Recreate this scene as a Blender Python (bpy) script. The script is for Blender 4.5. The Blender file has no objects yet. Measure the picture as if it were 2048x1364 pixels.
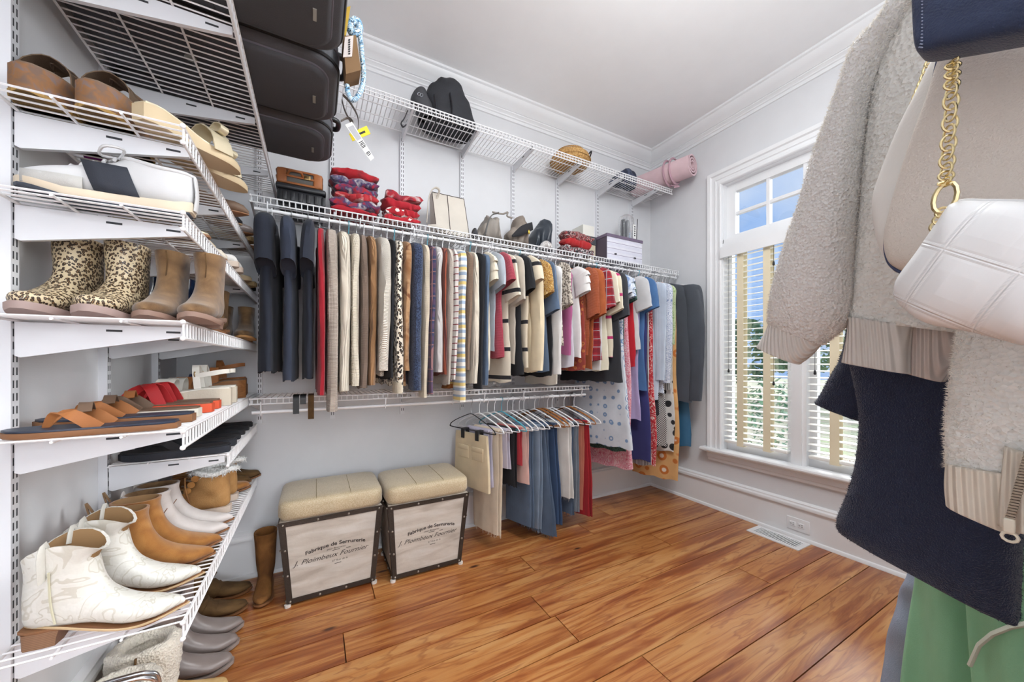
import bpy, math, random
from mathutils import Vector, Matrix
from mathutils import noise as mnoise
random.seed(7)
scn = bpy.context.scene
COL = scn.collection
# ---------------------------------------------------------------- camera
F, CX, HZ, H = 726.0, 1024.0, 724.0, 1.15
ANG = math.radians(28.49)
cd = bpy.data.cameras.new('camera'); cam = bpy.data.objects.new('camera', cd); COL.objects.link(cam)
cam.location = (0, 0, H); cam.rotation_euler = (math.pi/2, 0, -ANG)
cd.sensor_width = 36; cd.lens = 36*F/2048; cd.shift_y = 42/2048; cd.clip_start = .02; cd.clip_end = 300
scn.camera = cam
scn.view_settings.view_transform = 'Standard'; scn.view_settings.look = 'None'
scn.view_settings.gamma = 1; scn.view_settings.use_curve_mapping = False
scn.view_settings.exposure = 0.34
# ---------------------------------------------------------------- world
wd = bpy.data.worlds.new('world'); scn.world = wd; wd.use_nodes = True
nt = wd.node_tree; nt.nodes.clear()
wo = nt.nodes.new('ShaderNodeOutputWorld'); wb = nt.nodes.new('ShaderNodeBackground')
wt = nt.nodes.new('ShaderNodeTexCoord'); wn = nt.nodes.new('ShaderNodeTexNoise'); wr = nt.nodes.new('ShaderNodeValToRGB')
wn.inputs['Scale'].default_value = 3.2; wn.inputs['Detail'].default_value = 5
wr.color_ramp.elements[0].position = .42; wr.color_ramp.elements[0].color = (.36, .55, .92, 1)
wr.color_ramp.elements[1].position = .66; wr.color_ramp.elements[1].color = (.86, .90, .97, 1)
nt.links.new(wt.outputs['Generated'], wn.inputs['Vector']); nt.links.new(wn.outputs['Fac'], wr.inputs['Fac'])
nt.links.new(wr.outputs['Color'], wb.inputs['Color']); nt.links.new(wb.outputs['Background'], wo.inputs['Surface'])
wb.inputs['Strength'].default_value = .84
# hazy sun on the garden side, low behind thin cloud
sd = bpy.data.lights.new('sun', 'SUN'); sd.energy = 9.0; sd.angle = math.radians(50); sd.color = (1, .985, .96)
so = bpy.data.objects.new('sun', sd); COL.objects.link(so); so.rotation_euler = Vector((.90, -.05, .42)).to_track_quat('Z', 'Y').to_euler()
# ---------------------------------------------------------------- room numbers (metres)
XW, YB, XL, YF, ZC = 2.776, 2.384, -.606, -.14, 3.073
SA, CA = math.sin(ANG), math.cos(ANG)
def ray(u, v):
    r = (u-CX)/F
    return Vector((SA+CA*r, CA-SA*r, (HZ-v)/F))
def onx(u, v, X): d = ray(u, v); t = X/d.x; return Vector((X, d.y*t, H+d.z*t))
def ony(u, v, Y): d = ray(u, v); t = Y/d.y; return Vector((d.x*t, Y, H+d.z*t))
def onz(u, v, Z): d = ray(u, v); t = (Z-H)/d.z; return Vector((d.x*t, d.y*t, Z))
# ---------------------------------------------------------------- colours and materials
def lin(c):
    c = c/255
    return c/12.92 if c <= .04045 else ((c+.055)/1.055)**2.4
def rgb(h):
    if isinstance(h, str):
        h = h.lstrip('#'); h = tuple(int(h[i:i+2], 16) for i in (0, 2, 4))
    return (lin(h[0]), lin(h[1]), lin(h[2]), 1)
_mats = {}
class NT:
    def __init__(s, m): s.t = m.node_tree; s.L = s.t.links.new
    def n(s, k, **kw):
        o = s.t.nodes.new(k)
        for a, b in kw.items(): setattr(o, a, b)
        return o
    def math(s, op, a, b=None):
        o = s.n('ShaderNodeMath', operation=op)
        for i, q in enumerate((a, b)):
            if q is None: continue
            if isinstance(q, (int, float)): o.inputs[i].default_value = q
            else: s.L(q, o.inputs[i])
        return o.outputs[0]
    def mix(s, f, a, b):
        o = s.n('ShaderNodeMix', data_type='RGBA')
        for i, q in ((0, f), (6, a), (7, b)):
            if isinstance(q, (int, float, tuple)): o.inputs[i].default_value = q
            else: s.L(q, o.inputs[i])
        return o.outputs[2]
    def ramp(s, f, stops, mode='LINEAR'):
        o = s.n('ShaderNodeValToRGB'); cr = o.color_ramp; cr.interpolation = mode
        while len(cr.elements) < len(stops): cr.elements.new(.5)
        for e, (p, c) in zip(cr.elements, stops):
            e.position = p; e.color = c if len(c) == 4 else (*c, 1)
        s.L(f, o.inputs[0]); return o.outputs[0]
    def noise(s, v, sc, det=2, dist=0, rough=.5):
        o = s.n('ShaderNodeTexNoise'); s.L(v, o.inputs['Vector'])
        o.inputs['Scale'].default_value = sc; o.inputs['Detail'].default_value = det
        o.inputs['Distortion'].default_value = dist; o.inputs['Roughness'].default_value = rough
        return o.outputs[0]
    def vor(s, v, sc, feat='F1', rnd=1):
        o = s.n('ShaderNodeTexVoronoi', feature=feat); s.L(v, o.inputs['Vector'])
        o.inputs['Scale'].default_value = sc; o.inputs['Randomness'].default_value = rnd
        return o
    def mapv(s, v, sc=(1, 1, 1), rot=(0, 0, 0)):
        o = s.n('ShaderNodeMapping'); s.L(v, o.inputs[0]); o.inputs['Scale'].default_value = sc; o.inputs['Rotation'].default_value = rot
        return o.outputs[0]
def white(): return (1, 1, 1, 1)
BK, WH = (0, 0, 0, 1), (1, 1, 1, 1)
def mat(name, col, rough=.6, metal=0, pat=None, c2=None, c3=None, sc=1., bump=0, bsc=200., btype='noise', sheen=0, coat=0, var=.12, emit=0, trans=0, alpha=1, spec=.5):
    """procedural material: base colour, optional woven/printed pattern, fine relief"""
    key = (name, col, rough, metal, pat, c2, c3, sc, bump, bsc, btype, sheen, coat, var, emit, trans, alpha)
    if key in _mats: return _mats[key]
    m = bpy.data.materials.new(name); m.use_nodes = True; k = NT(m)
    b = m.node_tree.nodes['Principled BSDF']
    tc = k.n('ShaderNodeTexCoord'); o = tc.outputs['Object']
    A = rgb(col); B = rgb(c2) if c2 else A; C = rgb(c3) if c3 else B
    sp = k.n('ShaderNodeSeparateXYZ'); k.L(o, sp.inputs[0]); X, Y, Z = sp.outputs
    c = A
    def band(ax, s_, thr):      # 1 inside the band
        fr = k.math('FRACT', k.math('MULTIPLY', ax, s_)); return k.math('LESS_THAN', fr, thr)
    if pat == 'hstripe':
        c = k.mix(band(Z, sc, .45), A, B)
        if c3: c = k.mix(band(k.math('ADD', Z, .3/sc), sc/2, .22), c, C)
    elif pat == 'thinstripe':
        c = k.mix(band(Z, sc, .14), A, B)
    elif pat == 'vstripe':
        c = k.mix(band(Y, sc, .4), A, B)
    elif pat == 'plaid':
        c = k.mix(k.math('MULTIPLY', band(Y, sc, .45), .6), A, B); c = k.mix(k.math('MULTIPLY', band(Z, sc, .45), .6), c, B)
        c = k.mix(band(Y, sc*1.0, .08), c, C); c = k.mix(band(k.math('ADD', Z, .02), sc, .08), c, C)
    elif pat == 'check':
        f = k.math('ABSOLUTE', k.math('SUBTRACT', band(Y, sc, .5), band(Z, sc, .5))); c = k.mix(f, A, B)
    elif pat == 'leopard':
        wv = k.mapv(o, (1, 1.3, 1)); v1 = k.vor(wv, sc)
        n1 = k.noise(o, sc*1.7, 2)
        ring = k.ramp(k.math('ADD', v1.outputs['Distance'], k.math('MULTIPLY', n1, .35)), [(0, C), (.36, C), (.40, B), (.66, B), (.70, A)])
        c = ring
    elif pat == 'floral':
        wv = k.noise(o, sc*.6, 2); v1 = k.vor(o, sc)
        f = k.math('ADD', v1.outputs['Distance'], k.math('MULTIPLY', wv, .5))
        c = k.ramp(f, [(0, C), (.38, C), (.44, B), (.62, B), (.66, A)])
    elif pat == 'paisley':
        n1 = k.noise(o, sc, 2, 2.5); f = k.math('FRACT', k.math('MULTIPLY', n1, 5))
        c = k.ramp(f, [(0, A), (.45, A), (.5, B), (.8, B), (.85, C), (1, C)])
    elif pat == 'blotch':
        n1 = k.noise(o, sc, 3, .6); c = k.ramp(n1, [(.35, A), (.5, B), (.65, C)])
    elif pat == 'dots':
        v1 = k.vor(o, sc, rnd=.25); c = k.ramp(v1.outputs['Distance'], [(0, B), (.22, B), (.25, A), (.38, A), (.41, C), (.46, C), (.49, A)])
    elif pat == 'denim':
        n1 = k.noise(k.mapv(o, (60, 60, 14)), 12, 3); n2 = k.noise(o, 6, 3)
        c = k.mix(k.math('MULTIPLY', n1, .5), A, B); c = k.mix(k.math('MULTIPLY', n2, .5), c, B)
    elif pat == 'wood':
        w = k.noise(k.mapv(o, (1.2, 16, 16)), sc, 6, 1.2, .6); w2 = k.noise(k.mapv(o, (2, 90, 90)), sc, 3)
        c = k.ramp(w, [(.3, B), (.5, A), (.7, C)]); c = k.mix(k.math('MULTIPLY', w2, .35), c, B)
    elif pat == 'suede':
        n1 = k.noise(o, sc, 4, .4); c = k.ramp(n1, [(.25, B), (.5, A), (.75, C)])
    elif pat == 'cork':
        n1 = k.noise(o, 60*sc, 3); c = k.ramp(n1, [(.38, B), (.5, A), (.62, C)])
    elif pat == 'speck':
        n1 = k.noise(o, sc, 2); c = k.ramp(n1, [(.42, A), (.56, B)])
    elif pat == 'wash':
        n1 = k.noise(k.mapv(o, (1, 5, 5)), sc, 5, .5); c = k.ramp(n1, [(.3, B), (.5, A), (.72, C)])
    if var and pat not in ('leopard',):
        n0 = k.noise(o, 9, 3); lo = tuple(max(0, q*(1-var)) for q in (1, 1, 1))
        mm = k.n('ShaderNodeMix', data_type='RGBA', blend_type='MULTIPLY'); mm.inputs[0].default_value = 1
        rr = k.ramp(n0, [(.3, (1-var,)*3), (.7, (1, 1, 1))])
        if isinstance(c, tuple): mm.inputs[6].default_value = c
        else: k.L(c, mm.inputs[6])
        k.L(rr, mm.inputs[7]); c = mm.outputs[2]
    if isinstance(c, tuple): b.inputs['Base Color'].default_value = c
    else: k.L(c, b.inputs['Base Color'])
    b.inputs['Roughness'].default_value = rough; b.inputs['Metallic'].default_value = metal
    b.inputs['Specular IOR Level'].default_value = spec
    if sheen: b.inputs['Sheen Weight'].default_value = sheen; b.inputs['Sheen Roughness'].default_value = .5
    if coat: b.inputs['Coat Weight'].default_value = coat; b.inputs['Coat Roughness'].default_value = .15
    if trans: b.inputs['Transmission Weight'].default_value = trans
    if alpha < 1: b.inputs['Alpha'].default_value = alpha
    if emit: b.inputs['Emission Strength'].default_value = emit; b.inputs['Emission Color'].default_value = A
    if bump:
        bp = k.n('ShaderNodeBump'); bp.inputs['Strength'].default_value = min(1, bump); bp.inputs['Distance'].default_value = .004*max(1, bump)
        if btype == 'noise': h = k.noise(o, bsc, 3)
        elif btype == 'vor': h = k.vor(o, bsc).outputs['Distance']
        elif btype == 'rib':       # vertical ribs
            h = k.math('SINE', k.math('MULTIPLY', k.math('ADD', Y, k.math('MULTIPLY', X, .6)), bsc))
        elif btype == 'knit':      # rows of stitches
            h = k.math('ADD', k.math('SINE', k.math('MULTIPLY', Z, bsc)), k.math('MULTIPLY', k.math('SINE', k.math('MULTIPLY', Y, bsc)), .7))
        elif btype == 'diag': h = k.math('SINE', k.math('MULTIPLY', k.math('ADD', Y, Z), bsc))
        elif btype == 'curl':
            h = k.math('ADD', k.vor(o, bsc).outputs['Distance'], k.math('MULTIPLY', k.noise(o, bsc*.5, 3), .8))
        k.L(h, bp.inputs['Height']); k.L(bp.outputs[0], b.inputs['Normal'])
    _mats[key] = m
    return m
# ---------------------------------------------------------------- mesh builder
class MB:
    def __init__(s): s.v = []; s.f = []
    def add(s, vs, fs):
        o = len(s.v); s.v += [tuple(q) for q in vs]; s.f += [tuple(i+o for i in q) for q in fs]; return s
    def box(s, a, b):
        x0, y0, z0 = a; x1, y1, z1 = b
        return s.add([(x0,y0,z0),(x1,y0,z0),(x1,y1,z0),(x0,y1,z0),(x0,y0,z1),(x1,y0,z1),(x1,y1,z1),(x0,y1,z1)],
                     [(0,3,2,1),(4,5,6,7),(0,1,5,4),(1,2,6,5),(2,3,7,6),(3,0,4,7)])
    def hexa(s, p):     # eight corners, bottom four then top four
        return s.add(p, [(0,3,2,1),(4,5,6,7),(0,1,5,4),(1,2,6,5),(2,3,7,6),(3,0,4,7)])
    def rbox(s, a, b, r=.01, seg=3):
        """box with rounded edges (rounded rectangle extruded with a chamfered rim)"""
        x0, y0, z0 = a; x1, y1, z1 = b; r = min(r, (x1-x0)/2.01, (y1-y0)/2.01, (z1-z0)/2.01)
        rings = []
        for st in range(seg+1):
            th = math.pi/2*st/seg; rings.append((r*(1-math.sin(th)), z0+r*(1-math.cos(th))))
        prof = rings + [(i, z0+z1-z) for i, z in reversed(rings)]
        vs = []; n = 4*(seg+1)
        for ins, z in prof:
            for cx, cy, a0 in ((x1-r, y1-r, 0), (x0+r, y1-r, 1), (x0+r, y0+r, 2), (x1-r, y0+r, 3)):
                for q in range(seg+1):
                    an = (a0+q/seg)*math.pi/2; rr = r-ins
                    vs.append((cx+rr*math.cos(an), cy+rr*math.sin(an), z))
        return s.rings([vs[i*n:(i+1)*n] for i in range(len(prof))])
    def rings(s, rs, cap0=True, cap1=True, close=True):
        n = len(rs[0]); vs = [p for r in rs for p in r]; fs = []
        for i in range(len(rs)-1):
            for j in range(n if close else n-1):
                a = i*n+j; b = i*n+(j+1) % n; fs.append((a, b, b+n, a+n))
        if cap0: fs.append(tuple(range(n))[::-1])
        if cap1: fs.append(tuple((len(rs)-1)*n+j for j in range(n)))
        return s.add(vs, fs)
    def tube(s, path, r, n=8, cap=True, closed=False, flat=1.):
        P = [Vector(p) for p in path]; rs = []
        up = None
        N = len(P)
        for i, p in enumerate(P):
            if closed: t = P[(i+1) % N]-P[i-1]
            else: t = P[min(i+1, N-1)]-P[max(i-1, 0)]
            if t.length < 1e-9: t = Vector((0, 0, 1))
            t.normalize()
            if up is None:
                up = Vector((0, 0, 1)) if abs(t.z) < .9 else Vector((1, 0, 0))
            a = t.cross(up)
            if a.length < 1e-6: a = t.cross(Vector((0, 1, 0)))
            a.normalize(); b = a.cross(t).normalized(); up = b
            ri = r[i] if isinstance(r, (list, tuple)) else r
            rs.append([p+a*(ri*math.cos(2*math.pi*j/n))+b*(ri*flat*math.sin(2*math.pi*j/n)) for j in range(n)])
        if closed: rs.append(rs[0]); return s.rings(rs, False, False)
        return s.rings(rs, cap, cap)
    def bar(s, a, b, r, n=4): return s.tube([a, b], r, n)
    def lathe(s, prof, c=(0, 0, 0), n=20, axis='z'):
        rs = []
        for r, z in prof:
            ring = []
            for j in range(n):
                a = 2*math.pi*j/n; q = (r*math.cos(a), r*math.sin(a), z)
                if axis == 'x': q = (q[2], q[0], q[1])
                if axis == 'y': q = (q[1], q[2], q[0])
                ring.append((q[0]+c[0], q[1]+c[1], q[2]+c[2]))
            rs.append(ring)
        return s.rings(rs)
    def ball(s, c, r, n=10, sq=(1, 1, 1)):
        rs = []
        for i in range(n//2+1):
            th = math.pi*(i+.02)/(n//2+.04)
            rs.append([(c[0]+r*sq[0]*math.sin(th)*math.cos(2*math.pi*j/n), c[1]+r*sq[1]*math.sin(th)*math.sin(2*math.pi*j/n), c[2]-r*sq[2]*math.cos(th)) for j in range(n)])
        return s.rings(rs)
    def prism(s, poly, axis, a, b):
        """closed outline (2D) pushed from a to b along an axis"""
        def p3(q, d): return {'x': (d, q[0], q[1]), 'y': (q[0], d, q[1]), 'z': (q[0], q[1], d)}[axis]
        return s.rings([[p3(q, a) for q in poly], [p3(q, b) for q in poly]])
    def sheet(s, grid, th=0):
        """grid of points, rows of equal length"""
        n = len(grid[0]); vs = [p for r in grid for p in r]; fs = []
        for i in range(len(grid)-1):
            for j in range(n-1):
                a = i*n+j; fs.append((a, a+1, a+n+1, a+n))
        return s.add(vs, fs)
    def jitter(s, amp, fr, seed=0):
        out = []
        for q in s.v:
            p = Vector(q)*fr+Vector((seed*3.7, seed*1.3, 0)); d = mnoise.noise_vector(p)*amp
            out.append((q[0]+d.x, q[1]+d.y, q[2]+d.z))
        s.v = out; return s
    def xf(s, M): s.v = [tuple(M @ Vector(q)) for q in s.v]; return s
    def build(s, name, m, parent=None, smooth=True, world=False, kind=None, sub=0, solid=0, label=None):
        me = bpy.data.meshes.new(name); me.from_pydata(s.v, [], s.f); me.update()
        if smooth:
            me.polygons.foreach_set('use_smooth', [True]*len(me.polygons))
            if smooth != 'all' and not sub:
                try: me.set_sharp_from_angle(angle=math.radians(50 if smooth is True else smooth))
                except Exception: pass
        me.materials.append(m)
        o = bpy.data.objects.new(name, me); COL.objects.link(o)
        if parent is not None:
            o.parent = parent
            if world: o.matrix_parent_inverse = PM(parent).inverted()
        if sub: md = o.modifiers.new('sub', 'SUBSURF'); md.levels = sub; md.render_levels = sub
        if solid: md = o.modifiers.new('solid', 'SOLIDIFY'); md.thickness = solid; md.offset = 0
        if kind: o['kind'] = kind
        if label: o['label'] = label
        return o
def PM(o):
    m = Matrix.LocRotScale(o.location, o.rotation_euler, o.scale)
    return PM(o.parent) @ o.matrix_parent_inverse @ m if o.parent else m
def thing(name, label, cat, loc=(0, 0, 0), rz=0, group=None):
    o = bpy.data.objects.new(name, None); COL.objects.link(o); o.empty_display_size = .05
    o.location = loc; o.rotation_euler = (0, 0, rz) if not isinstance(rz, (tuple, list)) else rz
    return tag(o, label, cat, group)
def tag(o, label, cat, group=None):
    o['label'] = label; o['category'] = cat
    if group: o['group'] = group
    return o
def struct(o): o['kind'] = 'structure'; return o
def kids(o): return [c for c in COL.objects if c.parent == o]
def dup(o, loc=None, rz=None, label=None, parent=None):
    c = o.copy(); COL.objects.link(c); c.parent = parent
    if loc is not None: c.location = loc
    if rz is not None: c.rotation_euler = (0, 0, rz) if not isinstance(rz, (tuple, list)) else rz
    if label: c['label'] = label
    for q in kids(o): dup(q, parent=c)
    return c
def crom(pts, n):
    """smooth curve through the points, n samples"""
    P = [Vector(p) for p in pts]; out = []
    N = len(P)-1
    for i in range(n):
        t = i/(n-1)*N; k = min(int(t), N-1); f = t-k
        p0, p1, p2, p3 = P[max(k-1, 0)], P[k], P[k+1], P[min(k+2, N)]
        out.append(.5*((2*p1)+(p2-p0)*f+(2*p0-5*p1+4*p2-p3)*f*f+(3*p1-p0-3*p2+p3)*f**3))
    return out
def lerp(a, b, t): return a+(b-a)*t
def interp(tab, t):
    for (a, x), (b, y) in zip(tab, tab[1:]):
        if t <= b: return x+(y-x)*(t-a)/(b-a) if b > a else y
    return tab[-1][1]
def flatring(A, B, T, n=20, pw=1.):
    """ring between two edge points with half-thickness vector T"""
    A, B, T = Vector(A), Vector(B), Vector(T); c = (A+B)/2; h = (A-B)/2; r = []
    for j in range(n):
        a = 2*math.pi*j/n; ca, sa = math.cos(a), math.sin(a)
        r.append(c+h*(math.copysign(abs(ca)**pw, ca))+T*(math.copysign(abs(sa)**pw, sa)))
    return r
def loftAB(As, Bs, Ts, m=24, n=20, pw=1.):
    """rings along two smoothed edge curves"""
    a = crom(As, m); b = crom(Bs, m); t = crom(Ts, m)
    return [flatring(a[i], b[i], t[i], n, pw) for i in range(m)]
# ================================================================ the room
WALLC = (220, 221, 224)
mWall = mat('wall_paint', WALLC, .75, var=.03, bump=.05, bsc=300)
mCeil = mat('ceiling_paint', (246, 246, 247), .85, var=.02)
mTrim = mat('trim_paint', (236, 237, 239), .35, var=.02)
mDark = mat('dark_gap', (28, 22, 18), .9, var=0)
mBlack = mat('black_plastic', (26, 26, 28), .5, var=0)
mWire = mat('white_coated_wire', (238, 238, 240), .35, var=0)
mSteel = mat('white_coated_steel', (226, 227, 231), .38, var=.03)
# floor: long pine boards, each its own piece, over a dark sub-floor
def wood_floor():
    m = bpy.data.materials.new('pine_boards'); m.use_nodes = True; k = NT(m); b = m.node_tree.nodes['Principled BSDF']
    tc = k.n('ShaderNodeTexCoord'); oi = k.n('ShaderNodeObjectInfo')
    cb = k.n('ShaderNodeCombineXYZ'); k.L(k.math('MULTIPLY', oi.outputs['Random'], 37), cb.inputs[0]); k.L(k.math('MULTIPLY', oi.outputs['Random'], 19), cb.inputs[1])
    va = k.n('ShaderNodeVectorMath', operation='ADD'); k.L(tc.outputs['Object'], va.inputs[0]); k.L(cb.outputs[0], va.inputs[1]); o = va.outputs[0]
    g = k.noise(k.mapv(o, (.9, 13, 1)), 1.4, 5, 1.1, .55); f = k.noise(k.mapv(o, (3, 150, 1)), 1.5, 3)
    w = k.noise(k.mapv(o, (.5, 4, 1)), 1.5, 3, 1.5)
    rg = k.math('FRACT', k.math('MULTIPLY', k.math('ADD', w, k.math('MULTIPLY', g, .25)), 9))
    c = k.ramp(g, [(.30, rgb((128, 66, 32))), (.43, rgb((168, 100, 52))), (.52, rgb((196, 134, 76))), (.72, rgb((214, 162, 104)))])
    c = k.mix(k.math('MULTIPLY', k.ramp(rg, [(0, WH), (.18, BK), (.8, BK), (1, WH)]), .55), c, rgb((140, 70, 34)))
    c = k.mix(k.math('MULTIPLY', f, .28), c, rgb((96, 46, 20)))
    # knots
    kv = k.vor(k.mapv(o, (1.1, 3.2, 1)), 1.7); c = k.mix(k.ramp(kv.outputs['Distance'], [(.03, WH), (.075, BK)]), c, rgb((70, 28, 12)))
    tone = k.ramp(oi.outputs['Random'], [(0, (.86, .82, .78)), (.5, (1, 1, 1)), (1, (1.0, .93, .88))])
    mm = k.n('ShaderNodeMix', data_type='RGBA', blend_type='MULTIPLY'); mm.inputs[0].default_value = 1; k.L(c, mm.inputs[6]); k.L(tone, mm.inputs[7])
    k.L(mm.outputs[2], b.inputs['Base Color'])
    b.inputs['Roughness'].default_value = .32; b.inputs['Coat Weight'].default_value = .25; b.inputs['Coat Roughness'].default_value = .22
    bp = k.n('ShaderNodeBump'); bp.inputs['Strength'].default_value = .12; bp.inputs['Distance'].default_value = .002; k.L(g, bp.inputs['Height']); k.L(bp.outputs[0], b.inputs['Normal'])
    return m
mFloor = wood_floor()
fl = struct(MB().box((XL-.12, YF-2.6, -.06), (XW+.12, YB+.12, -.019)).build('floor', mDark, smooth=False))
rf = random.Random(3)
y = YB
while y > YF-2.5:
    w = .172; x = XL
    xe = XL+rf.uniform(.5, 1.9)
    while x < XW:
        x2 = min(xe, XW) if XW-xe > .3 else XW
        q = MB(); g = .0009
        q.hexa([(x+g, y-w+g, -.019), (x2-g, y-w+g, -.019), (x2-g, y-g, -.019), (x+g, y-g, -.019),
                (x+g+.0012, y-w+g+.0012, 0), (x2-g-.0012, y-w+g+.0012, 0), (x2-g-.0012, y-g-.0012, 0), (x+g+.0012, y-g-.0012, 0)])
        q.build('plank', mFloor, fl, smooth=False)
        x = x2; xe = x+rf.uniform(1.1, 2.3)
    y -= w
struct(MB().box((XL-.12, YF-2.6, ZC), (XW+.12, YB+.12, ZC+.1)).build('ceiling', mCeil, smooth=False))
struct(MB().box((XL-.12, YB, -.02), (XW+.12, YB+.12, ZC)).build('wall_back', mWall, smooth=False))
struct(MB().box((XL-.12, YF-2.6, -.02), (XL, YB, ZC)).build('wall_left', mWall, smooth=False))
# window wall with its opening
WY0, WY1, WZ0, WZ1 = .70, 1.69, .47, 2.52       # rough opening
q = MB().box((XW, WY1, -.02), (XW+.14, YB, ZC)).box((XW, YF-2.6, -.02), (XW+.14, WY0, ZC)).box((XW, WY0, -.02), (XW+.14, WY1, WZ0)).box((XW, WY0, WZ1), (XW+.14, WY1, ZC))
struct(q.build('wall_right', mWall, smooth=False))
# front wall with the doorway the room is seen from, and the room beyond it
q = MB().box((XL, YF-.12, -.02), (-.56, YF, ZC)).box((.5, YF-.12, -.02), (XW, YF, ZC)).box((-.56, YF-.12, 2.3), (.5, YF, ZC))
struct(q.build('wall_front', mWall, smooth=False))
struct(MB().box((XL-.12, YF-2.7, -.02), (XW+.12, YF-2.6, ZC)).build('wall_bedroom', mWall, smooth=False))
# crown moulding: stepped profile run round the walls
CR = [(0, ZC), (-.112, ZC), (-.112, ZC-.014), (-.10, ZC-.020), (-.092, ZC-.034), (-.070, ZC-.060), (-.046, ZC-.074), (-.040, ZC-.080), (-.034, ZC-.080), (-.034, ZC-.088),
      (-.026, ZC-.092), (-.018, ZC-.100), (-.018, ZC-.108), (-.010, ZC-.112), (-.010, ZC-.132), (0, ZC-.134)]
def run(name, prof, wall, a, b, m=mTrim):
    """moulding profile (offset into the room is negative, height) along a wall; ends mitred inwards"""
    rs = []
    for e, sgn in ((a, 1), (b, -1)):
        r = []
        for d, z in prof:
            mt = -d*sgn
            if wall == 'back': r.append((e+mt, YB+d, z))
            if wall == 'right': r.append((XW+d, e+mt, z))
            if wall == 'left': r.append((XL-d, e+mt, z))
        rs.append(r)
    return struct(MB().rings(rs).build(name, m, smooth=30))
run('trim_1', CR, 'back', XL, XW); run('trim_2', CR, 'right', YF-.2, YB); run('trim_3', CR, 'left', YF-.2, YB)
BBp = [(0, 0), (-.030, 0), (-.030, .006), (-.024, .018), (-.016, .022), (-.016, .198), (-.030, .202), (-.032, .212), (-.030, .220), (-.022, .228), (-.022, .236), (-.012, .243), (0, .246)]
run('baseboard_back', BBp, 'back', XL, XW); run('baseboard_right', BBp, 'right', YF, YB); run('baseboard_left', BBp, 'left', YF, YB)
# ------------------------------------------------ window
win = struct(thing('window_1', 'white double window with divided transom above two blinds', 'window', (XW, 1.19, .45))); del win['category']; del win['label']
def wpart(q, name, m=mTrim, sm=False): return q.build(name, m, win, smooth=sm, world=True)
CS = [(0, 0), (-.022, .0), (-.028, .006), (-.028, .016), (-.020, .022), (-.020, .040), (-.026, .046), (-.020, .052), (-.020, .078), (-.030, .086), (-.034, .10), (-.034, .110), (0, .110)]
def casing(name, pts):     # pts: the two inner corners per joint, profile grows outwards
    q = MB(); rs = []
    for (y, z, oy, oz) in pts: rs.append([(XW+d, y+w*oy, z+w*oz) for d, w in CS])
    q.rings(rs); return wpart(q, name, sm=30)
casing('casing', [(WY1, WZ0, 1, 0), (WY1, WZ1, 1, 1), (WY0, WZ1, -1, 1), (WY0, WZ0, -1, 0)])
q = MB().box((XW, WY1-.004, WZ0), (XW+.14, WY1, WZ1)).box((XW, WY0, WZ0), (XW+.14, WY0+.004, WZ1)).box((XW, WY0, WZ1-.004), (XW+.14, WY1, WZ1))
wpart(q, 'jamb')
# stool, apron
STP = [(0, .448), (-.062, .448), (-.072, .454), (-.074, .462), (-.070, .472), (-.060, .476), (.03, .476), (.03, .448)]
wpart(MB().rings([[(XW+d, yy, z) for d, z in STP] for yy in (WY0-.15, WY1+.15)]), 'stool', sm=30)
APP = [(0, .372), (-.014, .372), (-.020, .380), (-.020, .396), (-.030, .402), (-.030, .428), (-.040, .436), (-.040, .448), (0, .448)]
wpart(MB().rings([[(XW+d, yy, z) for d, z in APP] for yy in (WY0-.11, WY1+.11)]), 'apron', sm=30)
# mid rail between transom and lower lights, centre mullion
q = MB().box((XW+.0, WY0, 2.035), (XW+.10, WY1, 2.095)).box((XW-.012, WY0, 2.03), (XW+.02, WY1, 2.062)); wpart(q, 'mid_rail')
q = MB().box((XW+.005, 1.150, WZ0), (XW+.10, 1.236, 2.035)).box((XW-.004, 1.172, WZ0), (XW+.03, 1.214, 2.035)); wpart(q, 'mullion')
# transom sash with muntins and panes
tys = [1.622, 1.398, 1.175, .952, .73]; tzs = [2.127, 2.287, 2.455]
q = MB().box((XW+.045, tys[0], tzs[0]), (XW+.095, WY1-.004, tzs[2])).box((XW+.045, WY0+.004, tzs[0]), (XW+.095, tys[-1], tzs[2])).box((XW+.045, WY0+.004, 2.096), (XW+.095, WY1-.004, tzs[0])).box((XW+.045, WY0+.004, tzs[2]), (XW+.095, WY1-.004, WZ1-.004))
wpart(q, 'transom_sash')
for yy in tys[1:-1]: wpart(MB().box((XW+.05, yy-.011, tzs[0]), (XW+.085, yy+.011, tzs[2])), 'muntin')
wpart(MB().box((XW+.052, tys[-1], tzs[1]-.011), (XW+.083, tys[0], tzs[1]+.011)), 'muntin')
mGlass = bpy.data.materials.new('window_glass'); mGlass.use_nodes = True
_k = NT(mGlass); _g = _k.n('ShaderNodeBsdfGlossy'); _g.inputs['Roughness'].default_value = .02; _t = _k.n('ShaderNodeBsdfTransparent'); _t.inputs[0].default_value = (.95, .97, .98, 1)
_x = _k.n('ShaderNodeMixShader'); _x.inputs[0].default_value = .05; _k.L(_t.outputs[0], _x.inputs[1]); _k.L(_g.outputs[0], _x.inputs[2]); _k.L(_x.outputs[0], mGlass.node_tree.nodes['Material Output'].inputs[0])
for i in range(4):
    for j in range(2):
        wpart(MB().box((XW+.066, tys[i+1], tzs[j]), (XW+.070, tys[i], tzs[j+1])), 'pane', mGlass)
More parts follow.
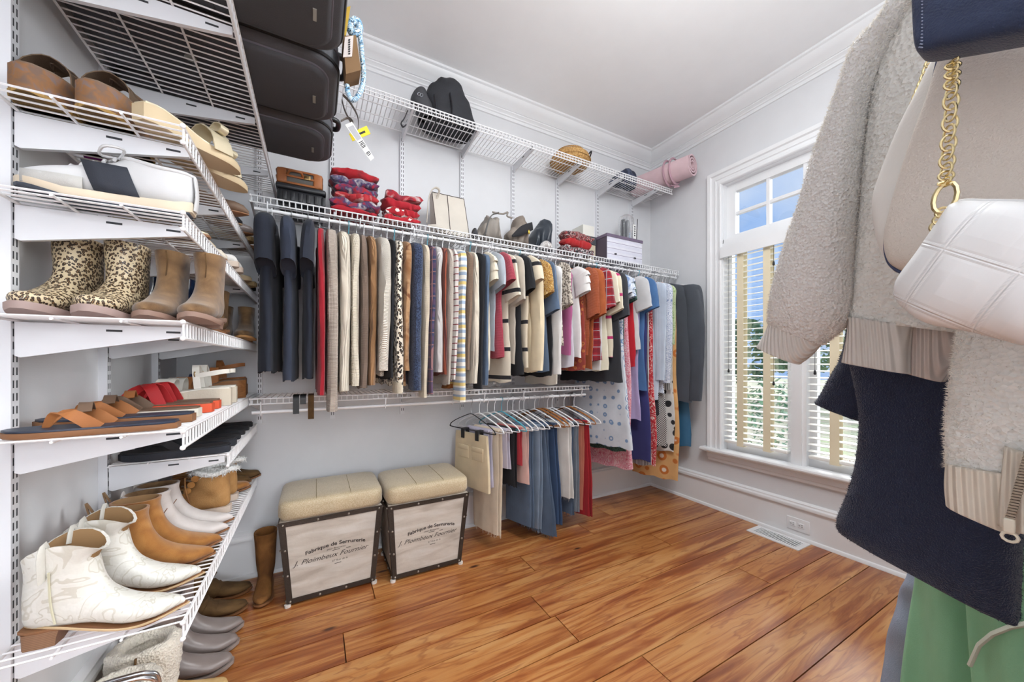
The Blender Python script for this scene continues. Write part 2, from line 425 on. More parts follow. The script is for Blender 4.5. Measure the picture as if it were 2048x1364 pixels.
# two lower sashes
for (a, b) in ((1.236, WY1), (WY0, 1.150)):
    f = .04; z0, z1 = WZ0, 2.035
    q = MB().box((XW+.05, a, z0), (XW+.09, a+f, z1)).box((XW+.05, b-f, z0), (XW+.09, b, z1)).box((XW+.05, a+f, z0), (XW+.09, b-f, z0+.06)).box((XW+.05, a+f, z1-f), (XW+.09, b-f, z1))
    wpart(q, 'sash')
    wpart(MB().box((XW+.066, a+f, z0+.06), (XW+.070, b-f, z1-f)), 'pane', mGlass)
# venetian blinds
mSlat = mat('blind_slat', (240, 239, 234), .5, var=0); mTape = mat('blind_tape', (238, 226, 196), .85, var=.06, bump=.2, bsc=900)
def blind(a, b, label, tapes):
    t = thing('venetian_blind', label, 'blind', (XW-.0, (a+b)/2, .5))
    P = lambda q, n, m, sm=False, **k: q.build(n, m, t, smooth=sm, world=True, **k)
    P(MB().box((XW-.046, a-.005, 1.945), (XW-.034, b+.005, 2.028)).box((XW-.034, a-.005, 1.99), (XW+.0, a+.007, 2.028)).box((XW-.034, b-.007, 1.99), (XW+.0, b+.005, 2.028)), 'valance', mTrim)
    P(MB().box((XW-.012, a+.01, 1.985), (XW+.032, b-.01, 2.024)), 'headrail', mTrim)
    z = .585; i = 0; first = None
    while z < 1.965:
        if first is None:
            c = .5*(a+b); w = (b-a)/2-.008; g = []
            q = MB(); pr = [(-.024, -.001), (-.012, .0012), (0, .002), (.012, .0012), (.024, -.001), (.024, -.004), (0, -.001), (-.024, -.004)]
            q.rings([[(XW+.012+d*.95, yy, e+d*.10) for d, e in pr] for yy in (c-w, c+w)])
            first = P(q, 'slat', mSlat); first.location.z = z
        else:
            s = first.copy(); COL.objects.link(s); s.location.z = z
        z += .0425
    P(MB().rbox((XW-.012, a+.008, .535), (XW+.034, b-.008, .556), .006), 'bottom_rail', mSlat, True)
    for ty in tapes:
        for dx in (-.0135, .0385):
            q = MB().box((XW+dx, ty-.023, .535), (XW+dx+.0012, ty+.023, 1.99)); P(q, 'ladder_tape', mTape)
        P(MB().box((XW-.014, ty-.024, .524), (XW+.036, ty+.024, .536)), 'tape_clip', mTape)
    for cy, zz in ((a+.085, 1.02), (a+.085, 1.84), (b-.05, 1.1)):
        P(MB().tube([(XW-.02, cy, 1.985), (XW-.022, cy, zz)], .0012, 5), 'cord', mBlack, True)
        P(MB().lathe([(.002, .03), (.006, .024), (.008, .006), (.005, 0)], (XW-.022, cy, zz-.03), 8), 'tassel', mBlack, True)
blind(1.242, WY1-.006, 'white slatted blind with two cream tapes, beside the dark jacket', (1.555, 1.375))
blind(WY0+.006, 1.144, 'white slatted blind with cream tape, behind the fleece sleeve', (1.00, .80))
# ------------------------------------------------ outlet and floor register
t = thing('electrical_outlet', 'white double outlet plate set in the tall baseboard', 'outlet', (XW-.017, 1.19, .10))
oy0, oy1, oz0, oz1 = 1.122, 1.250, .052, .134
q = MB().rbox((-.006, oy0-1.19, oz0-.10), (.002, oy1-1.19, oz1-.10), .004); q.build('plate', mTrim, t)
for cy in (-.024, .024):
    r = MB().rbox((-.010, cy-.018, -.022), (-.004, cy+.018, .008), .004).build('receptacle', mTrim, t)
    for dz, dy in ((.0, -.006), (-.011, -.006), (-.006, .008)):
        MB().box((-.0106, cy+dy-.003, dz-.003), (-.0098, cy+dy+.004, dz)).build('slot', mBlack, r, smooth=False)
t = thing('floor_register', 'white metal floor register in the pine boards under the outlet', 'vent', (2.66, 1.26, 0))
q = MB(); X0, X1, Y0, Y1 = -.076, .076, -.152, .152
q.box((X0, Y0, .0), (X1, Y0+.03, .006)).box((X0, Y1-.03, .0), (X1, Y1, .006)).box((X0, Y0+.03, .0), (X0+.028, Y1-.03, .006)).box((X1-.028, Y0+.03, 0), (X1, Y1-.03, .006))
q.build('frame', mTrim, t, smooth=False)
MB().box((X0+.02, Y0+.02, .0004), (X1-.02, Y1-.02, .0012)).build('duct', mBlack, t, smooth=False)
lv = MB().box((X0+.026, -.003, .001), (X1-.026, .003, .0055)).build('louver', mTrim, t, smooth=False)
for i in range(20):
    o = lv if i == 0 else lv.copy()
    if i: COL.objects.link(o)
    o.location.y = Y0+.036+i*.0121
# ------------------------------------------------ lamps added to light both rooms, on the ceiling outside the view
mAddedLamp = mat('added_lamp_glass', (255, 250, 240), .4, emit=3.0, var=0)
def added_lamp(x, y, label, power, r=.19):
    t = thing('added_lamp', label, 'lamp', (x, y, ZC))
    MB().lathe([(.02, -.001), (r*.8, -.001), (r*.8, -.03), (.02, -.03)], n=28).build('canopy', mSteel, t)
    MB().lathe([(r, -.03), (r, -.045), (r*.86, -.075), (r*.5, -.098), (.01, -.105)], n=28).build('shade', mAddedLamp, t)
    for kind, pw, dz in (('AREA', power*.3, -.115), ('POINT', power*.7, -.5)):  # point light added well below the shade to brighten ceiling and walls
        ld = bpy.data.lights.new('added_lamp_light', kind); ld.energy = pw; ld.color = (.955, .985, 1)
        if kind == 'AREA': ld.shape = 'DISK'; ld.size = r*2.4
        else: ld.shadow_soft_size = .22
        lo = bpy.data.objects.new('added_lamp_light', ld); COL.objects.link(lo); lo.parent = t; lo.location = (0, 0, dz)
    return t
added_lamp(1.15, .5, 'added round white glass ceiling lamp, unseen, over the closet floor', 44, .26)
added_lamp(.2, -1.3, 'added round white glass ceiling lamp, unseen, in the room beyond the doorway', 30)
# made-up bedroom window frame, unseen, dressing the fill light behind the doorway
w2 = struct(thing('added_window', 'x', 'window', (0, YF-2.58, 1.5))); del w2['label']; del w2['category']
for a, b in (((-1.0, YF-2.6, .55), (-.93, YF-2.56, 2.45)), ((1.5, YF-2.6, .55), (1.57, YF-2.56, 2.45)), ((-.93, YF-2.6, 2.38), (1.5, YF-2.56, 2.45)), ((-.93, YF-2.6, .55), (1.5, YF-2.56, .62)), ((.26, YF-2.6, .62), (.31, YF-2.56, 2.38))):
    MB().box([max(p, XL) if i == 0 else p for i, p in enumerate(a)], b).build('frame', mTrim, w2, smooth=False, world=True)
ld = bpy.data.lights.new('bedroom_fill', 'AREA'); ld.shape = 'RECTANGLE'; ld.size = 2.0; ld.size_y = 1.7; ld.energy = 92; ld.color = (.93, .97, 1)  # area light added as soft fill from behind the camera
lo = bpy.data.objects.new('bedroom_fill', ld); COL.objects.link(lo); lo.location = (.45, YF-2.54, 1.5); lo.rotation_euler = (math.pi/2, 0, math.pi)
# ================================================================ slotted wall standards, brackets and wire shelves
mSlot = mat('slot_shadow', (52, 54, 58), .8, var=0)
YR = 2.075                      # clothes rods and shelf noses on the back wall
ZT, ZA, ZB, ZCs, ZD, ZE, ZF = 2.068, 1.712, 1.506, 1.246, .986, .818, .532     # shoe wall levels
ZB1, ZB2, ZB3 = 2.615, 1.930, .978                                            # back wall levels
XF = -.276                      # nose of the shoe shelves
def standard(label, wall, pos, z0, z1):
    w, d = .013, .020
    if wall == 'left': loc = (XL, pos, z0)
    else: loc = (pos, YB, z0)
    t = thing('wall_standard', label, 'shelf standard', loc)
    def pt(a, b, z): return (b, a, z) if wall == 'left' else (a, -b, z)
    q = MB(); prof = [(-w, 0), (-w, d), (w, d), (w, 0), (w-.002, 0), (w-.002, d-.002), (-w+.002, d-.002), (-w+.002, 0)]
    q.rings([[pt(a, b, 0) for a, b in prof], [pt(a, b, z1-z0) for a, b in prof]]); q.build('channel', mSteel, t, smooth=False)
    s = MB(); z = .02
    while z < z1-z0-.03:
        for a in (-.0055, .0055):
            p0, p1 = pt(a-.0016, d-.0005, z), pt(a+.0016, d+.0005, z+.017)
            s.box([min(i, j) for i, j in zip(p0, p1)], [max(i, j) for i, j in zip(p0, p1)])
        z += .0286
    s.build('slot_row', mSlot, t, smooth=False, kind='stuff')
    return t
SY = [1.236, 1.655, 2.085]
for y_, z0, n in ((SY[0], .3, 'nearest the doorway'), (SY[1], .3, 'in the middle of the shoe wall'), (SY[2], .3, 'by the corner of the shoe wall')):
    standard('white slotted standard %s behind the shoes' % n, 'left', y_, z0, 2.10)
SX = [-.262, .09, .489, .893, 1.294, 1.697, 2.112, 2.52]
SXL = ['beside the shoe shelf ends', 'behind the red holiday linens', 'behind the folded red scarf bundle and black backpack', 'above the beige handbag', 'between the slouchy grey handbags', 'left of the shoe boxes', 'behind the shoe boxes', 'next to the window wall corner']
for x_, n in zip(SX, SXL): standard('white slotted standard on the back wall %s' % n, 'back', x_, .82, 2.60)
for x_, n in ((.23, 'left'), (.83, 'right')): pass
def bracket(parent, wall, pos, z, depth, h0=.075, h1=.022):
    th = .0055; q = MB()
    def pt(a, b, zz): return (XL+b, pos+a, zz) if wall == 'left' else (pos+a, YB-b, zz)
    prof = [(.0216, z-h0), (.0216, z), (depth, z), (depth, z-h1), (depth-.02, z-h1-.004), (.05, z-h0), (.03, z-h0-.004)]
    q.rings([[pt(s*th, b, zz) for b, zz in prof] for s in (-1, 1)])
    o = q.build('bracket', mSteel, parent, smooth=False, world=True)
    # keyhole slots pressed into the bracket
    for b in (depth*.52, depth*.86):
        p = pt(-th-.0006, b, z-.016); r = pt(-th+.0006, b+.028, z-.011)
        MB().box([min(i, j) for i, j in zip(p, r)], [max(i, j) for i, j in zip(p, r)]).build('keyhole', mSlot, o, smooth=False, world=True)
    return o
def wire_shelf(label, wall, a0, a1, z, depth, brackets, lip=.04, lipup=False, sp=.0254, r=.0024, h0=.075):
    """ventilated shelf: wires across the depth, long rails, nose with short uprights"""
    loc = (XL+depth/2, (a0+a1)/2, z) if wall == 'left' else ((a0+a1)/2, YB-depth/2, z)
    t = thing('wire_shelf', label, 'shelf', loc)
    def pt(a, b, zz): return (XL+b, a, zz) if wall == 'left' else (a, YB-b, zz)
    q = MB(); n = int((a1-a0)/sp)
    for i in range(n+1):
        a = a0+(a1-a0)*i/n
        q.bar(pt(a, .026, z), pt(a, depth, z), r, 4); q.bar(pt(a, depth, z+r), pt(a, depth, z-lip), r, 4)
    q.build('wire_deck', mWire, t, world=True, kind='stuff')
    q = MB()
    for b, zz, rr in ((.0265, z-.004, .0034), (depth*.36, z-.005, .003), (depth*.68, z-.005, .003), (depth, z-.001, .0036), (depth, z-lip, .0036)):
        q.tube([pt(a0-.004, b, zz), pt(a1+.004, b, zz)], rr, 6)
    if lipup: q.tube([pt(a0, depth+.001, z-lip*.5), pt(a1, depth+.001, z-lip*.5)], .003, 6)
    q.build('long_rail', mWire, t, world=True)
    for p in brackets: bracket(t, wall, p, z-.007, depth-.012, h0)
    # little feet where the nose rails end
    q = MB()
    for a in (a0-.004, a1+.004):
        for zz in (z-.001, z-lip): q.ball(pt(a, depth, zz), .0062, 8)
    q.build('end_cap', mWire, t, world=True, kind='stuff')
    return t
DL = XF-XL
shT = wire_shelf('deep white wire shelf high on the shoe wall carrying black suitcases', 'left', .95, YB-.034, ZT, .42, SY)
shA = wire_shelf('white wire shelf holding cork wedges and gold bow mules', 'left', 1.135, YB-.034, ZA, DL, SY)
shB = wire_shelf('white wire shelf holding the black and white sneaker', 'left', 1.135, YB-.034, ZB, DL, SY)
shC = wire_shelf('white wire shelf holding leopard boots and brown suede boots', 'left', 1.135, YB-.034, ZCs, DL, SY)
shD = wire_shelf('white wire shelf holding leather thong sandals and white platform sandals', 'left', 1.135, YB-.034, ZD, DL, SY)
shE = wire_shelf('short white wire shelf holding black flip flops', 'left', 1.635, YB-.034, ZE, DL, SY[1:])
shF = wire_shelf('lowest white wire shelf holding white cowboy boots', 'left', 1.135, YB-.034, ZF, DL, SY)
DB = YB-YR+.012
sh1 = wire_shelf('highest white wire shelf along the back wall under the crown moulding', 'back', -.02, 2.66, ZB1, DB, SX[1:], lipup=True, h0=.055)
sh2 = wire_shelf('long white wire shelf above the upper clothes rod', 'back', -.262, XW-.03, ZB2, DB, SX, lip=.032)
sh3 = wire_shelf('white wire shelf above the lower clothes rod', 'back', -.262, 1.752, ZB3, DB, SX[:6], lip=.026)
def rod(label, x0, x1, z, hooks, zs):
    t = thing('clothes_rod', label, 'rod', ((x0+x1)/2, YR, z))
    MB().tube([(x0, YR, z), (x1, YR, z)], .0085, 10).build('bar', mWire, t, world=True)
    for x in hooks:
        rod_hook(t, x, z, zs)
    return t
def rod_hook(t, x, z, zl):
    """wire hook from round the shelf's lower nose rail (height zl) down to under the rod"""
    yl = YR-.012
    MB().tube(crom([(x, yl+.008, zl-.001), (x, yl+.003, zl+.0085), (x, yl-.006, zl+.0065), (x, yl-.009, zl-.004), (x, YR-.0135, z+.004), (x, YR-.010, z-.010), (x, YR, z-.0135), (x, YR+.010, z-.010)], 22), .0030, 6).build('rod_hook', mWire, t, world=True)
ROD1, ROD2 = 1.872, .912
rodU = rod('upper white clothes rod hung under the long wire shelf', -.25, XW-.04, ROD1, [], 0)
rodL = rod('lower white clothes rod above the storage ottomans', -.26, 1.735, ROD2, [], 0)
# white end plate of the next shelf run high in the corner
t = thing('shelf_end_box', 'white rectangular panel behind the suitcases under the crown moulding', 'panel', (.02, 2.30, 2.66))
MB().rbox((-.40, 2.20, 2.66), (.075, 2.375, 2.79), .006).build('panel', mSteel, t, world=True)
MB().rbox((-.40, 2.194, 2.675), (.055, 2.2, 2.775), .003).build('front_plate', mWire, t, world=True)
# stretch of garden outside
mGrass = mat('garden_ground', (150, 158, 124), .95, pat='blotch', c2=(176, 166, 148), c3=(160, 172, 128), sc=.9, var=.3)
mMulch = mat('leaf_litter', (190, 178, 172), .95, pat='speck', c2=(140, 116, 106), sc=9, var=.3)
g = MB().box((XW+.5, -14, -.55), (40, 24, -.45)).build('garden_ground', mGrass, smooth=False); struct(g)
g = MB().box((XW+.5, -6, -.45), (7.5, 12, -.43)).build('planting_bed', mMulch, smooth=False); struct(g)
mLeafs = [mat('leaves_a', (120, 160, 126), .7, pat='speck', c2=(84, 130, 100), sc=14, var=.3), mat('leaves_b', (164, 186, 150), .7, pat='speck', c2=(124, 154, 118), sc=14, var=.3), mat('leaves_c', (196, 140, 120), .7, pat='speck', c2=(170, 130, 100), sc=14, var=.3)]
mBark = mat('bark', (88, 74, 64), .9, bump=.6, bsc=40)
rg_ = random.Random(5)
def bush(label, x, y, w, h, mi, trunk=False, z0=-.45):
    t = thing('garden_tree' if trunk else 'garden_shrub', label, 'tree' if trunk else 'shrub', (x, y, z0))
    q = MB()
    nl = 900
    for _ in range(nl):
        a = rg_.uniform(0, 6.283); e = math.acos(rg_.uniform(-1, 1)); rr = rg_.uniform(.55, 1)**.5
        c = Vector((w*rr*math.sin(e)*math.cos(a), w*rr*math.sin(e)*math.sin(a), h*.5*(1+rr*math.cos(e)) if not trunk else h*(.66+.34*rr*math.cos(e))))
        s = w*rg_.uniform(.07, .13); d1 = Vector((rg_.uniform(-1, 1), rg_.uniform(-1, 1), rg_.uniform(-1, 1))).normalized(); d2 = d1.cross(Vector((.3, .5, .8))).normalized()
        q.add([c-d1*s, c+d2*s*.5, c+d1*s, c-d2*s*.5], [(0, 1, 2, 3)])
    q.build('foliage', mLeafs[mi], t, smooth=False, kind='stuff')
    q = MB().tube([(0, 0, -.02), (.02*w, 0, h*.35), (-.03*w, .02, h*.7)], [w*.09, w*.07, w*.04], 7); q.build('trunk' if trunk else 'stem', mBark, t)
bush('rounded green shrub outside close to the window', 4.25, 2.1, .36, 1.45, 0)
bush('low reddish shrub outside in the leaf litter', 4.4, 1.38, .28, .7, 2)
bush('low pale green shrub outside by the planting bed edge', 5.3, 1.1, .35, .7, 1)
bush('dark green tree across the garden seen beside the green shrub', 12.5, 7.0, 1.5, 3.0, 0, True)
bush('tall pale green tree far behind the garden bed', 17.5, 7.4, 1.7, 3.4, 1, True)
bush('grey green tree far off at the edge of the lawn', 13.5, 10.4, 1.6, 2.8, 1, True)
bush('dark tree far off behind the fleece sleeve', 16.5, 3.6, 1.7, 3.1, 0, True)
bush('russet autumn tree far across the lawn', 18.5, 12.0, 1.6, 3.0, 2, True)
# ================================================================ shoes: built heel at the origin, toe along +x
def sole_mesh(L, wid, zb, zt, n=16, x0=-.008):
    """wid(t) half width, zb(t)/zt(t) lower and upper height along the foot, t 0 at heel, 1 at toe"""
    rs = []
    for i in range(n+1):
        t = i/n; x = x0+(L-x0)*t; w = wid(t); b, u = zb(t), zt(t); s = .006*math.sin(math.pi*t)
        rs.append([(x, -w*.94+s, b), (x, 0+s, b), (x, w*.94+s, b), (x, w+s, b+(u-b)*.3), (x, w+s, u), (x, 0+s, u), (x, -w+s, u), (x, -w+s, b+(u-b)*.3)])
    return MB().rings(rs)
def footw(L, sharp=1.0, k=1.):
    tab = [(0, .016), (.04, .026), (.12, .032), (.3, .031), (.45, .031), (.62, .039), (.74, .042), (.85, .040-.008*sharp), (.93, .032-.014*sharp), (.975, .020-.012*sharp), (1, .010-.007*sharp)]
    return lambda t: interp(tab, t)*k*L/.26
def lift(hz, ts, spring=.012):
    """sole underside: raised heel, flat ball, a little toe spring"""
    tab = [(0, hz), (.22, hz*.95), (.40, hz*.55), (.56, hz*.12), (.64, 0), (.78, 0), (1, spring)]
    return lambda t: interp(tab, t)
def boot(label, cat, loc, rz, mU, mS, L=.265, top=.20, hz=.03, ts=.010, sharp=.6, shaft=.05, lean=0., mLin=None, mHeel=None, flare=1., slouch=0, name='ankle_boot', back=0., group=None, scallop=0, sw=None, seed=0, vamp=1.):
    t = thing(name, label, cat, loc, rz, group)
    fw = footw(L, sharp); lb = lift(hz, ts); k = L/.265
    zt = lambda q: lb(q)+ts
    z_ = lambda x: zt(min(1, max(0, x/L)))-.002
    sw = sw or shaft*.86
    Fp = [(1.0*L, z_(L)+.006), (.95*L, z_(.95*L)+.022+.006*(1-sharp)), (.80*L, z_(.8*L)+.040*vamp), (.64*L, z_(.64*L)+.058*vamp), (.52*L, z_(.5*L)+.075*vamp), (.455*L, z_(.4*L)+.098), (.42*L+lean*.3, lerp(zt(0)+.10, top, .28)), (.41*L+lean*.6, lerp(zt(0)+.10, top, .62)), (.42*L*flare+lean, top)]
    Bp = [(.985*L, z_(L)), (.94*L, z_(.94*L)), (.80*L, z_(.8*L)), (.60*L, z_(.6*L)), (.36*L, z_(.36*L)), (.02*L, z_(.02)), (-.022*L+back*.3, zt(0)+.045), (-.010*L+back*.6+lean*.5, lerp(zt(0)+.06, top, .5)), (-.02*L*flare+back+lean, top)]
    ws = [.004, fw(.955)*.96, fw(.8)*.98, fw(.66)*.93, fw(.5)*1.02, .034*k, sw*.84, sw*.93, sw*flare**.5]
    m = 30
    rs = loftAB([(x, 0, z) for x, z in Fp], [(x, 0, z) for x, z in Bp], [(0, w, 0) for w in ws], m, 20, .86)
    if scallop:     # dipped western top line
        for j in range(20):
            a = 2*math.pi*j/20; dz = scallop*math.cos(2*a)
            for ii, f in ((m-1, 1), (m-2, .7), (m-3, .45), (m-4, .2)): rs[ii][j] = rs[ii][j]+Vector((0, 0, -dz*f))
    if slouch:
        for ii in range(12, m):
            f = (ii-12)/(m-12); d = Vector((math.sin(ii*1.55+seed)*slouch, math.cos(ii*1.2+seed)*slouch*.5, -f*f*slouch*1.5)); s_ = 1+.12*math.sin(ii*2.2+seed)
            c = sum(rs[ii], Vector())/20; rs[ii] = [c+(p-c)*s_+d for p in rs[ii]]
    c = sum(rs[-1], Vector())/20
    inner = [[c+(p-c)*.90+Vector((0, 0, .001)) for p in rs[-1]], [c+(p-c)*.55-Vector((0, 0, .035+scallop)) for p in rs[-1]], [c+(p-c)*.32-Vector((0, 0, .075+scallop)) for p in rs[-1]]]
    MB().rings(rs+[inner[0]], True, False).build('upper', mU, t)
    MB().rings(inner, False, True).build('lining', mLin or mU, t)
    sole_mesh(L*1.01, lambda q: fw(q)*1.05, lb, zt).build('sole', mS, t)
    if hz > .008:
        q = MB(); r0 = []
        for zz, f in ((0, .86), (hz*.5, .9), (hz+.001, 1.)):
            r0.append([(x*k, y*k*f, min(zz, hz)) for x, y in ((-.004*f, -.018), (.002, -.026), (.03, -.029), (.058*f, -.028), (.062*f, 0), (.058*f, .028), (.03, .029), (.002, .026), (-.004*f, .018))])
        q.rings(r0); q.build('heel', mHeel or mS, t)
    t['_top'] = top
    return t
def pulltab(t, m, x, y, z, h=.03, w=.012, vertical='y'):
    pts = [(x, y-.008, z-.02), (x, y-.012, z+h*.4), (x, y, z+h), (x, y+.012, z+h*.4), (x, y+.008, z-.02)] if vertical == 'y' else [(x-.008, y, z-.02), (x-.012, y, z+h*.4), (x, y, z+h), (x+.012, y, z+h*.4), (x+.008, y, z-.02)]
    MB().tube(crom(pts, 11), w*.5, 6, flat=.3).build('pull_tab', m, t)
def strap(t, pts, w, m, name='strap', n=12, th=.0022, zside=False):
    """flat leather band along a curve; width lies along the foot"""
    P = crom(pts, n); q = MB(); rs = []
    for i, p in enumerate(P):
        d = (P[min(i+1, n-1)]-P[max(i-1, 0)]).normalized(); side = Vector((1, 0, 0))-d*d.x
        if zside or side.length < .2: side = Vector((0, 0, 1))-d*d.z
        side.normalize(); nn = d.cross(side)
        ww = w[0]+(w[1]-w[0])*i/(n-1) if isinstance(w, (tuple, list)) else w
        rs.append([p-side*ww/2-nn*th/2, p+side*ww/2-nn*th/2, p+side*ww/2+nn*th/2, p-side*ww/2+nn*th/2])
    q.rings(rs); return q.build(name, m, t)
def sandal(label, loc, rz, mBed, mSole, mStrap, L=.255, ts=.018, wedge=0., kind='thong', name='sandal', mS2=None, group=None, sharp=.05, pitch=0.):
    t = thing(name, label, 'sandal', loc, rz if not pitch else (0, pitch, rz), group)
    fw = footw(L, sharp); tz = lambda q: ts+wedge*interp([(0, 1), (.3, .92), (.6, .3), (1, .1)], q)
    sole_mesh(L, lambda q: fw(q)*1.08, lambda q: .004*(max(0, q-.8)*5)**2, tz).build('sole', mSole, t)
    sole_mesh(L*.985, lambda q: fw(q)*1.02, lambda q: tz(q)-.001, lambda q: tz(q)+.004+.003*abs(q-.5), x0=-.004).build('footbed', mBed, t)
    z = lambda x: tz(x/L)+.004
    w = lambda x: fw(x/L)*1.0
    if kind == 'thong':
        for sg in (-1, 1):
            strap(t, [(.77*L, .004, z(.77*L)), (.70*L, sg*.018, z(.7*L)+.030), (.58*L, sg*w(.55*L)*1.0, z(.58*L)+.030), (.44*L, sg*w(.44*L)*1.08, z(.44*L)-.004)], (.010, .030), mStrap)
        strap(t, [(.58*L, -w(.58*L)*.9, z(.58*L)+.034), (.55*L, 0, z(.55*L)+.052), (.52*L, w(.52*L)*.9, z(.52*L)+.034)], .022, mS2 or mStrap)
    elif kind == 'slide':
        strap(t, [(.66*L, -w(.66*L)*1.08, z(.6*L)-.006), (.64*L, -w(.66*L)*.9, z(.6*L)+.035), (.63*L, 0, z(.6*L)+.058), (.64*L, w(.66*L)*.9, z(.6*L)+.035), (.66*L, w(.66*L)*1.08, z(.6*L)-.006)], .055, mStrap)
        if mS2: strap(t, [(.42*L, -w(.42*L)*1.08, z(.4*L)-.006), (.42*L, -w(.42*L)*.9, z(.4*L)+.042), (.41*L, 0, z(.4*L)+.066), (.42*L, w(.42*L)*.9, z(.4*L)+.042), (.42*L, w(.42*L)*1.08, z(.4*L)-.006)], .03, mS2)
    elif kind == 'ankle':
        strap(t, [(.70*L, -w(.7*L)*1.08, z(.7*L)-.006), (.69*L, -w(.7*L)*.9, z(.7*L)+.032), (.68*L, 0, z(.7*L)+.048), (.69*L, w(.7*L)*.9, z(.7*L)+.032), (.70*L, w(.7*L)*1.08, z(.7*L)-.006)], .05, mStrap)
        strap(t, [(.34*L, -w(.3*L)*1.06, z(.3*L)), (.36*L, -w(.3*L)*1.0, z(.3*L)+.05), (.38*L, 0, z(.3*L)+.085), (.36*L, w(.3*L)*1.0, z(.3*L)+.05), (.34*L, w(.3*L)*1.06, z(.3*L))], .02, mStrap)
        strap(t, [(.36*L, -w(.3*L)*1.02, z(.3*L)+.045), (.10*L, -w(.15*L)*1.02, z(.1*L)+.058), (-.01*L, 0, z(0)+.060), (.10*L, w(.15*L)*1.02, z(.1*L)+.058), (.36*L, w(.3*L)*1.02, z(.3*L)+.045)], .016, mStrap, 'heel_strap', 24, zside=True)
        MB().tube([(.37*L, w(.3*L)*1.1+.009*math.cos(a*.785), z(.3*L)+.052+.009*math.sin(a*.785)) for a in range(8)], .0016, 5, closed=True).build('buckle', mat('brass', (190, 160, 110), .3, 1), t)
    elif kind == 'cross':
        for sg in (-1, 1):
            strap(t, [(.78*L, sg*w(.78*L)*1.06, z(.75*L)-.004), (.68*L, sg*.02, z(.7*L)+.042), (.55*L, -sg*.02, z(.55*L)+.056), (.44*L, -sg*w(.44*L)*1.06, z(.44*L)-.004)], .03, mStrap)
    return t
def pump(label, loc, rz, mU, mS, L=.235, hz=.085, name='pump', pitch=0):
    t = thing(name, label, 'shoe', loc, (0, pitch, rz)); lb = lift(hz, .004, .004); fw = footw(L, .9)
    sole_mesh(L, lambda q: fw(q), lb, lambda q: lb(q)+.004).build('sole', mS, t)
    k = L
    rows = [(1.0, .012, .004), (.93, .032, .018), (.82, .042, .030), (.70, .044, .037)]
    rs = [flatring((q*k, 0, lb(q)+.003+h), (q*k, 0, lb(q)+.003), (0, w, 0), 16, .85) for q, h, w in rows]
    rs.append([p+Vector((-.004, 0, -.004)) if p.z > lb(.7)+.03 else p for p in rs[-1]])
    MB().rings(rs).build('toe_box', mU, t)
    q = MB(); g = []
    for i in range(17):
        a = math.pi*(i/16); x = .70-.72*math.sin(a)*1.0; yy = math.cos(a)
        xx = max(-.01, x); ww = fw(max(0, xx))*(1 if 0 < i < 16 else 1); y_ = ww*1.02*(yy if abs(yy) < .75 else math.copysign(1, yy)) if xx < .15 else ww*math.copysign(1, yy) if i != 8 else 0
        zb = lb(max(0, xx))+.003; hh = interp([(0, .048), (.3, .030), (.7, .040)], max(0, xx)); g.append(((xx*k, y_, zb), (xx*k, y_*1.02, zb+hh)))
    q.sheet([[a for a, b in g], [b for a, b in g]]); q.build('counter', mU, t, solid=.003)
    MB().tube([(.018, 0, hz), (.012, 0, hz*.5), (.014, 0, 0)], [.017, .007, .005], 10).build('heel', mS, t)
    return t
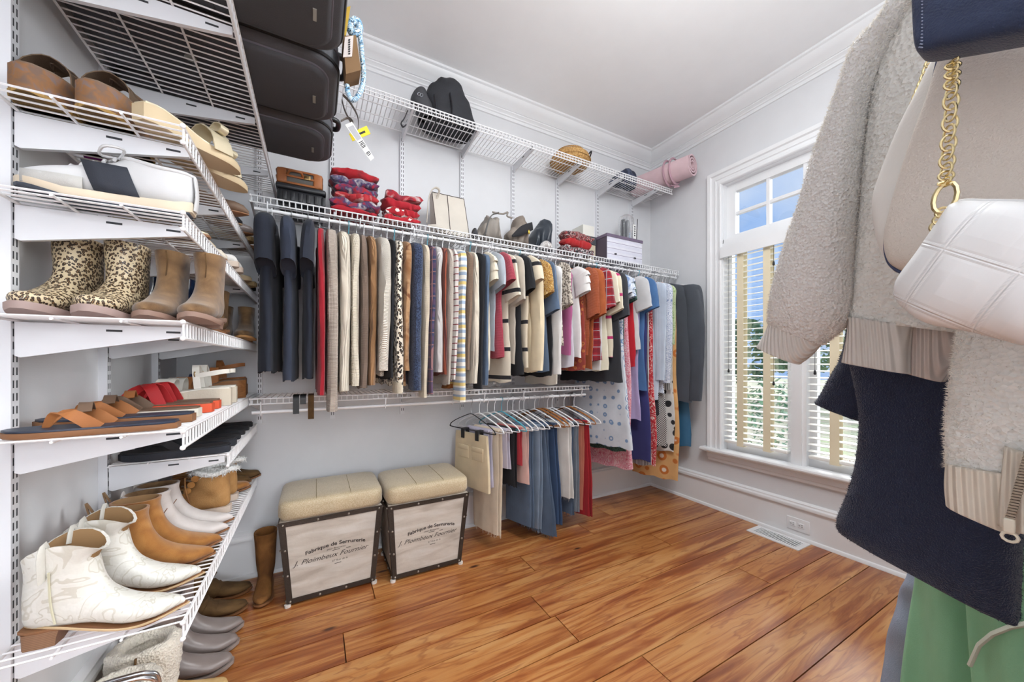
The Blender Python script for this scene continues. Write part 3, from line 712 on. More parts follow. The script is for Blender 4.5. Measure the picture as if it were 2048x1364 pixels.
def sneaker(label, loc, rz, roll=0):
    t = thing('sneaker', label, 'sneaker', loc, (roll, 0, rz)); L = .285; fw = footw(L, -.1, 1.02)
    wht = mat('sneaker_leather', (206, 206, 207), .5); gry = mat('sneaker_suede', (190, 188, 184), .9, bump=.2, bsc=500); navy = mat('sneaker_panel', (46, 50, 60), .8, bump=.15, bsc=700); mid = mat('foam_midsole', (224, 208, 184), .7); trd = mat('rubber_tread', (70, 76, 88), .8, bump=1, bsc=60, btype='vor')
    lb = lambda q: interp([(0, .014), (.1, .004), (.7, 0), (1, .022)], q)
    sole_mesh(L, lambda q: fw(q)*1.04, lb, lambda q: lb(q)+.007, 20).build('outsole', trd, t)
    sole_mesh(L*1.0, lambda q: fw(q)*1.07, lambda q: lb(q)+.006, lambda q: lb(q)+.030-.010*q, 20, x0=-.014).build('midsole', mid, t)
    z0 = .026
    Fp = [(L*.99, z0+.01), (L*.94, z0+.034), (L*.82, z0+.048), (L*.68, z0+.060), (L*.54, z0+.075), (L*.45, z0+.088), (L*.43, z0+.093), (.40*L, z0+.097)]
    Bp = [(L*.985, z0), (L*.93, z0-.004), (L*.82, z0-.004), (L*.66, z0-.004), (L*.48, z0-.004), (L*.22, z0), (-.008, z0+.012), (-.014, z0+.085)]
    ws = [.006, fw(.94), fw(.82), fw(.68), fw(.52)*1.0, .037, .036, .033]
    rs = loftAB([(x, 0, z) for x, z in Fp], [(x, 0, z) for x, z in Bp], [(0, w, 0) for w in ws], 28, 20, .84)
    MB().rings(rs).build('upper', wht, t)
    # collar, heel tab, side panel, toe guard, laces
    MB().tube(crom([(-.014, 0, z0+.088), (.004, -.022, z0+.087), (.05, -.032, z0+.086), (.10, -.022, z0+.096), (.116, 0, z0+.10), (.10, .022, z0+.096), (.05, .032, z0+.086), (.004, .022, z0+.087), (-.014, 0, z0+.088)], 30), .0055, 8).build('collar', wht, t)
    MB().tube(crom([(-.016, 0, z0), (-.020, 0, z0+.04), (-.016, 0, z0+.085)], 8), .013, 10, flat=.3).build('heel_tab', wht, t)
    for sg in (-1, 1):
        def side(x, z): return (x, sg*(interp([(.02, .038), (.08, .0385), (.14, .041), (.2, .045), (.26, .038)], x)*(1-max(0, (z-z0-.03))*5.)+.0035), z)
        g = [[side(x+(z-z0)*.35, z) for x in (.075, .10, .125, .150)] for z in (z0+.002, z0+.02, z0+.038, z0+.056, z0+.070)]
        MB().sheet(g).build('side_panel', navy, t, solid=.0025)
        g = [[side(x, z) for x in (.168, .19, .215, .24, .262)] for z in (z0-.002, z0+.012, z0+.026)]
        MB().sheet(g).build('toe_guard', gry, t, solid=.0025)
    for i in range(5):
        x = .125+i*.018; zz = z0+.098-i*.0085; MB().tube(crom([(x, -.024, zz-.012), (x+.004, 0, zz+.002), (x, .024, zz-.012)], 7), .0035, 6).build('lace', wht, t)
    for sg in (-1, 1):
        MB().tube(crom([(.125, 0, z0+.100), (.11, sg*.02, z0+.116), (.135, sg*.042, z0+.108), (.15, sg*.02, z0+.095), (.128, 0, z0+.101)], 16), .0032, 6).build('lace_loop', wht, t)
    return t
# ---- leathers and suedes
sTan = mat('tan_suede', (164, 110, 52), .95, pat='suede', c2=(136, 84, 34), c3=(184, 132, 72), sc=20, bump=.25, bsc=600, sheen=.3)
sBrown = mat('brown_suede', (120, 90, 58), .95, pat='suede', c2=(88, 62, 36), c3=(146, 114, 78), sc=26, bump=.25, bsc=600, sheen=.3)
sDkBrown = mat('dark_brown_suede', (92, 66, 36), .9, pat='suede', c2=(64, 44, 22), c3=(120, 90, 52), sc=14, bump=.3, bsc=500)
sGrey = mat('greige_suede', (206, 198, 194), .95, pat='suede', c2=(190, 180, 174), c3=(216, 209, 206), sc=12, bump=.2, bsc=600)
lWhite = mat('white_leather', (222, 220, 212), .38, pat='paisley', c2=(226, 224, 217), c3=(206, 202, 190), sc=9, bump=.6, bsc=30)
lWhiteP = mat('white_leather_plain', (216, 214, 206), .4, bump=.2, bsc=120)
lTaupe = mat('taupe_leather', (140, 128, 124), .32, var=.25, bump=.1, bsc=60)
lTanTop = mat('golden_suede', (196, 160, 104), .92, pat='suede', c2=(170, 132, 80), c3=(212, 182, 132), sc=18, bump=.3, bsc=500)
wStack = mat('stacked_wood', (150, 112, 84), .55, pat='hstripe', c2=(132, 96, 70), sc=260)
lSole = mat('leather_sole', (140, 96, 62), .55)
rSole = mat('pale_crepe_sole', (206, 190, 176), .7)
rBlk = mat('black_rubber', (30, 32, 38), .7, bump=.15, bsc=300)
cork = mat('cork', (170, 132, 84), .8, pat='cork', c2=(128, 84, 46), c3=(206, 172, 124), sc=1.2)
corkD = mat('painted_cork', (116, 92, 78), .8, pat='blotch', c2=(140, 98, 60), c3=(112, 104, 110), sc=36)
leop = mat('leopard_rubber', (208, 190, 156), .45, pat='leopard', c2=(58, 44, 34), c3=(140, 106, 66), sc=150, coat=.2)
navyR = mat('navy_rubber', (26, 40, 66), .15, coat=.6)
gold = mat('gold_satin', (206, 194, 166), .35, .35, var=.2)
orangeL = mat('cognac_leather', (176, 112, 62), .6, var=.25)
brownL = mat('brown_leather', (118, 94, 76), .55, var=.2)
navyL = mat('navy_leather', (52, 60, 78), .45, var=.15)
redL = mat('red_leather', (186, 36, 40), .55); coralS = mat('coral_sole', (222, 88, 52), .6)
whtL = mat('white_strap_leather', (228, 224, 214), .45); creamS = mat('cream_platform', (206, 196, 178), .7, bump=.2, bsc=200)
shear = mat('shearling', (244, 236, 220), .95, bump=1, bsc=170, btype='curl', sheen=.4, var=.2)
liningB = mat('leather_lining', (150, 116, 76), .7)
# ---- lowest shelf: white western boots, tan boots, greige boots, lined lace boots
PT = 0
for i, (y_, lb_) in enumerate(((1.19, 'white tooled western boot at the outer end of the lowest shelf'), (1.336, 'white tooled western boot standing next to the tan suede boots'))):
    b = boot(lb_, 'boot', (-.545, y_, ZF+.003), -.02, lWhite, lSole, L=.262, top=.205, hz=.036, ts=.007, sharp=1., shaft=.056, mLin=liningB, mHeel=wStack, flare=1.12, scallop=.018, name='western_boot')
    for yy in (-.052, .052):
        MB().tube(crom([(.045, yy*1.06, .155), (.045, yy*1.14, .205), (.045, yy*.92, .224), (.045, yy*.72, .195)], 10), .013, 8, flat=.25).build('pull_strap', lWhiteP, b)
    MB().tube(crom([(.268, 0, .014), (.22, -.036, .010), (.16, -.044, .010), (.06, -.033, .040), (-.004, 0, .046), (.06, .033, .040), (.16, .044, .010), (.22, .036, .010), (.268, 0, .014)], 40), .0025, 5).build('welt', mat('welt_stitch', (196, 168, 130), .7), b)
    for sg in (-1, 1): MB().tube(crom([(.055, sg*.036, .052), (.05, sg*.040, .10), (.052, sg*.050, .17)], 10), .002, 5).build('side_seam', mat('seam_piping', (206, 202, 176), .6), b)
for y_, lb_ in ((1.452, 'tan suede pointed ankle boot beside the white western boots'), (1.547, 'tan suede pointed ankle boot beside the pale greige boots')):
    b = boot(lb_, 'boot', (-.54, y_, ZF+.003), .0, sTan, lSole, L=.262, top=.188, hz=.034, ts=.006, sharp=.95, shaft=.050, mLin=liningB)
    MB().tube(crom([(-.012, -.004, .19), (-.02, 0, .222), (-.006, .004, .19)], 8), .006, 6, flat=.3).build('pull_tab', sBrown, b)
for y_, lb_ in ((1.642, 'greige suede pointed ankle boot beside the tan suede boots'), (1.735, 'greige suede pointed ankle boot next to the laced winter boot')):
    b = boot(lb_, 'boot', (-.545, y_, ZF+.003), .0, sGrey, lSole, L=.27, top=.180, hz=.032, ts=.006, sharp=.95, shaft=.050, mLin=sBrown)
    pulltab(b, sGrey, -.004, 0, .172, .016)
    MB().tube(crom([(.085, -.040, .045), (.11, -.041, .075), (.10, -.039, .10), (.115, -.040, .13)], 12), .0013, 5).build('seam', lSole, b)
wheat = mat('wheat_nubuck', (178, 134, 82), .9, pat='suede', c2=(150, 106, 60), c3=(196, 156, 104), sc=12, bump=.3, bsc=300)
fur = mat('white_fur', (232, 232, 230), .95, bump=1, bsc=120, btype='curl', sheen=.5)
def fluff(t, pts, r, m, n=420, ln=.016, seed=1, name='fur_trim'):
    rr = random.Random(seed); q = MB(); P = crom(pts, 40)
    q.tube(P, r*.7, 8)
    for _ in range(n):
        c = P[rr.randrange(40)]; d = Vector((rr.gauss(0, 1), rr.gauss(0, 1), rr.gauss(.3, 1))).normalized(); b = c+d*r*.5; s = d.cross(Vector((rr.random(), rr.random(), rr.random()))).normalized()*.0022
        e = b+d*ln*rr.uniform(.6, 1.2)+Vector((0, 0, -.003)); q.add([b-s, b+s, e], [(0, 1, 2)])
    return q.build(name, m, t, kind='stuff')
for y_, lb_ in ((1.868, 'wheat laced winter boot with white fur cuff and pale sole'), (2.02, 'wheat laced winter boot with fur cuff, tucked against the wall')):
    rr_ = (-.30 if y_ < 1.9 else -.42)
    b = boot(lb_, 'boot', (-.312, y_, ZF+.003), math.pi, wheat, rSole, L=.262, top=.175, hz=.004, ts=.026, sharp=.0, shaft=.062, mLin=fur, name='winter_boot')
    fluff(b, [(.115+.07*math.cos(a)-.07, .058*math.sin(a), .178+.006*math.sin(3*a)) for a in [i*math.pi/4 for i in range(9)]], .014, fur, 500)
    for i in range(5):
        z = .075+i*.022; x = .165-i*.012
        for sg in (-1, 1):
            MB().lathe([(.002, 0), (.011, .001), (.012, .004), (.006, .006)], (0, 0, 0), 12).xf(Matrix.Translation((x-.022, sg*(.038+i*.003), z)) @ Matrix.Rotation(-sg*math.pi/2, 4, 'X')).build('eyelet', sTan, b)
        MB().tube(crom([(x-.02, -.036, z), (x+.006, 0, z+.008), (x-.02, .036, z+.012)], 8), .0028, 6).build('lace', sBrown, b)
    MB().tube(crom([(.13, .03, .165), (.12, .062, .12), (.10, .066, .05), (.07, .068, .016), (.02, .072, .010)], 16), .0026, 6).build('loose_lace', sTan, b)
for y_, x_, lb_ in ((2.13, -.55, 'tan suede loafer boot behind the fur trimmed boots'), (2.232, -.56, 'dark brown slouched ankle boot at the corner end of the lowest shelf'), (2.325, -.53, 'dark brown suede ankle boot closest to the corner on the lowest shelf')):
    boot(lb_, 'boot', (x_, y_, ZF+.003), .05, sTan if 'tan' in lb_ else sDkBrown, lSole, L=.275, top=.12 if 'tan' in lb_ else .25, hz=.018, ts=.008, sharp=.3, shaft=.050, slouch=.004 if 'dark' in lb_ else .001, seed=y_)
# ---- boots on the eye-level shelf, toes towards the doorway
for x_, y_, r_, lb_ in ((-.532, 1.405, -1.60, 'leopard print rubber ankle boot against the wall'), (-.441, 1.40, -1.57, 'leopard print rubber ankle boot in front of the navy rubber boot')):
    b = boot(lb_, 'boot', (x_, y_, ZCs+.003), r_, leop, mat('mauve_rubber_sole', (168, 146, 140), .6), L=.262, top=.212, hz=.016, ts=.016, sharp=.25, shaft=.048, name='rain_boot', flare=.95, sw=.043, lean=.0)
for x_, lb_ in ((-.53, 'shiny navy rubber rain boot behind the leopard boot'), (-.435, 'shiny navy rubber rain boot behind the brown suede boot')):
    boot(lb_, 'boot', (x_, 1.83, ZCs+.003), -1.57, navyR, rBlk, L=.265, top=.205, hz=.014, ts=.012, sharp=.2, shaft=.050, name='rain_boot', mLin=rBlk)
for x_, y_, r_, lb_ in ((-.354, 1.415, -1.57, 'brown suede chelsea boot between leopard boot and its mate'), (-.268, 1.395, -1.56, 'brown suede chelsea boot standing over the shelf nose')):
    b = boot(lb_, 'boot', (x_, y_, ZCs+.003), r_, sBrown, mat('worn_sole', (150, 122, 108), .6), L=.250, top=.205, hz=.02, ts=.012, sharp=.3, shaft=.041, mLin=sDkBrown)
    MB().tube(crom([(.108, .0, .13), (.106, .002, .17), (.107, .0, .202)], 8), .0016, 5).build('front_seam', sDkBrown, b)
boot('dark brown tall suede boot behind the pair of chelsea boots', 'boot', (-.335, 1.84, ZCs+.003), -1.57, sDkBrown, lSole, L=.262, top=.175, hz=.02, ts=.01, sharp=.3, shaft=.044)
for x_, y_, lb_ in ((-.385, 2.24, 'small brown suede bootie by the corner, wall side'), (-.298, 2.23, 'small brown suede bootie with cream toe edge near the navy shirts'), (-.472, 2.25, 'small brown suede bootie deepest in the corner')):
    boot(lb_, 'boot', (x_, y_, ZCs+.003), -1.5, sBrown, mat('tan_crepe', (196, 146, 90), .7), L=.25, top=.165, hz=.012, ts=.009, sharp=.2, shaft=.040)
# ---- sandal shelf
sandal('navy and cognac leather thong sandal at the outer end of the sandal shelf', (-.305, 1.19, ZD+.003), math.pi+.03, navyL, lSole, orangeL, L=.275, ts=.013, mS2=brownL)
sandal('navy and cognac leather thong sandal lying on top of its mate', (-.30, 1.295, ZD+.003), math.pi-.02, navyL, lSole, orangeL, L=.285, ts=.02, mS2=brownL)
sandal('brown leather thong sandal tucked behind the cognac sandals', (-.31, 1.402, ZD+.003), math.pi-.04, brownL, mat('white_foam_sole', (222, 218, 206), .6), brownL, L=.265, ts=.024, mS2=orangeL)
for y_, lb_ in ((1.507, 'red strapped sandal with coral sole beside the brown thong sandal'), (1.606, 'red strapped sandal with coral sole beside the white platform sandal')):
    sandal(lb_, (-.30, y_, ZD+.003), math.pi-.02, brownL, coralS, redL, L=.255, ts=.028, kind='cross', mS2=brownL)
for y_, lb_ in ((1.712, 'white buckled platform sandal with cream sole'), (1.815, 'white buckled platform sandal standing by the cork wedge')):
    sandal(lb_, (-.285, y_, ZD+.003), math.pi+.03, whtL, creamS, whtL, L=.25, ts=.045, wedge=.018, kind='ankle', name='platform_sandal')
sandal('tan leather slide with cork wedge sole', (-.30, 1.918, ZD+.003), math.pi, sBrown, cork, orangeL, L=.25, ts=.03, wedge=.03, kind='slide')
sandal('brown wooden soled sandal with navy buckle strap', (-.285, 2.035, ZD+.003), math.pi+.1, brownL, mat('wood_sole', (150, 100, 54), .55, pat='wood', c2=(120, 76, 38), c3=(170, 118, 70), sc=3), mat('navy_strap', (36, 46, 82), .4), L=.25, ts=.035, wedge=.045, kind='slide', mS2=orangeL)
sandal('brown wooden soled sandal leaning by the corner', (-.30, 2.15, ZD+.003), math.pi-.08, orangeL, mat('wood_sole', (150, 100, 54), .55, pat='wood', c2=(120, 76, 38), c3=(170, 118, 70), sc=3), orangeL, L=.25, ts=.035, wedge=.05, kind='ankle')
sandal('black leather slide at the back of the sandal shelf', (-.31, 2.26, ZD+.003), math.pi, rBlk, mat('tan_wedge', (166, 112, 58), .6), rBlk, L=.25, ts=.03, wedge=.02, kind='slide')
# ---- short shelf: black sandals
sandal('black flip flop at the outer end of the short shelf', (-.285, 1.685, ZE+.003), math.pi+.02, rBlk, mat('black_foam', (36, 40, 50), .75, bump=.2, bsc=200), rBlk, L=.285, ts=.024, kind='thong', name='flip_flop')
f_ = sandal('black flip flop with a small green tag', (-.285, 1.795, ZE+.003), math.pi-.04, rBlk, mat('black_foam', (36, 40, 50), .75, bump=.2, bsc=200), rBlk, L=.285, ts=.024, kind='thong', name='flip_flop')
MB().box((.128, -.052, .030), (.146, -.049, .046)).build('green_tag', mat('green_label', (60, 190, 90), .5), f_, smooth=False)
for y_, lb_ in ((1.93, 'black slide sandal beside the flip flops'), (2.04, 'black leather slide with broad strap'), (2.16, 'black studded slide near the corner'), (2.27, 'black slide deepest on the short shelf')):
    sandal(lb_, (-.29, y_, ZE+.003), math.pi, rBlk, rBlk, mat('black_leather', (40, 42, 48), .3, var=.2), L=.25, ts=.018, kind='slide')
# ---- top shoe shelves seen from below
for x_, y_, lb_ in ((-.535, 1.42, 'brown painted cork clog at the wall end of the top shoe shelf'), (-.437, 1.42, 'brown suede clog with painted cork sole and gold tread')):
    b = sandal(lb_, (x_, y_, ZA+.003), -1.58, brownL, corkD, mat('clog_suede', (104, 84, 66), .9, bump=.2, bsc=500), L=.262, ts=.06, wedge=.03, kind='slide', name='clog', mS2=mat('clog_suede', (104, 84, 66), .9, bump=.2, bsc=500))
    sole_mesh(.262, lambda q: footw(.262, .05)(q)*1.1, lambda q: .004*(max(0, q-.8)*5)**2, lambda q: .008+.004*(max(0, q-.8)*5)**2).build('tread', mat('gold_tread', (176, 140, 78), .7, bump=1, bsc=90, btype='vor'), b)
    MB().tube(crom([(.17, .0, .13), (.05, -.045, .135), (.02, 0, .145), (.05, .045, .135), (.17, 0, .13)], 24), .004, 6).build('sling', brownL, b)
def bow(t, c, s, m):
    for sg in (-1, 1):
        strap(t, [(c[0], c[1]+sg*y*s, c[2]+z*s) for y, z in ((.05, .05), (.5, .5), (1.05, .45), (1.25, .1), (.95, -.2), (.45, -.12), (.05, -.02))], s*.75, m, 'bow_loop', 20)
        strap(t, [(c[0]+x*s, c[1]+sg*y*s, c[2]+z*s) for x, y, z in ((0, .05, 0), (.4, .35, .05), (.9, .6, -.35))], (s*.3, s*.6), m, 'bow_tail', 8)
    MB().tube([(c[0]-s*.3, c[1], c[2]+.002), (c[0]+s*.3, c[1], c[2]+.002)], s*.2, 10).build('bow_knot', m, t)
for y_, lb_ in ((1.165, 'gold satin bow mule beside the cork clogs'), (1.30, 'gold satin bow mule behind its mate')):
    b = sandal(lb_, (-.358, y_, ZA+.003), .92, gold, mat('beige_sole', (200, 180, 146), .6), gold, L=.255, ts=.012, wedge=.028, kind='slide', name='mule', sharp=.6)
    bow(b, (.172, 0, .084), .032, gold)
magenta = mat('magenta_cloth', (156, 32, 146), .8, bump=.3, bsc=300, var=.3)
m_ = MB().rbox((-.575, 1.47, ZA+.008), (-.49, 1.66, ZA+.034), .012); 
tag(m_.jitter(.004, 14).build('folded_cloth', magenta), 'magenta cloth pouch lying flat under the clogs', 'cloth')
pump('brown leather pump on the top shoe shelf', (-.46, 1.72, ZA+.003), .02, brownL, lSole, hz=.05)
pump('black pump with tan insole hanging heel over the shelf nose', (-.50, 1.86, ZA+.003), .0, rBlk, mat('tan_insole', (190, 156, 120), .6), hz=.075)
pump('taupe pump next to the black pump', (-.47, 1.98, ZA+.003), .0, lTaupe, lSole, hz=.05)
sandal('woven beige flat sandal with raffia sole by the back wall', (-.51, 2.10, ZA+.003), .0, gold, mat('raffia', (190, 164, 120), .85, bump=.8, bsc=160, btype='vor'), gold, L=.265, ts=.02, kind='cross')
sandal('tan flat sandal deepest on the top shoe shelf', (-.50, 2.24, ZA+.003), .0, orangeL, lSole, orangeL, L=.255, ts=.012, kind='cross')
# ---- second shelf
sneaker('white and charcoal running sneaker with cream foam sole', (-.288, 1.215, ZB+.004), math.pi)
sandal('beige flat sandal behind the sneaker', (-.52, 1.36, ZB+.003), .0, gold, lSole, brownL, L=.25, ts=.010, kind='thong')
pump('beige leather pump behind the sneaker', (-.52, 1.50, ZB+.003), .02, mat('beige_patent', (206, 188, 160), .35), lSole, hz=.055)
pump('bone leather pump beside the beige pump', (-.51, 1.62, ZB+.003), .02, mat('bone_leather', (216, 206, 190), .4), lSole, hz=.055)
for y_, lb_ in ((1.76, 'folded white canvas shoe on the second shelf'), (1.86, 'white canvas slip on shoe next to its mate')):
    boot(lb_, 'shoe', (-.53, y_, ZB+.003), .0, mat('white_canvas', (226, 224, 220), .9, bump=.3, bsc=500), rSole, L=.265, top=.105, hz=.004, ts=.02, sharp=.0, shaft=.042, name='canvas_shoe')
sandal('gold strapped sandal on the second shelf near the back wall', (-.51, 1.99, ZB+.003), .02, gold, mat('beige_sole', (200, 180, 146), .6), gold, L=.26, ts=.015, wedge=.03, kind='ankle')
sandal('tan espadrille with raffia sole by the back wall', (-.51, 2.12, ZB+.003), .0, gold, mat('raffia', (190, 164, 120), .85, bump=.8, bsc=160, btype='vor'), orangeL, L=.265, ts=.02, kind='slide')
pump('black strappy heel in the corner of the second shelf', (-.50, 2.25, ZB+.003), .0, rBlk, rBlk, hz=.06)
# ---- on the floor under the shelves
for y_, lb_ in ((1.40, 'tan suede boot with open shearling cuff, outermost on the floor'), (1.575, 'tan suede boot with open shearling cuff beside its mate')):
    b = boot(lb_, 'boot', (-.535, y_, .0), .0, lTanTop, mat('grey_rubber_sole', (150, 140, 132), .7), L=.272, top=.24, hz=.004, ts=.016, sharp=-.1, shaft=.066, mLin=shear, name='shearling_boot', vamp=1.05)
    q = MB().rings(loftAB([(.135, 0, .10), (.142, 0, .15), (.148, 0, .20), (.142, 0, .252), (.118, 0, .262), (.105, 0, .235)], [(-.022, 0, .10), (-.026, 0, .15), (-.032, 0, .20), (-.026, 0, .252), (0, 0, .262), (.012, 0, .235)], [(0, .062, 0), (0, .070, 0), (0, .076, 0), (0, .070, 0), (0, .052, 0), (0, .04, 0)], 40, 40, .9), False, False)
    q.jitter(.006, 55, y_).jitter(.003, 140, y_); q.build('shearling_cuff', shear, b)
    q = MB().tube(crom([(.055, -.076, .13), (.058, -.078, .19), (.06, -.07, .255)], 8), .010, 6, flat=.3).build('toggle_strap', sDkBrown, b)
for y_, lb_ in ((1.715, 'taupe leather boot on the floor beside the shearling boots'), (1.825, 'taupe leather boot on the floor next to its mate'), (1.935, 'muddy brown leather boot on the floor behind the taupe boots')):
    boot(lb_, 'boot', (-.555, y_, 0), .0, lTaupe if 'taupe' in lb_ else mat('muddy_leather', (126, 108, 84), .5, pat='suede', c2=(90, 76, 58), c3=(150, 130, 100), sc=9), mat('taupe_sole', (150, 136, 130), .5), L=.282, top=.27, hz=.016, ts=.014, sharp=.25, shaft=.050)
boot('dark brown slouched tall boot collapsed against the back wall', 'boot', (-.555, 2.075, 0), .0, sDkBrown, lSole, L=.28, top=.34, hz=.01, ts=.01, sharp=.2, shaft=.058, slouch=.009, seed=2, flare=1.0)
boot('dark brown slouched tall boot leaning over its mate', 'boot', (-.56, 2.235, 0), .0, sDkBrown, lSole, L=.28, top=.30, hz=.01, ts=.01, sharp=.2, shaft=.058, slouch=.010, seed=4, lean=.03)
b = boot('rust brown suede boot shaft propped beside the storage ottoman', 'boot', (-.222, 2.29, 0), -1.57, mat('rust_suede', (122, 78, 34), .9, pat='suede', c2=(88, 52, 20), c3=(148, 102, 52), sc=12, bump=.4, bsc=200), lSole, L=.25, top=.285, hz=.01, ts=.01, sharp=.2, shaft=.056, flare=1.08, slouch=0, seed=1)
# chrome loop of the rack below the shelf
t = thing('chrome_rack', 'chrome tubular shoe rack loop in front of the shearling boots', 'shoe rack', (-.40, 1.28, 0))
chrome = mat('chrome', (196, 200, 206), .18, 1, var=0)
for dy in (0, .016):
    MB().tube(crom([(-.58, 1.27+dy, .34), (-.50, 1.27+dy, .343), (-.43, 1.27+dy, .345), (-.385, 1.275+dy, .335), (-.365, 1.28+dy, .30), (-.362, 1.28+dy, .15), (-.362, 1.28+dy, .006)], 40), .0055, 10).build('rail', chrome, t, world=True)
MB().tube([(-.58, 1.278, .34), (-.58, 1.278, .006)], .0055, 10).build('leg', chrome, t, world=True)
# ================================================================ hanging clothes
rc = random.Random(11)
HW = mat('white_hanger_plastic', (236, 236, 238), .4, var=0); HK = mat('black_velvet_hanger', (30, 30, 34), .9, var=0); HT = mat('teal_hanger_plastic', (86, 170, 190), .4, var=0)
HWD = mat('wooden_hanger', (170, 112, 60), .5, pat='wood', c2=(140, 86, 40), c3=(190, 136, 84), sc=4); HC = mat('hanger_hook_steel', (190, 192, 196), .3, 1, var=0)
HMATS = {'white': HW, 'black': HK, 'teal': HT, 'wooden': HWD}
_hang = {}
def hanger(kind, bar, loc, rz, label, group, k=1., clips=False):
    """hook over the rod, two sloping arms, optional trouser bar; meshes are shared, k narrows the arms"""
    key = (kind, bar)
    if key not in _hang:
        m = HMATS[kind]; r = .0042 if kind in ('white', 'teal') else .0034; rh = .0022
        arc = [(0, .0135*math.cos(a), -.0085+.0135*math.sin(a)) for a in [math.radians(d) for d in (-15, 20, 55, 90, 125, 160, 195, 222)]]
        hook = MB().tube(crom(arc+[(0, -.004, -.028), (0, 0, -.042), (0, 0, -.084)], 30), rh, 6)
        pts = crom([(0, -.205, -.166), (0, -.15, -.138), (0, -.06, -.104), (0, 0, -.088), (0, .06, -.104), (0, .15, -.138), (0, .205, -.166)], 24)
        arms = MB().tube(pts, .0062 if kind == 'wooden' else r, 6, flat=1. if kind != 'black' else .7)
        b = None
        if bar: b = MB().tube(crom([(0, -.205, -.166), (0, -.213, -.178), (0, -.20, -.188), (0, 0, -.188), (0, .20, -.188), (0, .213, -.178), (0, .205, -.166)], 26), .0032, 6)
        _hang[key] = [(n, q, mm, None) for n, q, mm in [('hook', hook, HC if kind in ('wooden', 'black') else m), ('arms', arms, m)]+([('bar', b, m)] if b else [])]
    t = thing('clothes_hanger', label, 'hanger', loc, rz, group); new = []
    for n, q, mm, o in _hang[key]:
        if o is None: o = q.build(n, mm, t)
        else: o = o.copy(); COL.objects.link(o); o.parent = t
        o.scale = (1, k if n != 'hook' else 1, 1); new.append((n, q, mm, o))
    _hang[key] = new
    return t
def calm(mb, amp, fr, seed, s, z0=-.16):
    """wrinkles that grow below the shoulders, then keep the cloth inside its slot of half width s"""
    out = []
    for q in mb.v:
        f = min(1, max(0, (z0-q[2])/.15)); d = mnoise.noise_vector(Vector(q)*fr+Vector((seed*3.7, seed*1.3, 0)))*amp*f
        x, y, z = q[0]+d.x, q[1]+d.y*.6, q[2]+d.z*.4
        out.append((s*math.tanh(x/s), y, z))
    mb.v = out; return mb
def ripple(y, z, t, A, k, ph): return A*(math.sin(k*y*1.0+ph+z*1.2)*.6+math.sin(k*1.9*y+ph*1.7-z*2)*.4)*t
def body(L, wsh, whem, th, fold, seed, top=-.078, neck=.055, drop=.065, k=34, flare=1., waist=0.):
    """flattened garment body hanging from sloped shoulders"""
    rows = [(top+.004, neck*.7, max(.009, th*.5)), (top, neck, max(.011, th*.7)), (top-drop*.5, lerp(neck, wsh, .55), th*.8), (top-drop*.85, wsh*.92, th*.8), (top-drop-.03, wsh, th*.9), (top-drop-.10, wsh*.96, th)]
    z0 = top-drop-.10; zb = -L; n = 12; rs = []
    for i in range(1, n+1):
        t = i/n; w = lerp(wsh*.96, whem, t)-waist*math.sin(math.pi*min(1, t*1.6))*(1 if t < .62 else 0); rows.append((lerp(z0, zb, t), w, th*lerp(1, flare, t)))
    nn = 36
    for z, w, tt in rows:
        f = min(1, max(0, (top-z)/(L*.8))); r = []
        for j in range(nn):
            a = 2*math.pi*j/nn; c, s = math.cos(a), math.sin(a)
            y = w*math.copysign(abs(c)**.8, c); x = tt*math.copysign(abs(s)**.75, s)
            x += ripple(y, z, f, fold, k, seed)+.25*ripple(y+.1, z, f, fold, k*1.3, seed*2+(3 if s > 0 else 0))
            y += .012*f*math.sin(seed+z*7)
            r.append((x, y, z+.006*f*math.sin(y*40+seed)))
        rs.append(r)
    last = rs[-1]; cx = sum(p[0] for p in last)/nn
    rs.append([(p[0]*.9+cx*.1, p[1]*.97, p[2]+.012) for p in last])
    return MB().rings(rs, False, True)
def sleeve(L, sgn, wsh, r0, r1, seed, top=-.078, drop=.065, out=.03, thick=.03, bulge=0.):
    z0 = top-drop+.01; y0 = wsh*.90
    ln = L-(-z0)
    path = [(0, sgn*(y0-.02), z0+.012), (0, sgn*(y0+.020), z0-.035), (0, sgn*(y0+out*.8), z0-ln*.25), (0, sgn*(y0+out*1.0+bulge*.3), z0-ln*.6), (0, sgn*(y0+out*.7), -L)]
    P = crom(path, 18); rs = []
    for i, p in enumerate(P):
        t = i/17; ry = interp([(0, r0*.75), (.12, r0), (.6, lerp(r0, r1, .5)+bulge), (.82, r1+bulge*.9), (.9, r1), (1, r1)], t); rx = thick*interp([(0, .8), (.3, 1.1), (1, .9)], t)
        d = .010*math.sin(seed+t*6)
        rs.append([(p.x+d+rx*math.cos(2*math.pi*j/14)+.004*math.sin(3*j+t*9+seed), p.y+ry*math.sin(2*math.pi*j/14), p.z) for j in range(14)])
    rs.append([(q[0], q[1]*1.0, q[2]+.02) for q in [(lerp(sum(p[0] for p in rs[-1])/14, p[0], .8), lerp(sum(p[1] for p in rs[-1])/14, p[1], .85), p[2]) for p in rs[-1]]])
    return MB().rings(rs)
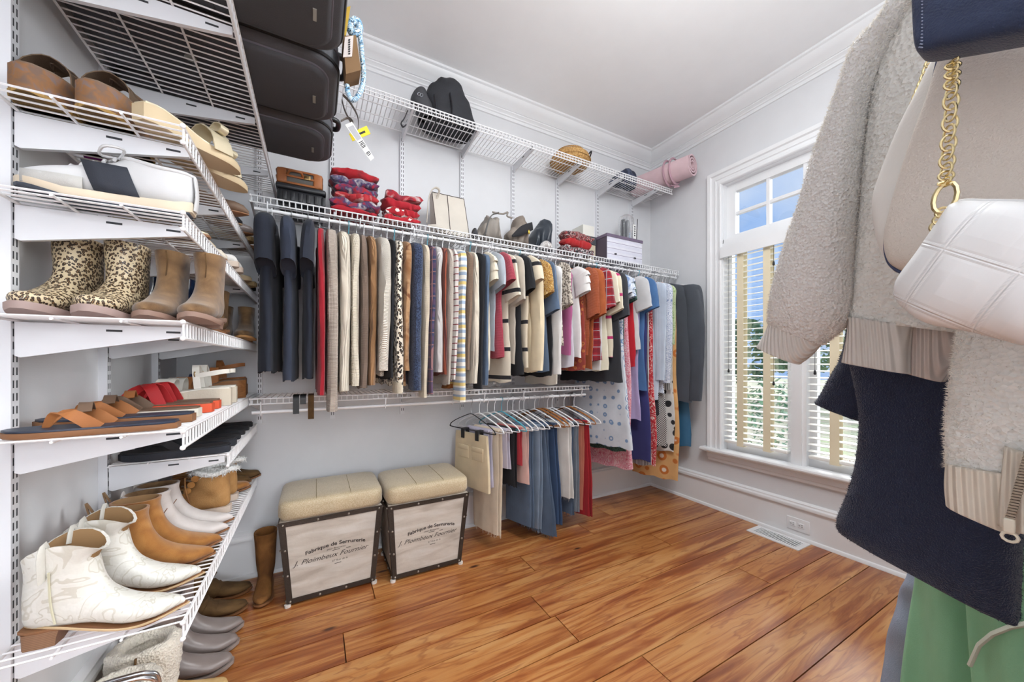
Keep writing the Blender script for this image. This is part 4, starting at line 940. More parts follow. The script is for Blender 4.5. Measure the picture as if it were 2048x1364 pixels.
def shortsleeve(sgn, wsh, ln, r0, r1, seed, top=-.078, drop=.065, thick=.03, out=.07):
    z0 = top-drop+.012; y0 = wsh*.88
    P = crom([(0, sgn*(y0-.03), z0+.01), (0, sgn*(y0+.03), z0-.03), (0, sgn*(y0+out*.8), z0-ln*.55), (0, sgn*(y0+out), z0-ln)], 12); rs = []
    for i, p in enumerate(P):
        t = i/11; ry = lerp(r0, r1, t); d = .008*math.sin(seed+t*4); tl = .35*sgn
        rs.append([(p.x+d+thick*(1+.25*t)*math.cos(2*math.pi*j/14), p.y+ry*math.sin(2*math.pi*j/14), p.z+tl*ry*math.sin(2*math.pi*j/14)) for j in range(14)])
    c = Vector([sum(p[k] for p in rs[-1])/14 for k in range(3)])
    rs.append([tuple(c+(Vector(p)-c)*.86+Vector((0, 0, .02))) for p in rs[-1]])
    return MB().rings(rs)
def cuffband(L, sgn, wsh, r1, thick, out, top, drop, h=.05):
    y = sgn*(wsh*.90+out*.7); rs = []
    for z in (-L-.004, -L+h*.5, -L+h): rs.append([((thick*.92)*math.cos(2*math.pi*j/14)*1.06, y+r1*1.06*math.sin(2*math.pi*j/14), z) for j in range(14)])
    return MB().rings(rs)
_queue = []; _near1 = []; _near2 = []
def clothing(*a, **k): _queue.append((a, k))
def _clothing(x, slot, name, cat, short, label, u, m, vb, sl=None, vs=None, w=.20, wh=None, th=.024, fold=.010, hk='white', rz=0., m2=None, flare=1., r0=.062, r1=.042, bulge=0., thick=.03, out=.03, collar=None, trim=None, k=34, dx=0., neck=.055, drop=.065, hemtrim=None, waist=0., ssl=.17, group='clothes on the upper rod'):
    seed = rc.uniform(0, 9); _near1.append((x, short)); rz = rzat(x); sq = slot*math.cos(rz)*.97
    base = (x, YR, ROD1+.0085)
    hanger(hk, False, base, rz, '%s hanger holding the %s' % (hk, short), 'hangers on the upper rod', (w-.115-max(0, (r0-.062)*2.2))/.205)
    t = thing(name, label, cat, base, rz, group)
    def Lz(v): return ROD1+.0085-ony(u, v, YR-w-.01).z
    lim = ROD1+.0085-ZB3-(.022 if not .30 < x < 1.05 else .052) if x < 1.815 else 9.          # behind the front, cloth ends above the lower shelf
    L = min(Lz(vb), lim); ms = m2 or m
    calm(body(L, w, wh or w*1.02, th, fold, seed, k=k, flare=flare, neck=neck, drop=drop, waist=waist), .006, 16, seed, sq).build('body', m, t)
    for sg in (-1, 1):
        if sl == 'long':
            SL = Lz(vs) if sg < 0 else min(Lz(vs), lim)
            calm(sleeve(SL, sg, w, r0, r1, seed+sg, thick=thick, out=out, bulge=bulge, drop=drop), .007, 17, seed+sg, sq, -.2).build('sleeve', ms, t)
            if trim: calm(cuffband(SL, sg, w, r1, thick, out, -.078, drop), .0, 17, seed, sq).build('cuff', trim, t)
        elif sl == 'short': calm(shortsleeve(sg, w, ssl, r0 if sg < 0 else r0*.7, r1*(1.5 if sg < 0 else 1.), seed+sg, thick=thick, out=out+.03 if sg < 0 else .015, drop=drop), .008, 18, seed+sg, sq).build('sleeve', ms, t)
        elif sl == 'ruffle':
            for q_ in range(3): calm(shortsleeve(sg, w, .06+.05*q_, r0*.8, r0*.95, seed+q_, thick=thick*1.1, out=out+.015, drop=drop), .003, 18, seed, sq).build('ruffle', ms, t)
        elif sl == 'strap':
            calm(MB().tube(crom([(-.006, sg*.07, -.100), (-.012, sg*.10, -.15), (-.014, sg*w*.75, -.24)], 8), .006, 6, flat=.3), 0, 1, 0, sq).build('strap', ms, t)
    if collar:
        calm(MB().tube(crom([(-.012, -neck-.02, -.100), (-.024, -neck*.5, -.120), (-.022, 0, -.128), (-.012, neck, -.098), (.014, neck*.9, -.086), (.016, 0, -.084), (.014, -neck*.9, -.086), (-.012, -neck-.02, -.100)], 24), .008, 7, flat=.6), 0, 1, 0, sq).build('collar', collar, t)
    return t
def rzat(x): return interp([(-.3, -.06), (.2, .06), (1.2, .24), (2.0, .31), (3, .31)], x)
def fab(name, col, **kw):
    kw.setdefault('rough', .95); kw.setdefault('bump', .35); kw.setdefault('bsc', 500); kw.setdefault('sheen', .15); kw.setdefault('var', .18)
    return mat(name, col, **kw)
def knit(name, col, **kw): return fab(name, col, **{**dict(bump=.5, bsc=1900, btype='knit'), **kw})
def ribk(name, col, **kw): return fab(name, col, **{**dict(bump=.6, bsc=1000, btype='rib'), **kw})
navyC = fab('navy_cotton', (38, 43, 56), bump=.15, sheen=.05)
creamK = knit('cream_knit', (228, 214, 190)); creamR = ribk('cream_rib', (232, 222, 204)); whiteC = fab('white_cotton', (232, 230, 228))
blackC = fab('black_cotton', (30, 31, 36), sheen=.05); charC = fab('charcoal_cloth', (52, 54, 60), sheen=.05)
denimB = fab('blue_denim', (70, 88, 114), pat='denim', c2=(108, 128, 152)); denimD = fab('dark_denim', (42, 66, 104), pat='denim', c2=(70, 98, 136)); denimG = fab('grey_denim', (104, 114, 128), pat='denim', c2=(150, 158, 168))
# --- navy work shirts, first on the rod
clothing('polo_shirt', 'shirt', 'outermost navy work shirt', 'navy short-sleeved work shirt with gold emblem, first on the upper rod', 566, navyC, 745, 'short', w=.205, wh=.215, th=.034, fold=.016, hk='white', collar=navyC, thick=.045, r0=.075, r1=.052, ssl=.2, rz=.36, out=.0)
clothing('polo_shirt', 'shirt', 'second navy work shirt', 'plain navy short-sleeved shirt tucked behind the gold emblem shirt', 592, fab('navy_twill', (52, 59, 76), bump=.15, sheen=.05), 762, 'short', w=.21, th=.026, fold=.012, hk='black', thick=.036, r0=.075, r1=.055, ssl=.2, rz=.3)
clothing('polo_shirt', 'shirt', 'third navy work shirt', 'navy short-sleeved shirt directly left of the red cardigan', 618, navyC, 758, 'short', w=.21, th=.024, fold=.012, hk='black', thick=.034, r0=.075, r1=.055, ssl=.19, rz=.2)
redC = fab('red_jersey', (168, 28, 44)); 
clothing('cardigan', 'cardigan', 'red cardigan', 'bright red long-sleeved cardigan beside the navy work shirts', 634, redC, 795, 'long', 790, w=.205, th=.02, thick=.022, hk='black')
clothing('cardigan', 'cardigan', 'oatmeal long cardigan', 'long oatmeal melange cardigan between red cardigan and cream sweater', 650, knit('oatmeal_knit', (184, 171, 159), bsc=1100), 822, 'long', 822, w=.205, th=.028, thick=.038, r0=.07, r1=.055, hk='white')
clothing('sweater', 'sweater', 'cream cable sweater', 'cream cable sweater right of the oatmeal cardigan', 672, creamR, 785, 'long', 782, w=.205, th=.028, thick=.036, r0=.066, r1=.045, hk='white')
clothing('sweater', 'sweater', 'ivory fine sweater', 'ivory fine knit sweater between the cream and taupe sweaters', 686, knit('ivory_knit', (234, 224, 204), bsc=1200), 770, 'long', 772, w=.205, th=.022, thick=.028, hk='teal')
clothing('sweater', 'sweater', 'taupe brown sweater', 'taupe brown fuzzy sweater beside the camel cable sweater', 702, knit('taupe_knit', (138, 118, 104)), 778, 'long', 776, w=.20, th=.022, thick=.026, hk='black')
clothing('sweater', 'sweater', 'camel cable sweater', 'camel cable-knit sweater left of the ribbed ivory balloon sleeve', 714, ribk('camel_rib', (160, 120, 82), bsc=800), 770, 'long', 770, w=.20, th=.022, thick=.028, hk='white')
clothing('sweater', 'sweater', 'ivory balloon sleeved sweater', 'thick ribbed ivory sweater with full balloon sleeve', 733, ribk('ivory_rib', (238, 230, 216), bump=.7, bsc=1100, btype='diag'), 752, 'long', 742, w=.205, th=.026, thick=.042, r0=.066, r1=.026, bulge=.034, hk='white', out=.05)
clothing('blouse', 'blouse', 'black cord blouse', 'thin black blouse squeezed beside the leopard sweater', 743, blackC, 760, 'long', 756, w=.20, th=.014, thick=.016, hk='black')
leoF = fab('leopard_fabric', (232, 222, 204), pat='leopard', c2=(46, 40, 38), c3=(150, 120, 84), sc=66)
clothing('sweater', 'sweater', 'leopard print sweater', 'cream leopard spotted sweater with plain cream cuff', 752, leoF, 788, 'long', 786, w=.20, th=.022, thick=.030, r0=.06, r1=.046, hk='white', trim=creamK)
clothing('blouse', 'blouse', 'bronze tie-dye blouse', 'bronze and tan tie-dye blouse left of the navy fuzzy sweater', 767, fab('bronze_dye', (160, 112, 72), pat='blotch', c2=(190, 150, 110), c3=(122, 76, 46), sc=14), 822, 'long', 742, w=.20, th=.022, thick=.026, hk='teal')
clothing('sweater', 'sweater', 'navy fuzzy sweater', 'navy speckled fuzzy sweater beside the cream jumper', 783, fab('navy_boucle', (34, 44, 68), pat='speck', c2=(62, 76, 106), sc=160, bump=.9, bsc=260), 782, 'long', 782, w=.205, th=.028, thick=.040, r0=.066, r1=.056, hk='white')
clothing('sweater', 'sweater', 'cream jumper', 'cream jumper squeezed between navy fuzzy sweater and purple plaid shirt', 799, creamK, 796, 'long', 797, w=.20, th=.020, thick=.026, hk='white')
clothing('shirt', 'shirt', 'navy and plum plaid shirt', 'navy and plum plaid shirt left of the pale grey sweater', 812, fab('plum_plaid', (58, 62, 92), pat='plaid', c2=(98, 70, 96), c3=(150, 110, 110), sc=16), 792, 'long', 790, w=.20, th=.018, thick=.022, hk='black')
clothing('sweater', 'sweater', 'pale grey sweater', 'pale grey ribbed sweater beside the plum plaid shirt', 822, ribk('pale_grey_rib', (212, 208, 206)), 745, 'long', 745, w=.20, th=.020, thick=.028, r1=.05, hk='white')
clothing('shirt', 'shirt', 'rust striped shirt', 'thin rust red shirt right of the pale grey sweater', 834, fab('rust_cotton', (148, 74, 52), pat='vstripe', c2=(90, 44, 44), sc=60), 752, 'long', 750, w=.20, th=.014, thick=.016, hk='teal')
clothing('sweater', 'sweater', 'stone cardigan', 'stone beige cardigan behind the rust shirt', 842, knit('stone_knit', (206, 196, 184)), 772, 'long', 770, w=.20, th=.018, thick=.022, hk='white')
clothing('blouse', 'blouse', 'white blouse with red lines', 'white blouse with thin red lines left of the striped pullover', 852, fab('red_line_cloth', (228, 222, 218), pat='thinstripe', c2=(140, 40, 52), sc=30), 762, 'long', 760, w=.20, th=.016, thick=.018, hk='black')
clothing('sweater', 'sweater', 'blue and yellow striped pullover', 'white pullover with pale blue and yellow stripes', 862, fab('pastel_stripe', (236, 232, 222), pat='hstripe', c2=(160, 178, 200), c3=(226, 202, 130), sc=26), 808, 'long', 806, w=.205, th=.022, thick=.034, r0=.062, r1=.052, hk='white')
clothing('cardigan', 'cardigan', 'mocha hooded cardigan', 'mocha brown cardigan right of the striped pullover', 877, knit('mocha_knit', (140, 116, 98)), 752, 'long', 740, w=.20, th=.020, thick=.026, hk='white')
clothing('sweater', 'sweater', 'ecru pullover', 'ecru pullover between mocha cardigan and black jumper', 889, creamR, 768, 'long', 768, w=.20, th=.020, thick=.028, hk='white')
clothing('sweater', 'sweater', 'black jumper', 'black jumper left of the ruffled cream blouse', 901, blackC, 782, 'long', 780, w=.20, th=.018, thick=.024, hk='black')
clothing('jacket', 'jacket', 'slim denim jacket', 'slim blue denim jacket behind the black jumper', 910, denimB, 772, 'long', 772, w=.20, th=.016, thick=.020, hk='white')
cBlk = fab('cream_black_band', (230, 220, 200), pat='thinstripe', c2=(34, 34, 40), sc=6)
clothing('blouse', 'blouse', 'cream ruffled blouse', 'cream blouse with layered ruffled sleeve', 922, fab('cream_satin', (230, 220, 198), rough=.55), 742, 'ruffle', w=.20, th=.022, thick=.03, hk='teal', fold=.014)
clothing('t_shirt', 'shirt', 'pale blue grey tee', 'pale blue grey short-sleeved tee between ruffled blouse and coral knit', 932, fab('blue_grey_jersey', (176, 184, 194)), 700, 'short', w=.20, th=.020, thick=.028, ssl=.19, hk='white')
clothing('sweater', 'sweater', 'coral knit top', 'coral pink knit top with short ribbed sleeve', 945, knit('coral_knit', (208, 78, 98), bsc=1500, bump=.7), 715, 'short', w=.205, th=.022, thick=.036, r0=.07, r1=.048, hk='white', ssl=.16)
clothing('blouse', 'blouse', 'ecru black-banded blouse', 'ecru blouse with black bands hanging low behind the coral knit', 952, cBlk, 768, 'short', w=.20, th=.020, hk='white', ssl=.24)
clothing('t_shirt', 'shirt', 'beige ruched tee', 'beige ruched short-sleeved top next to the black puff blouse', 963, fab('beige_jersey', (196, 186, 172)), 728, 'short', w=.20, th=.018, thick=.026, hk='black', ssl=.26)
clothing('blouse', 'blouse', 'black puff sleeved blouse', 'black blouse with short puff sleeve', 975, blackC, 752, 'short', w=.205, th=.022, thick=.036, r0=.075, r1=.05, ssl=.2, hk='black')
clothing('jacket', 'jacket', 'cream jacket with black trim', 'cream cropped jacket with black trimmed short sleeve', 996, fab('cream_tweed', (228, 214, 190), pat='thinstripe', c2=(40, 38, 44), sc=6), 735, 'short', w=.21, th=.024, thick=.04, r0=.078, r1=.05, ssl=.14, hk='white')
clothing('sweater', 'sweater', 'buttery long sweater', 'buttery cream long-sleeved sweater with raw hem', 1006, fab('butter_knit', (232, 216, 184)), 745, 'long', 742, w=.20, th=.022, thick=.034, r0=.06, r1=.056, hk='wooden')
clothing('blouse', 'blouse', 'gold print blouse', 'gold and brown printed blouse with short sleeve', 1024, fab('gold_print', (190, 146, 74), pat='paisley', c2=(150, 104, 50), c3=(222, 196, 140), sc=14), 712, 'short', w=.20, th=.02, thick=.03, ssl=.2, hk='teal')
clothing('shirt', 'shirt', 'chambray shirt', 'blue chambray shirt hanging behind the gold print blouse', 1031, denimB, 745, 'short', w=.20, th=.020, ssl=.3, hk='white')
clothing('t_shirt', 'shirt', 'black hem tee', 'long black tee right of the chambray shirt', 1040, blackC, 755, None, w=.195, th=.018, hk='black')
clothing('cardigan', 'cardigan', 'white slim cardigan', 'white slim cardigan next to the snake print blouse', 1049, whiteC, 752, 'long', 750, w=.195, th=.018, thick=.022, hk='white')
clothing('blouse', 'blouse', 'snake print blouse', 'grey brown snake print blouse with gathered sleeve', 1060, fab('snake_print', (200, 190, 176), pat='leopard', c2=(98, 88, 80), c3=(150, 136, 120), sc=70), 690, 'short', w=.205, th=.024, thick=.034, r0=.07, r1=.036, ssl=.26, hk='white')
clothing('trousers', 'trousers', 'ivory wide trousers', 'ivory trousers hanging long beside the mauve top', 1066, fab('ivory_crepe', (228, 220, 206)), 772, None, w=.14, th=.018, hk='white')
clothing('t_shirt', 'shirt', 'mauve sleeveless top', 'mauve pink sleeveless top on a black hanger', 1086, fab('mauve_jersey', (178, 96, 142), bump=.1), 708, None, w=.222, th=.024, fold=.006, hk='black', rz=.34)
clothing('blouse', 'blouse', 'white frilled blouse', 'white cotton blouse with frilled short sleeve', 1108, whiteC, 715, 'ruffle', w=.205, th=.026, thick=.034, hk='white', fold=.014)
clothing('t_shirt', 'shirt', 'pale lilac tee', 'pale lilac white tee under the frilled blouse', 1096, fab('lilac_white', (222, 220, 230)), 735, None, w=.18, th=.020, hk='white')
clothing('sweater', 'sweater', 'orange crochet top', 'orange rust crochet top', 1128, knit('orange_knit', (206, 100, 50), bsc=1300, bump=.8), 708, 'short', w=.205, th=.022, thick=.032, ssl=.3, r0=.06, r1=.03, hk='wooden')
clothing('shirt', 'shirt', 'rust suede shirt', 'rust suede shirt right of the orange crochet top', 1144, fab('rust_suede_cloth', (172, 88, 46), pat='suede', c2=(148, 70, 34), c3=(188, 106, 62), sc=10), 738, 'short', w=.205, th=.022, thick=.03, ssl=.3, hk='white')
clothing('dress', 'dress', 'wine floral dress', 'wine red floral short dress behind the rust shirt', 1118, fab('wine_floral', (150, 60, 50), pat='floral', c2=(188, 110, 62), c3=(110, 34, 44), sc=30), 742, None, w=.20, th=.020, hk='black')
redPl = fab('red_plaid', (172, 44, 54), pat='plaid', c2=(120, 30, 44), c3=(176, 180, 190), sc=18)
clothing('shirt', 'shirt', 'red plaid shirt', 'red plaid shirt with grey patterned rolled cuff', 1170, redPl, 722, 'short', w=.21, th=.024, thick=.036, r0=.078, r1=.056, ssl=.26, hk='white')
clothing('sweater', 'sweater', 'ivory half-sleeve pullover', 'ivory pullover with half sleeve over the red plaid shirt', 1186, fab('ivory_jersey', (232, 226, 204)), 742, 'short', w=.20, th=.022, thick=.032, r0=.07, r1=.045, ssl=.22, hk='white')
clothing('t_shirt', 'shirt', 'bright white long tee', 'bright white long tee hanging below the plaid cuff', 1176, whiteC, 742, None, w=.19, th=.016, hk='white')
clothing('blouse', 'blouse', 'magenta trimmed blouse', 'cream blouse with magenta band left of the charcoal coat', 1196, fab('cream_magenta', (222, 212, 190), pat='thinstripe', c2=(188, 50, 110), sc=7), 715, 'short', w=.20, th=.018, ssl=.26, hk='black')
clothing('jacket', 'jacket', 'charcoal swing jacket', 'charcoal black jacket with wide swinging hem', 1208, charC, 765, 'short', w=.205, wh=.27, th=.03, fold=.02, thick=.036, ssl=.3, hk='black', flare=1.8)
# --- dresses
bluePr = fab('white_blue_print', (214, 220, 228), pat='dots', c2=(84, 112, 158), c3=(120, 150, 190), sc=17, rough=.8)
clothing('dress', 'dress', 'white and blue lace dress', 'long white dress with blue medallion print and lace hem', 1236, bluePr, 900, 'ruffle', w=.20, wh=.25, th=.034, fold=.022, flare=1.7, hk='white', waist=.03)
clothing('dress', 'dress', 'indigo blouse dress', 'indigo and white short dress left of the dark green dress', 1226, fab('indigo_print', (196, 206, 222), pat='blotch', c2=(120, 146, 190), c3=(226, 230, 236), sc=16), 700, 'short', w=.19, th=.02, ssl=.14, hk='teal')
clothing('dress', 'dress', 'dark green speckled dress', 'dark green and navy speckled dress with short sleeve', 1252, fab('green_speck', (40, 66, 72), pat='speck', c2=(78, 116, 100), sc=120), 905, 'short', w=.16, th=.018, thick=.026, ssl=.18, hk='white')
clothing('dress', 'dress', 'pink toile dress', 'long pink and white toile print dress', 1268, fab('pink_toile', (226, 150, 164), pat='paisley', c2=(234, 196, 202), c3=(206, 92, 116), sc=15), 938, 'strap', w=.165, wh=.20, th=.028, fold=.018, flare=1.5, hk='white')
clothing('t_shirt', 'shirt', 'grey satin blouse', 'pale grey satin short-sleeved blouse above the plain red dress', 1280, fab('grey_satin', (206, 206, 208), rough=.4), 700, 'short', w=.19, th=.020, thick=.032, ssl=.22, hk='white')
clothing('dress', 'dress', 'plain red dress', 'plain bright red short dress', 1277, fab('scarlet', (188, 26, 44)), 735, None, w=.18, th=.022, hk='black')
clothing('dress', 'dress', 'lavender dress', 'pale lavender long dress beside the blue tunic', 1291, fab('lavender', (186, 172, 214), rough=.7), 840, None, w=.17, th=.022, fold=.015, hk='white')
clothing('blouse', 'blouse', 'blue tunic', 'cornflower blue tunic with rolled sleeve', 1303, fab('cornflower', (74, 112, 160)), 780, 'short', w=.19, th=.022, thick=.034, ssl=.22, hk='white')
clothing('dress', 'dress', 'navy tiered dress', 'deep navy dress with tiered skirt', 1309, fab('deep_navy', (50, 52, 108)), 920, 'strap', w=.165, wh=.2, th=.026, fold=.022, flare=1.6, hk='black')
clothing('dress', 'dress', 'striped maxi dress', 'black and white thin striped dress peeking below the navy skirt', 1316, fab('thin_stripe', (220, 220, 222), pat='vstripe', c2=(40, 40, 52), sc=90), 930, None, w=.165, th=.018, hk='white')
clothing('dress', 'dress', 'red paisley dress', 'long red and white paisley dress with ruffled hem', 1326, fab('red_paisley', (190, 40, 54), pat='paisley', c2=(206, 66, 70), c3=(238, 214, 206), sc=12), 928, 'strap', w=.165, wh=.2, th=.028, fold=.018, flare=1.5, hk='black')
clothing('blouse', 'blouse', 'blue pinstripe shirt', 'pale blue pinstripe shirt with long sleeve', 1338, fab('blue_pinstripe', (178, 192, 212), pat='vstripe', c2=(212, 220, 230), sc=120), 800, 'long', 760, w=.185, th=.022, thick=.03, hk='white')
clothing('dress', 'dress', 'grey linen dress', 'charcoal grey linen dress left of the blue toile blouse', 1348, charC, 830, None, w=.17, th=.02, hk='teal')
clothing('blouse', 'blouse', 'blue toile blouse', 'white blouse with blue toile print', 1358, fab('blue_toile', (206, 212, 226), pat='paisley', c2=(226, 230, 238), c3=(120, 138, 180), sc=17), 785, 'long', 765, w=.18, th=.022, thick=.032, r1=.05, hk='white')
clothing('dress', 'dress', 'houndstooth dress', 'black and white houndstooth skirt dress', 1360, fab('houndstooth', (226, 224, 222), pat='check', c2=(36, 36, 42), sc=60), 890, None, w=.165, th=.02, hk='white')
clothing('blouse', 'blouse', 'rose ruffle blouse', 'rose print blouse with ruffled collar and green sleeve', 1372, fab('rose_print', (222, 206, 204), pat='floral', c2=(170, 96, 104), c3=(96, 74, 84), sc=34), 720, 'long', 690, w=.175, th=.026, thick=.034, r0=.05, r1=.036, m2=fab('pale_green', (190, 204, 160), pat='floral', c2=(150, 176, 120), c3=(216, 222, 190), sc=40), hk='white')
clothing('skirt', 'skirt', 'striped pleated skirt', 'black and white pleated striped skirt', 1376, fab('pleat_stripe', (214, 212, 208), pat='vstripe', c2=(46, 46, 50), sc=70), 780, None, w=.17, th=.022, fold=.014, hk='black')
clothing('dress', 'dress', 'orange lily dress', 'long white dress with orange lily print hem', 1386, fab('lily_print', (226, 176, 116), pat='floral', c2=(206, 120, 52), c3=(238, 226, 206), sc=11), 955, None, w=.16, wh=.19, th=.026, fold=.02, flare=1.6, hk='white')
clothing('skirt', 'dress', 'black and white leaf dress', 'black topped dress with white leaf print skirt', 1380, fab('leaf_print', (228, 226, 222), pat='floral', c2=(40, 40, 44), c3=(30, 30, 34), sc=14), 900, None, w=.165, th=.02, hk='black')
clothing('blouse', 'blouse', 'white flutter blouse', 'white flutter-sleeved blouse in front of the dark jacket', 1394, whiteC, 700, 'ruffle', w=.165, th=.02, thick=.03, hk='white')
clothing('dress', 'dress', 'teal satin dress', 'long teal satin dress near the window corner', 1398, fab('teal_satin', (44, 104, 142), rough=.45), 892, None, w=.165, th=.024, fold=.018, flare=1.3, hk='black')
clothing('jacket', 'jacket', 'grey denim jacket', 'faded grey denim jacket with long sleeve', 1402, denimG, 790, 'long', 790, w=.19, th=.024, thick=.03, hk='white')
clothing('jacket', 'jacket', 'slate zip jacket', 'slate jacket with rose emblem, last on the rod at the window wall', 1412, fab('slate_nylon', (64, 70, 80), rough=.6, bump=.2, bsc=60), 803, 'long', 800, w=.26, th=.03, thick=.036, r0=.075, r1=.05, hk='black', out=.06)
# every garment gets a slot on the rod in proportion to its bulk, in the order the photograph shows
ent = []
for a, k in _queue:
    w_ = k.get('w', .20); sl_ = k.get('sl', a[7] if len(a) > 7 else None)
    ent.append([ony(a[4], 600, YR-w_-.01).x, max(k.get('th', .024), .8*k.get('thick', .03) if sl_ else 0), a, k])
ent.sort(key=lambda e: e[0])
for e in ent:
    if e[2][0] == 'polo_shirt': e[1] *= 1.5
# shirts and sweaters hang over the lower shelf, the long dresses begin past its end
nd = next(i for i, e in enumerate(ent) if e[2][2] == 'indigo blouse dress'); edges = []; cur = X0 = -.225
for i, e in enumerate(ent):
    lo, hi, part = (-.225, 1.815, ent[:nd]) if i < nd else (1.815, 2.655, ent[nd:])
    wd = (hi-lo)*e[1]/sum(q[1] for q in part); _clothing(cur+wd/2, wd/2, *e[2], **e[3]); cur += wd; edges.append(cur)
snap = lambda x, a0, a1: a0+(a1-a0)/int((a1-a0)/.0254)*(math.floor((x-a0)/((a1-a0)/int((a1-a0)/.0254)))+.5)
def best(es, lo, hi, a1):       # the gap between two garments that falls best between the shelf's uprights
    return snap(min([e for e in es if lo < e < hi], key=lambda e: abs(snap(e, -.262, a1)-e)), -.262, a1)
for x_ in (snap(-.205, -.262, XW-.03), *[best(edges, lo, lo+.4, XW-.03) for lo in (.0, .42, .84, 1.26, 1.68, 2.1)], snap(2.71, -.262, XW-.03)): rod_hook(rodU, x_, ROD1, ZB2-.032)
em = [o for o in COL.objects if o.get('label', '').startswith('navy short-sleeved work shirt with gold')][0]
MB().ball((-.020, -.13, -.20), .012, 8, (.25, 1, 1.6)).build('emblem', mat('gold_thread', (190, 160, 90), .5, .3), em)
# --- lower rod: trousers, shorts and jeans over hanger bars
def drape(L, w, th, fold, seed, z0=-.15, flare=1., k=40, split=True, wt=None, ruff=0.):
    rows = []; n = 12; rs = []; nn = 32
    for i in range(n+1):
        t = i/n; z = lerp(z0, -L, t); ww = lerp(wt or w, w*flare, t**1.2); tt = th*interp([(0, .45), (.08, .8), (1, 1.15)], t); r = []
        for j in range(nn):
            a = 2*math.pi*j/nn; c, s = math.cos(a), math.sin(a); y = ww*math.copysign(abs(c)**.75, c); x = tt*math.copysign(abs(s)**.7, s)
            x += ripple(y, z, .3+.7*t, fold, k, seed)
            r.append((x, y+.01*t*math.sin(seed+z*6), z+(ruff*math.sin(y*130+seed)*(t**6) if ruff else 0)))
        rs.append(r)
    rs.append([(p[0]*.85, p[1]*.96, p[2]+.012) for p in rs[-1]])
    return MB().rings(rs)
def fray(t, m, L, w, th, seed, n=60, ln=.03):
    r = random.Random(seed); q = MB()
    for _ in range(n):
        y = r.uniform(-w, w); x = r.choice((-1, 1))*th*.9; l = r.uniform(.3, 1)*ln; q.tube([(x, y, -L+.004), (x+r.uniform(-.004, .004), y+r.uniform(-.008, .008), -L-l)], .0009, 4)
    q.build('frayed_hem', m, t, kind='stuff')
_pq = []
def pants(*a, **k): _pq.append((a, k))
RZL = .30
def _pants(x, slot, name, cat, short, label, u, m, vb, w=.12, th=.03, fold=.012, hk='white', rz=0., flare=1., wt=None, frayed=False, z0=-.15, legs=True, ruff=0., clipped=False):
    seed = rc.uniform(0, 9); base = (x, YR, ROD2+.0085); _near2.append((x, short)); sq = slot*math.cos(RZL)*.95
    h = hanger(hk, True, base, RZL, '%s hanger holding the %s' % (hk, short), 'hangers on the lower rod')
    t = thing(name, label, cat, base, RZL, 'clothes on the lower rod')
    L = ROD2+.0085-ony(u, vb, YR-w).z; zb = -.188; half = (sq-.0055)/2
    if clipped:      # hangs below the bar from two clips that belong to the hanger
        q = drape(L, w, th, fold, seed, -.206, flare, wt=wt); q.v = [(.012*math.tanh(x_/.012), y, z) for x_, y, z in q.v]; q.build('body', m, t)
        for yy in (-.075, .06):
            MB().box((-.022, yy-.014, -.240), (-.0165, yy+.014, -.196)).box((.0165, yy-.014, -.240), (.022, yy+.014, -.196)).box((-.022, yy-.014, -.196), (.022, yy+.014, -.180)).build('clip', mBlack, h, smooth=False)
        return t
    for sg in (-1, 1):
        q = drape(L+(.0 if sg < 0 else .010), w, half, fold, seed+sg*.4, zb-.006, flare, wt=wt, ruff=ruff).jitter(.004, 14, seed+sg)
        q.v = [(sg*(.0050+half)+half*.98*math.tanh(x_/half), y, min(z, zb-.004)) for x_, y, z in q.v]; q.build('leg' if legs else 'panel', m, t)
    r0, r1 = .0048, min(sq*.95, .0048+2*half*.8); prof = [(r1*math.cos(a), zb-.002+r1*.8*math.sin(a)) for a in [math.pi*i/10 for i in range(11)]]+[(r0*math.cos(a), zb-.002+r0*1.3*math.sin(a)) for a in [math.pi*i/10 for i in range(10, -1, -1)]]
    MB().rings([[(px, yy, pz) for px, pz in prof] for yy in (-w, -w*.5, 0, w*.5, w)]).build('fold', m, t)
    if frayed: fray(t, m, L, w*flare*.95, sq*.55, seed)
    return t
khaki = fab('khaki_twill', (222, 204, 170), bump=.4, bsc=700)
pants('cargo_shorts', 'shorts', 'khaki cargo shorts', 'khaki cargo shorts with flap pockets clipped above the ottoman', 948, khaki, 992, w=.15, th=.03, fold=.006, rz=.5, flare=1.12, hk='black', clipped=True)
pants('frayed_trousers', 'trousers', 'cream frayed trousers', 'cream trousers with long frayed hem behind the khaki shorts', 1006, fab('cream_twill', (222, 206, 184)), 1070, w=.115, th=.03, rz=.42, frayed=True)
pants('camisole', 'top', 'silver lilac satin top', 'shiny silver lilac satin top draped over clips', 988, fab('silver_satin', (186, 182, 200), rough=.3, bump=.2, bsc=40), 975, w=.10, th=.03, fold=.02, legs=False, hk='white', z0=-.10, ruff=.01)
pants('shorts', 'shorts', 'pale lilac shorts', 'pale lilac folded shorts beside the satin top', 1008, fab('pale_lilac', (206, 200, 214)), 938, w=.12, th=.024, legs=False, hk='white', z0=-.12)
pants('shorts', 'shorts', 'midnight shorts', 'midnight black shorts with lace hem', 1030, blackC, 972, w=.13, th=.026, hk='teal', flare=1.08, ruff=.008)
pants('shorts', 'shorts', 'red folded shorts', 'narrow red folded shorts', 1040, fab('brick_red', (186, 52, 62)), 930, w=.12, th=.016, legs=False, hk='white', z0=-.12)
pants('shorts', 'shorts', 'blush pink shorts', 'blush pink shorts beside the first jeans', 1054, fab('blush', (224, 184, 174)), 968, w=.13, th=.022, hk='white')
pants('jeans', 'jeans', 'straight blue jeans', 'straight mid-blue jeans right of the blush shorts', 1072, denimB, 1052, w=.11, th=.03, hk='white')
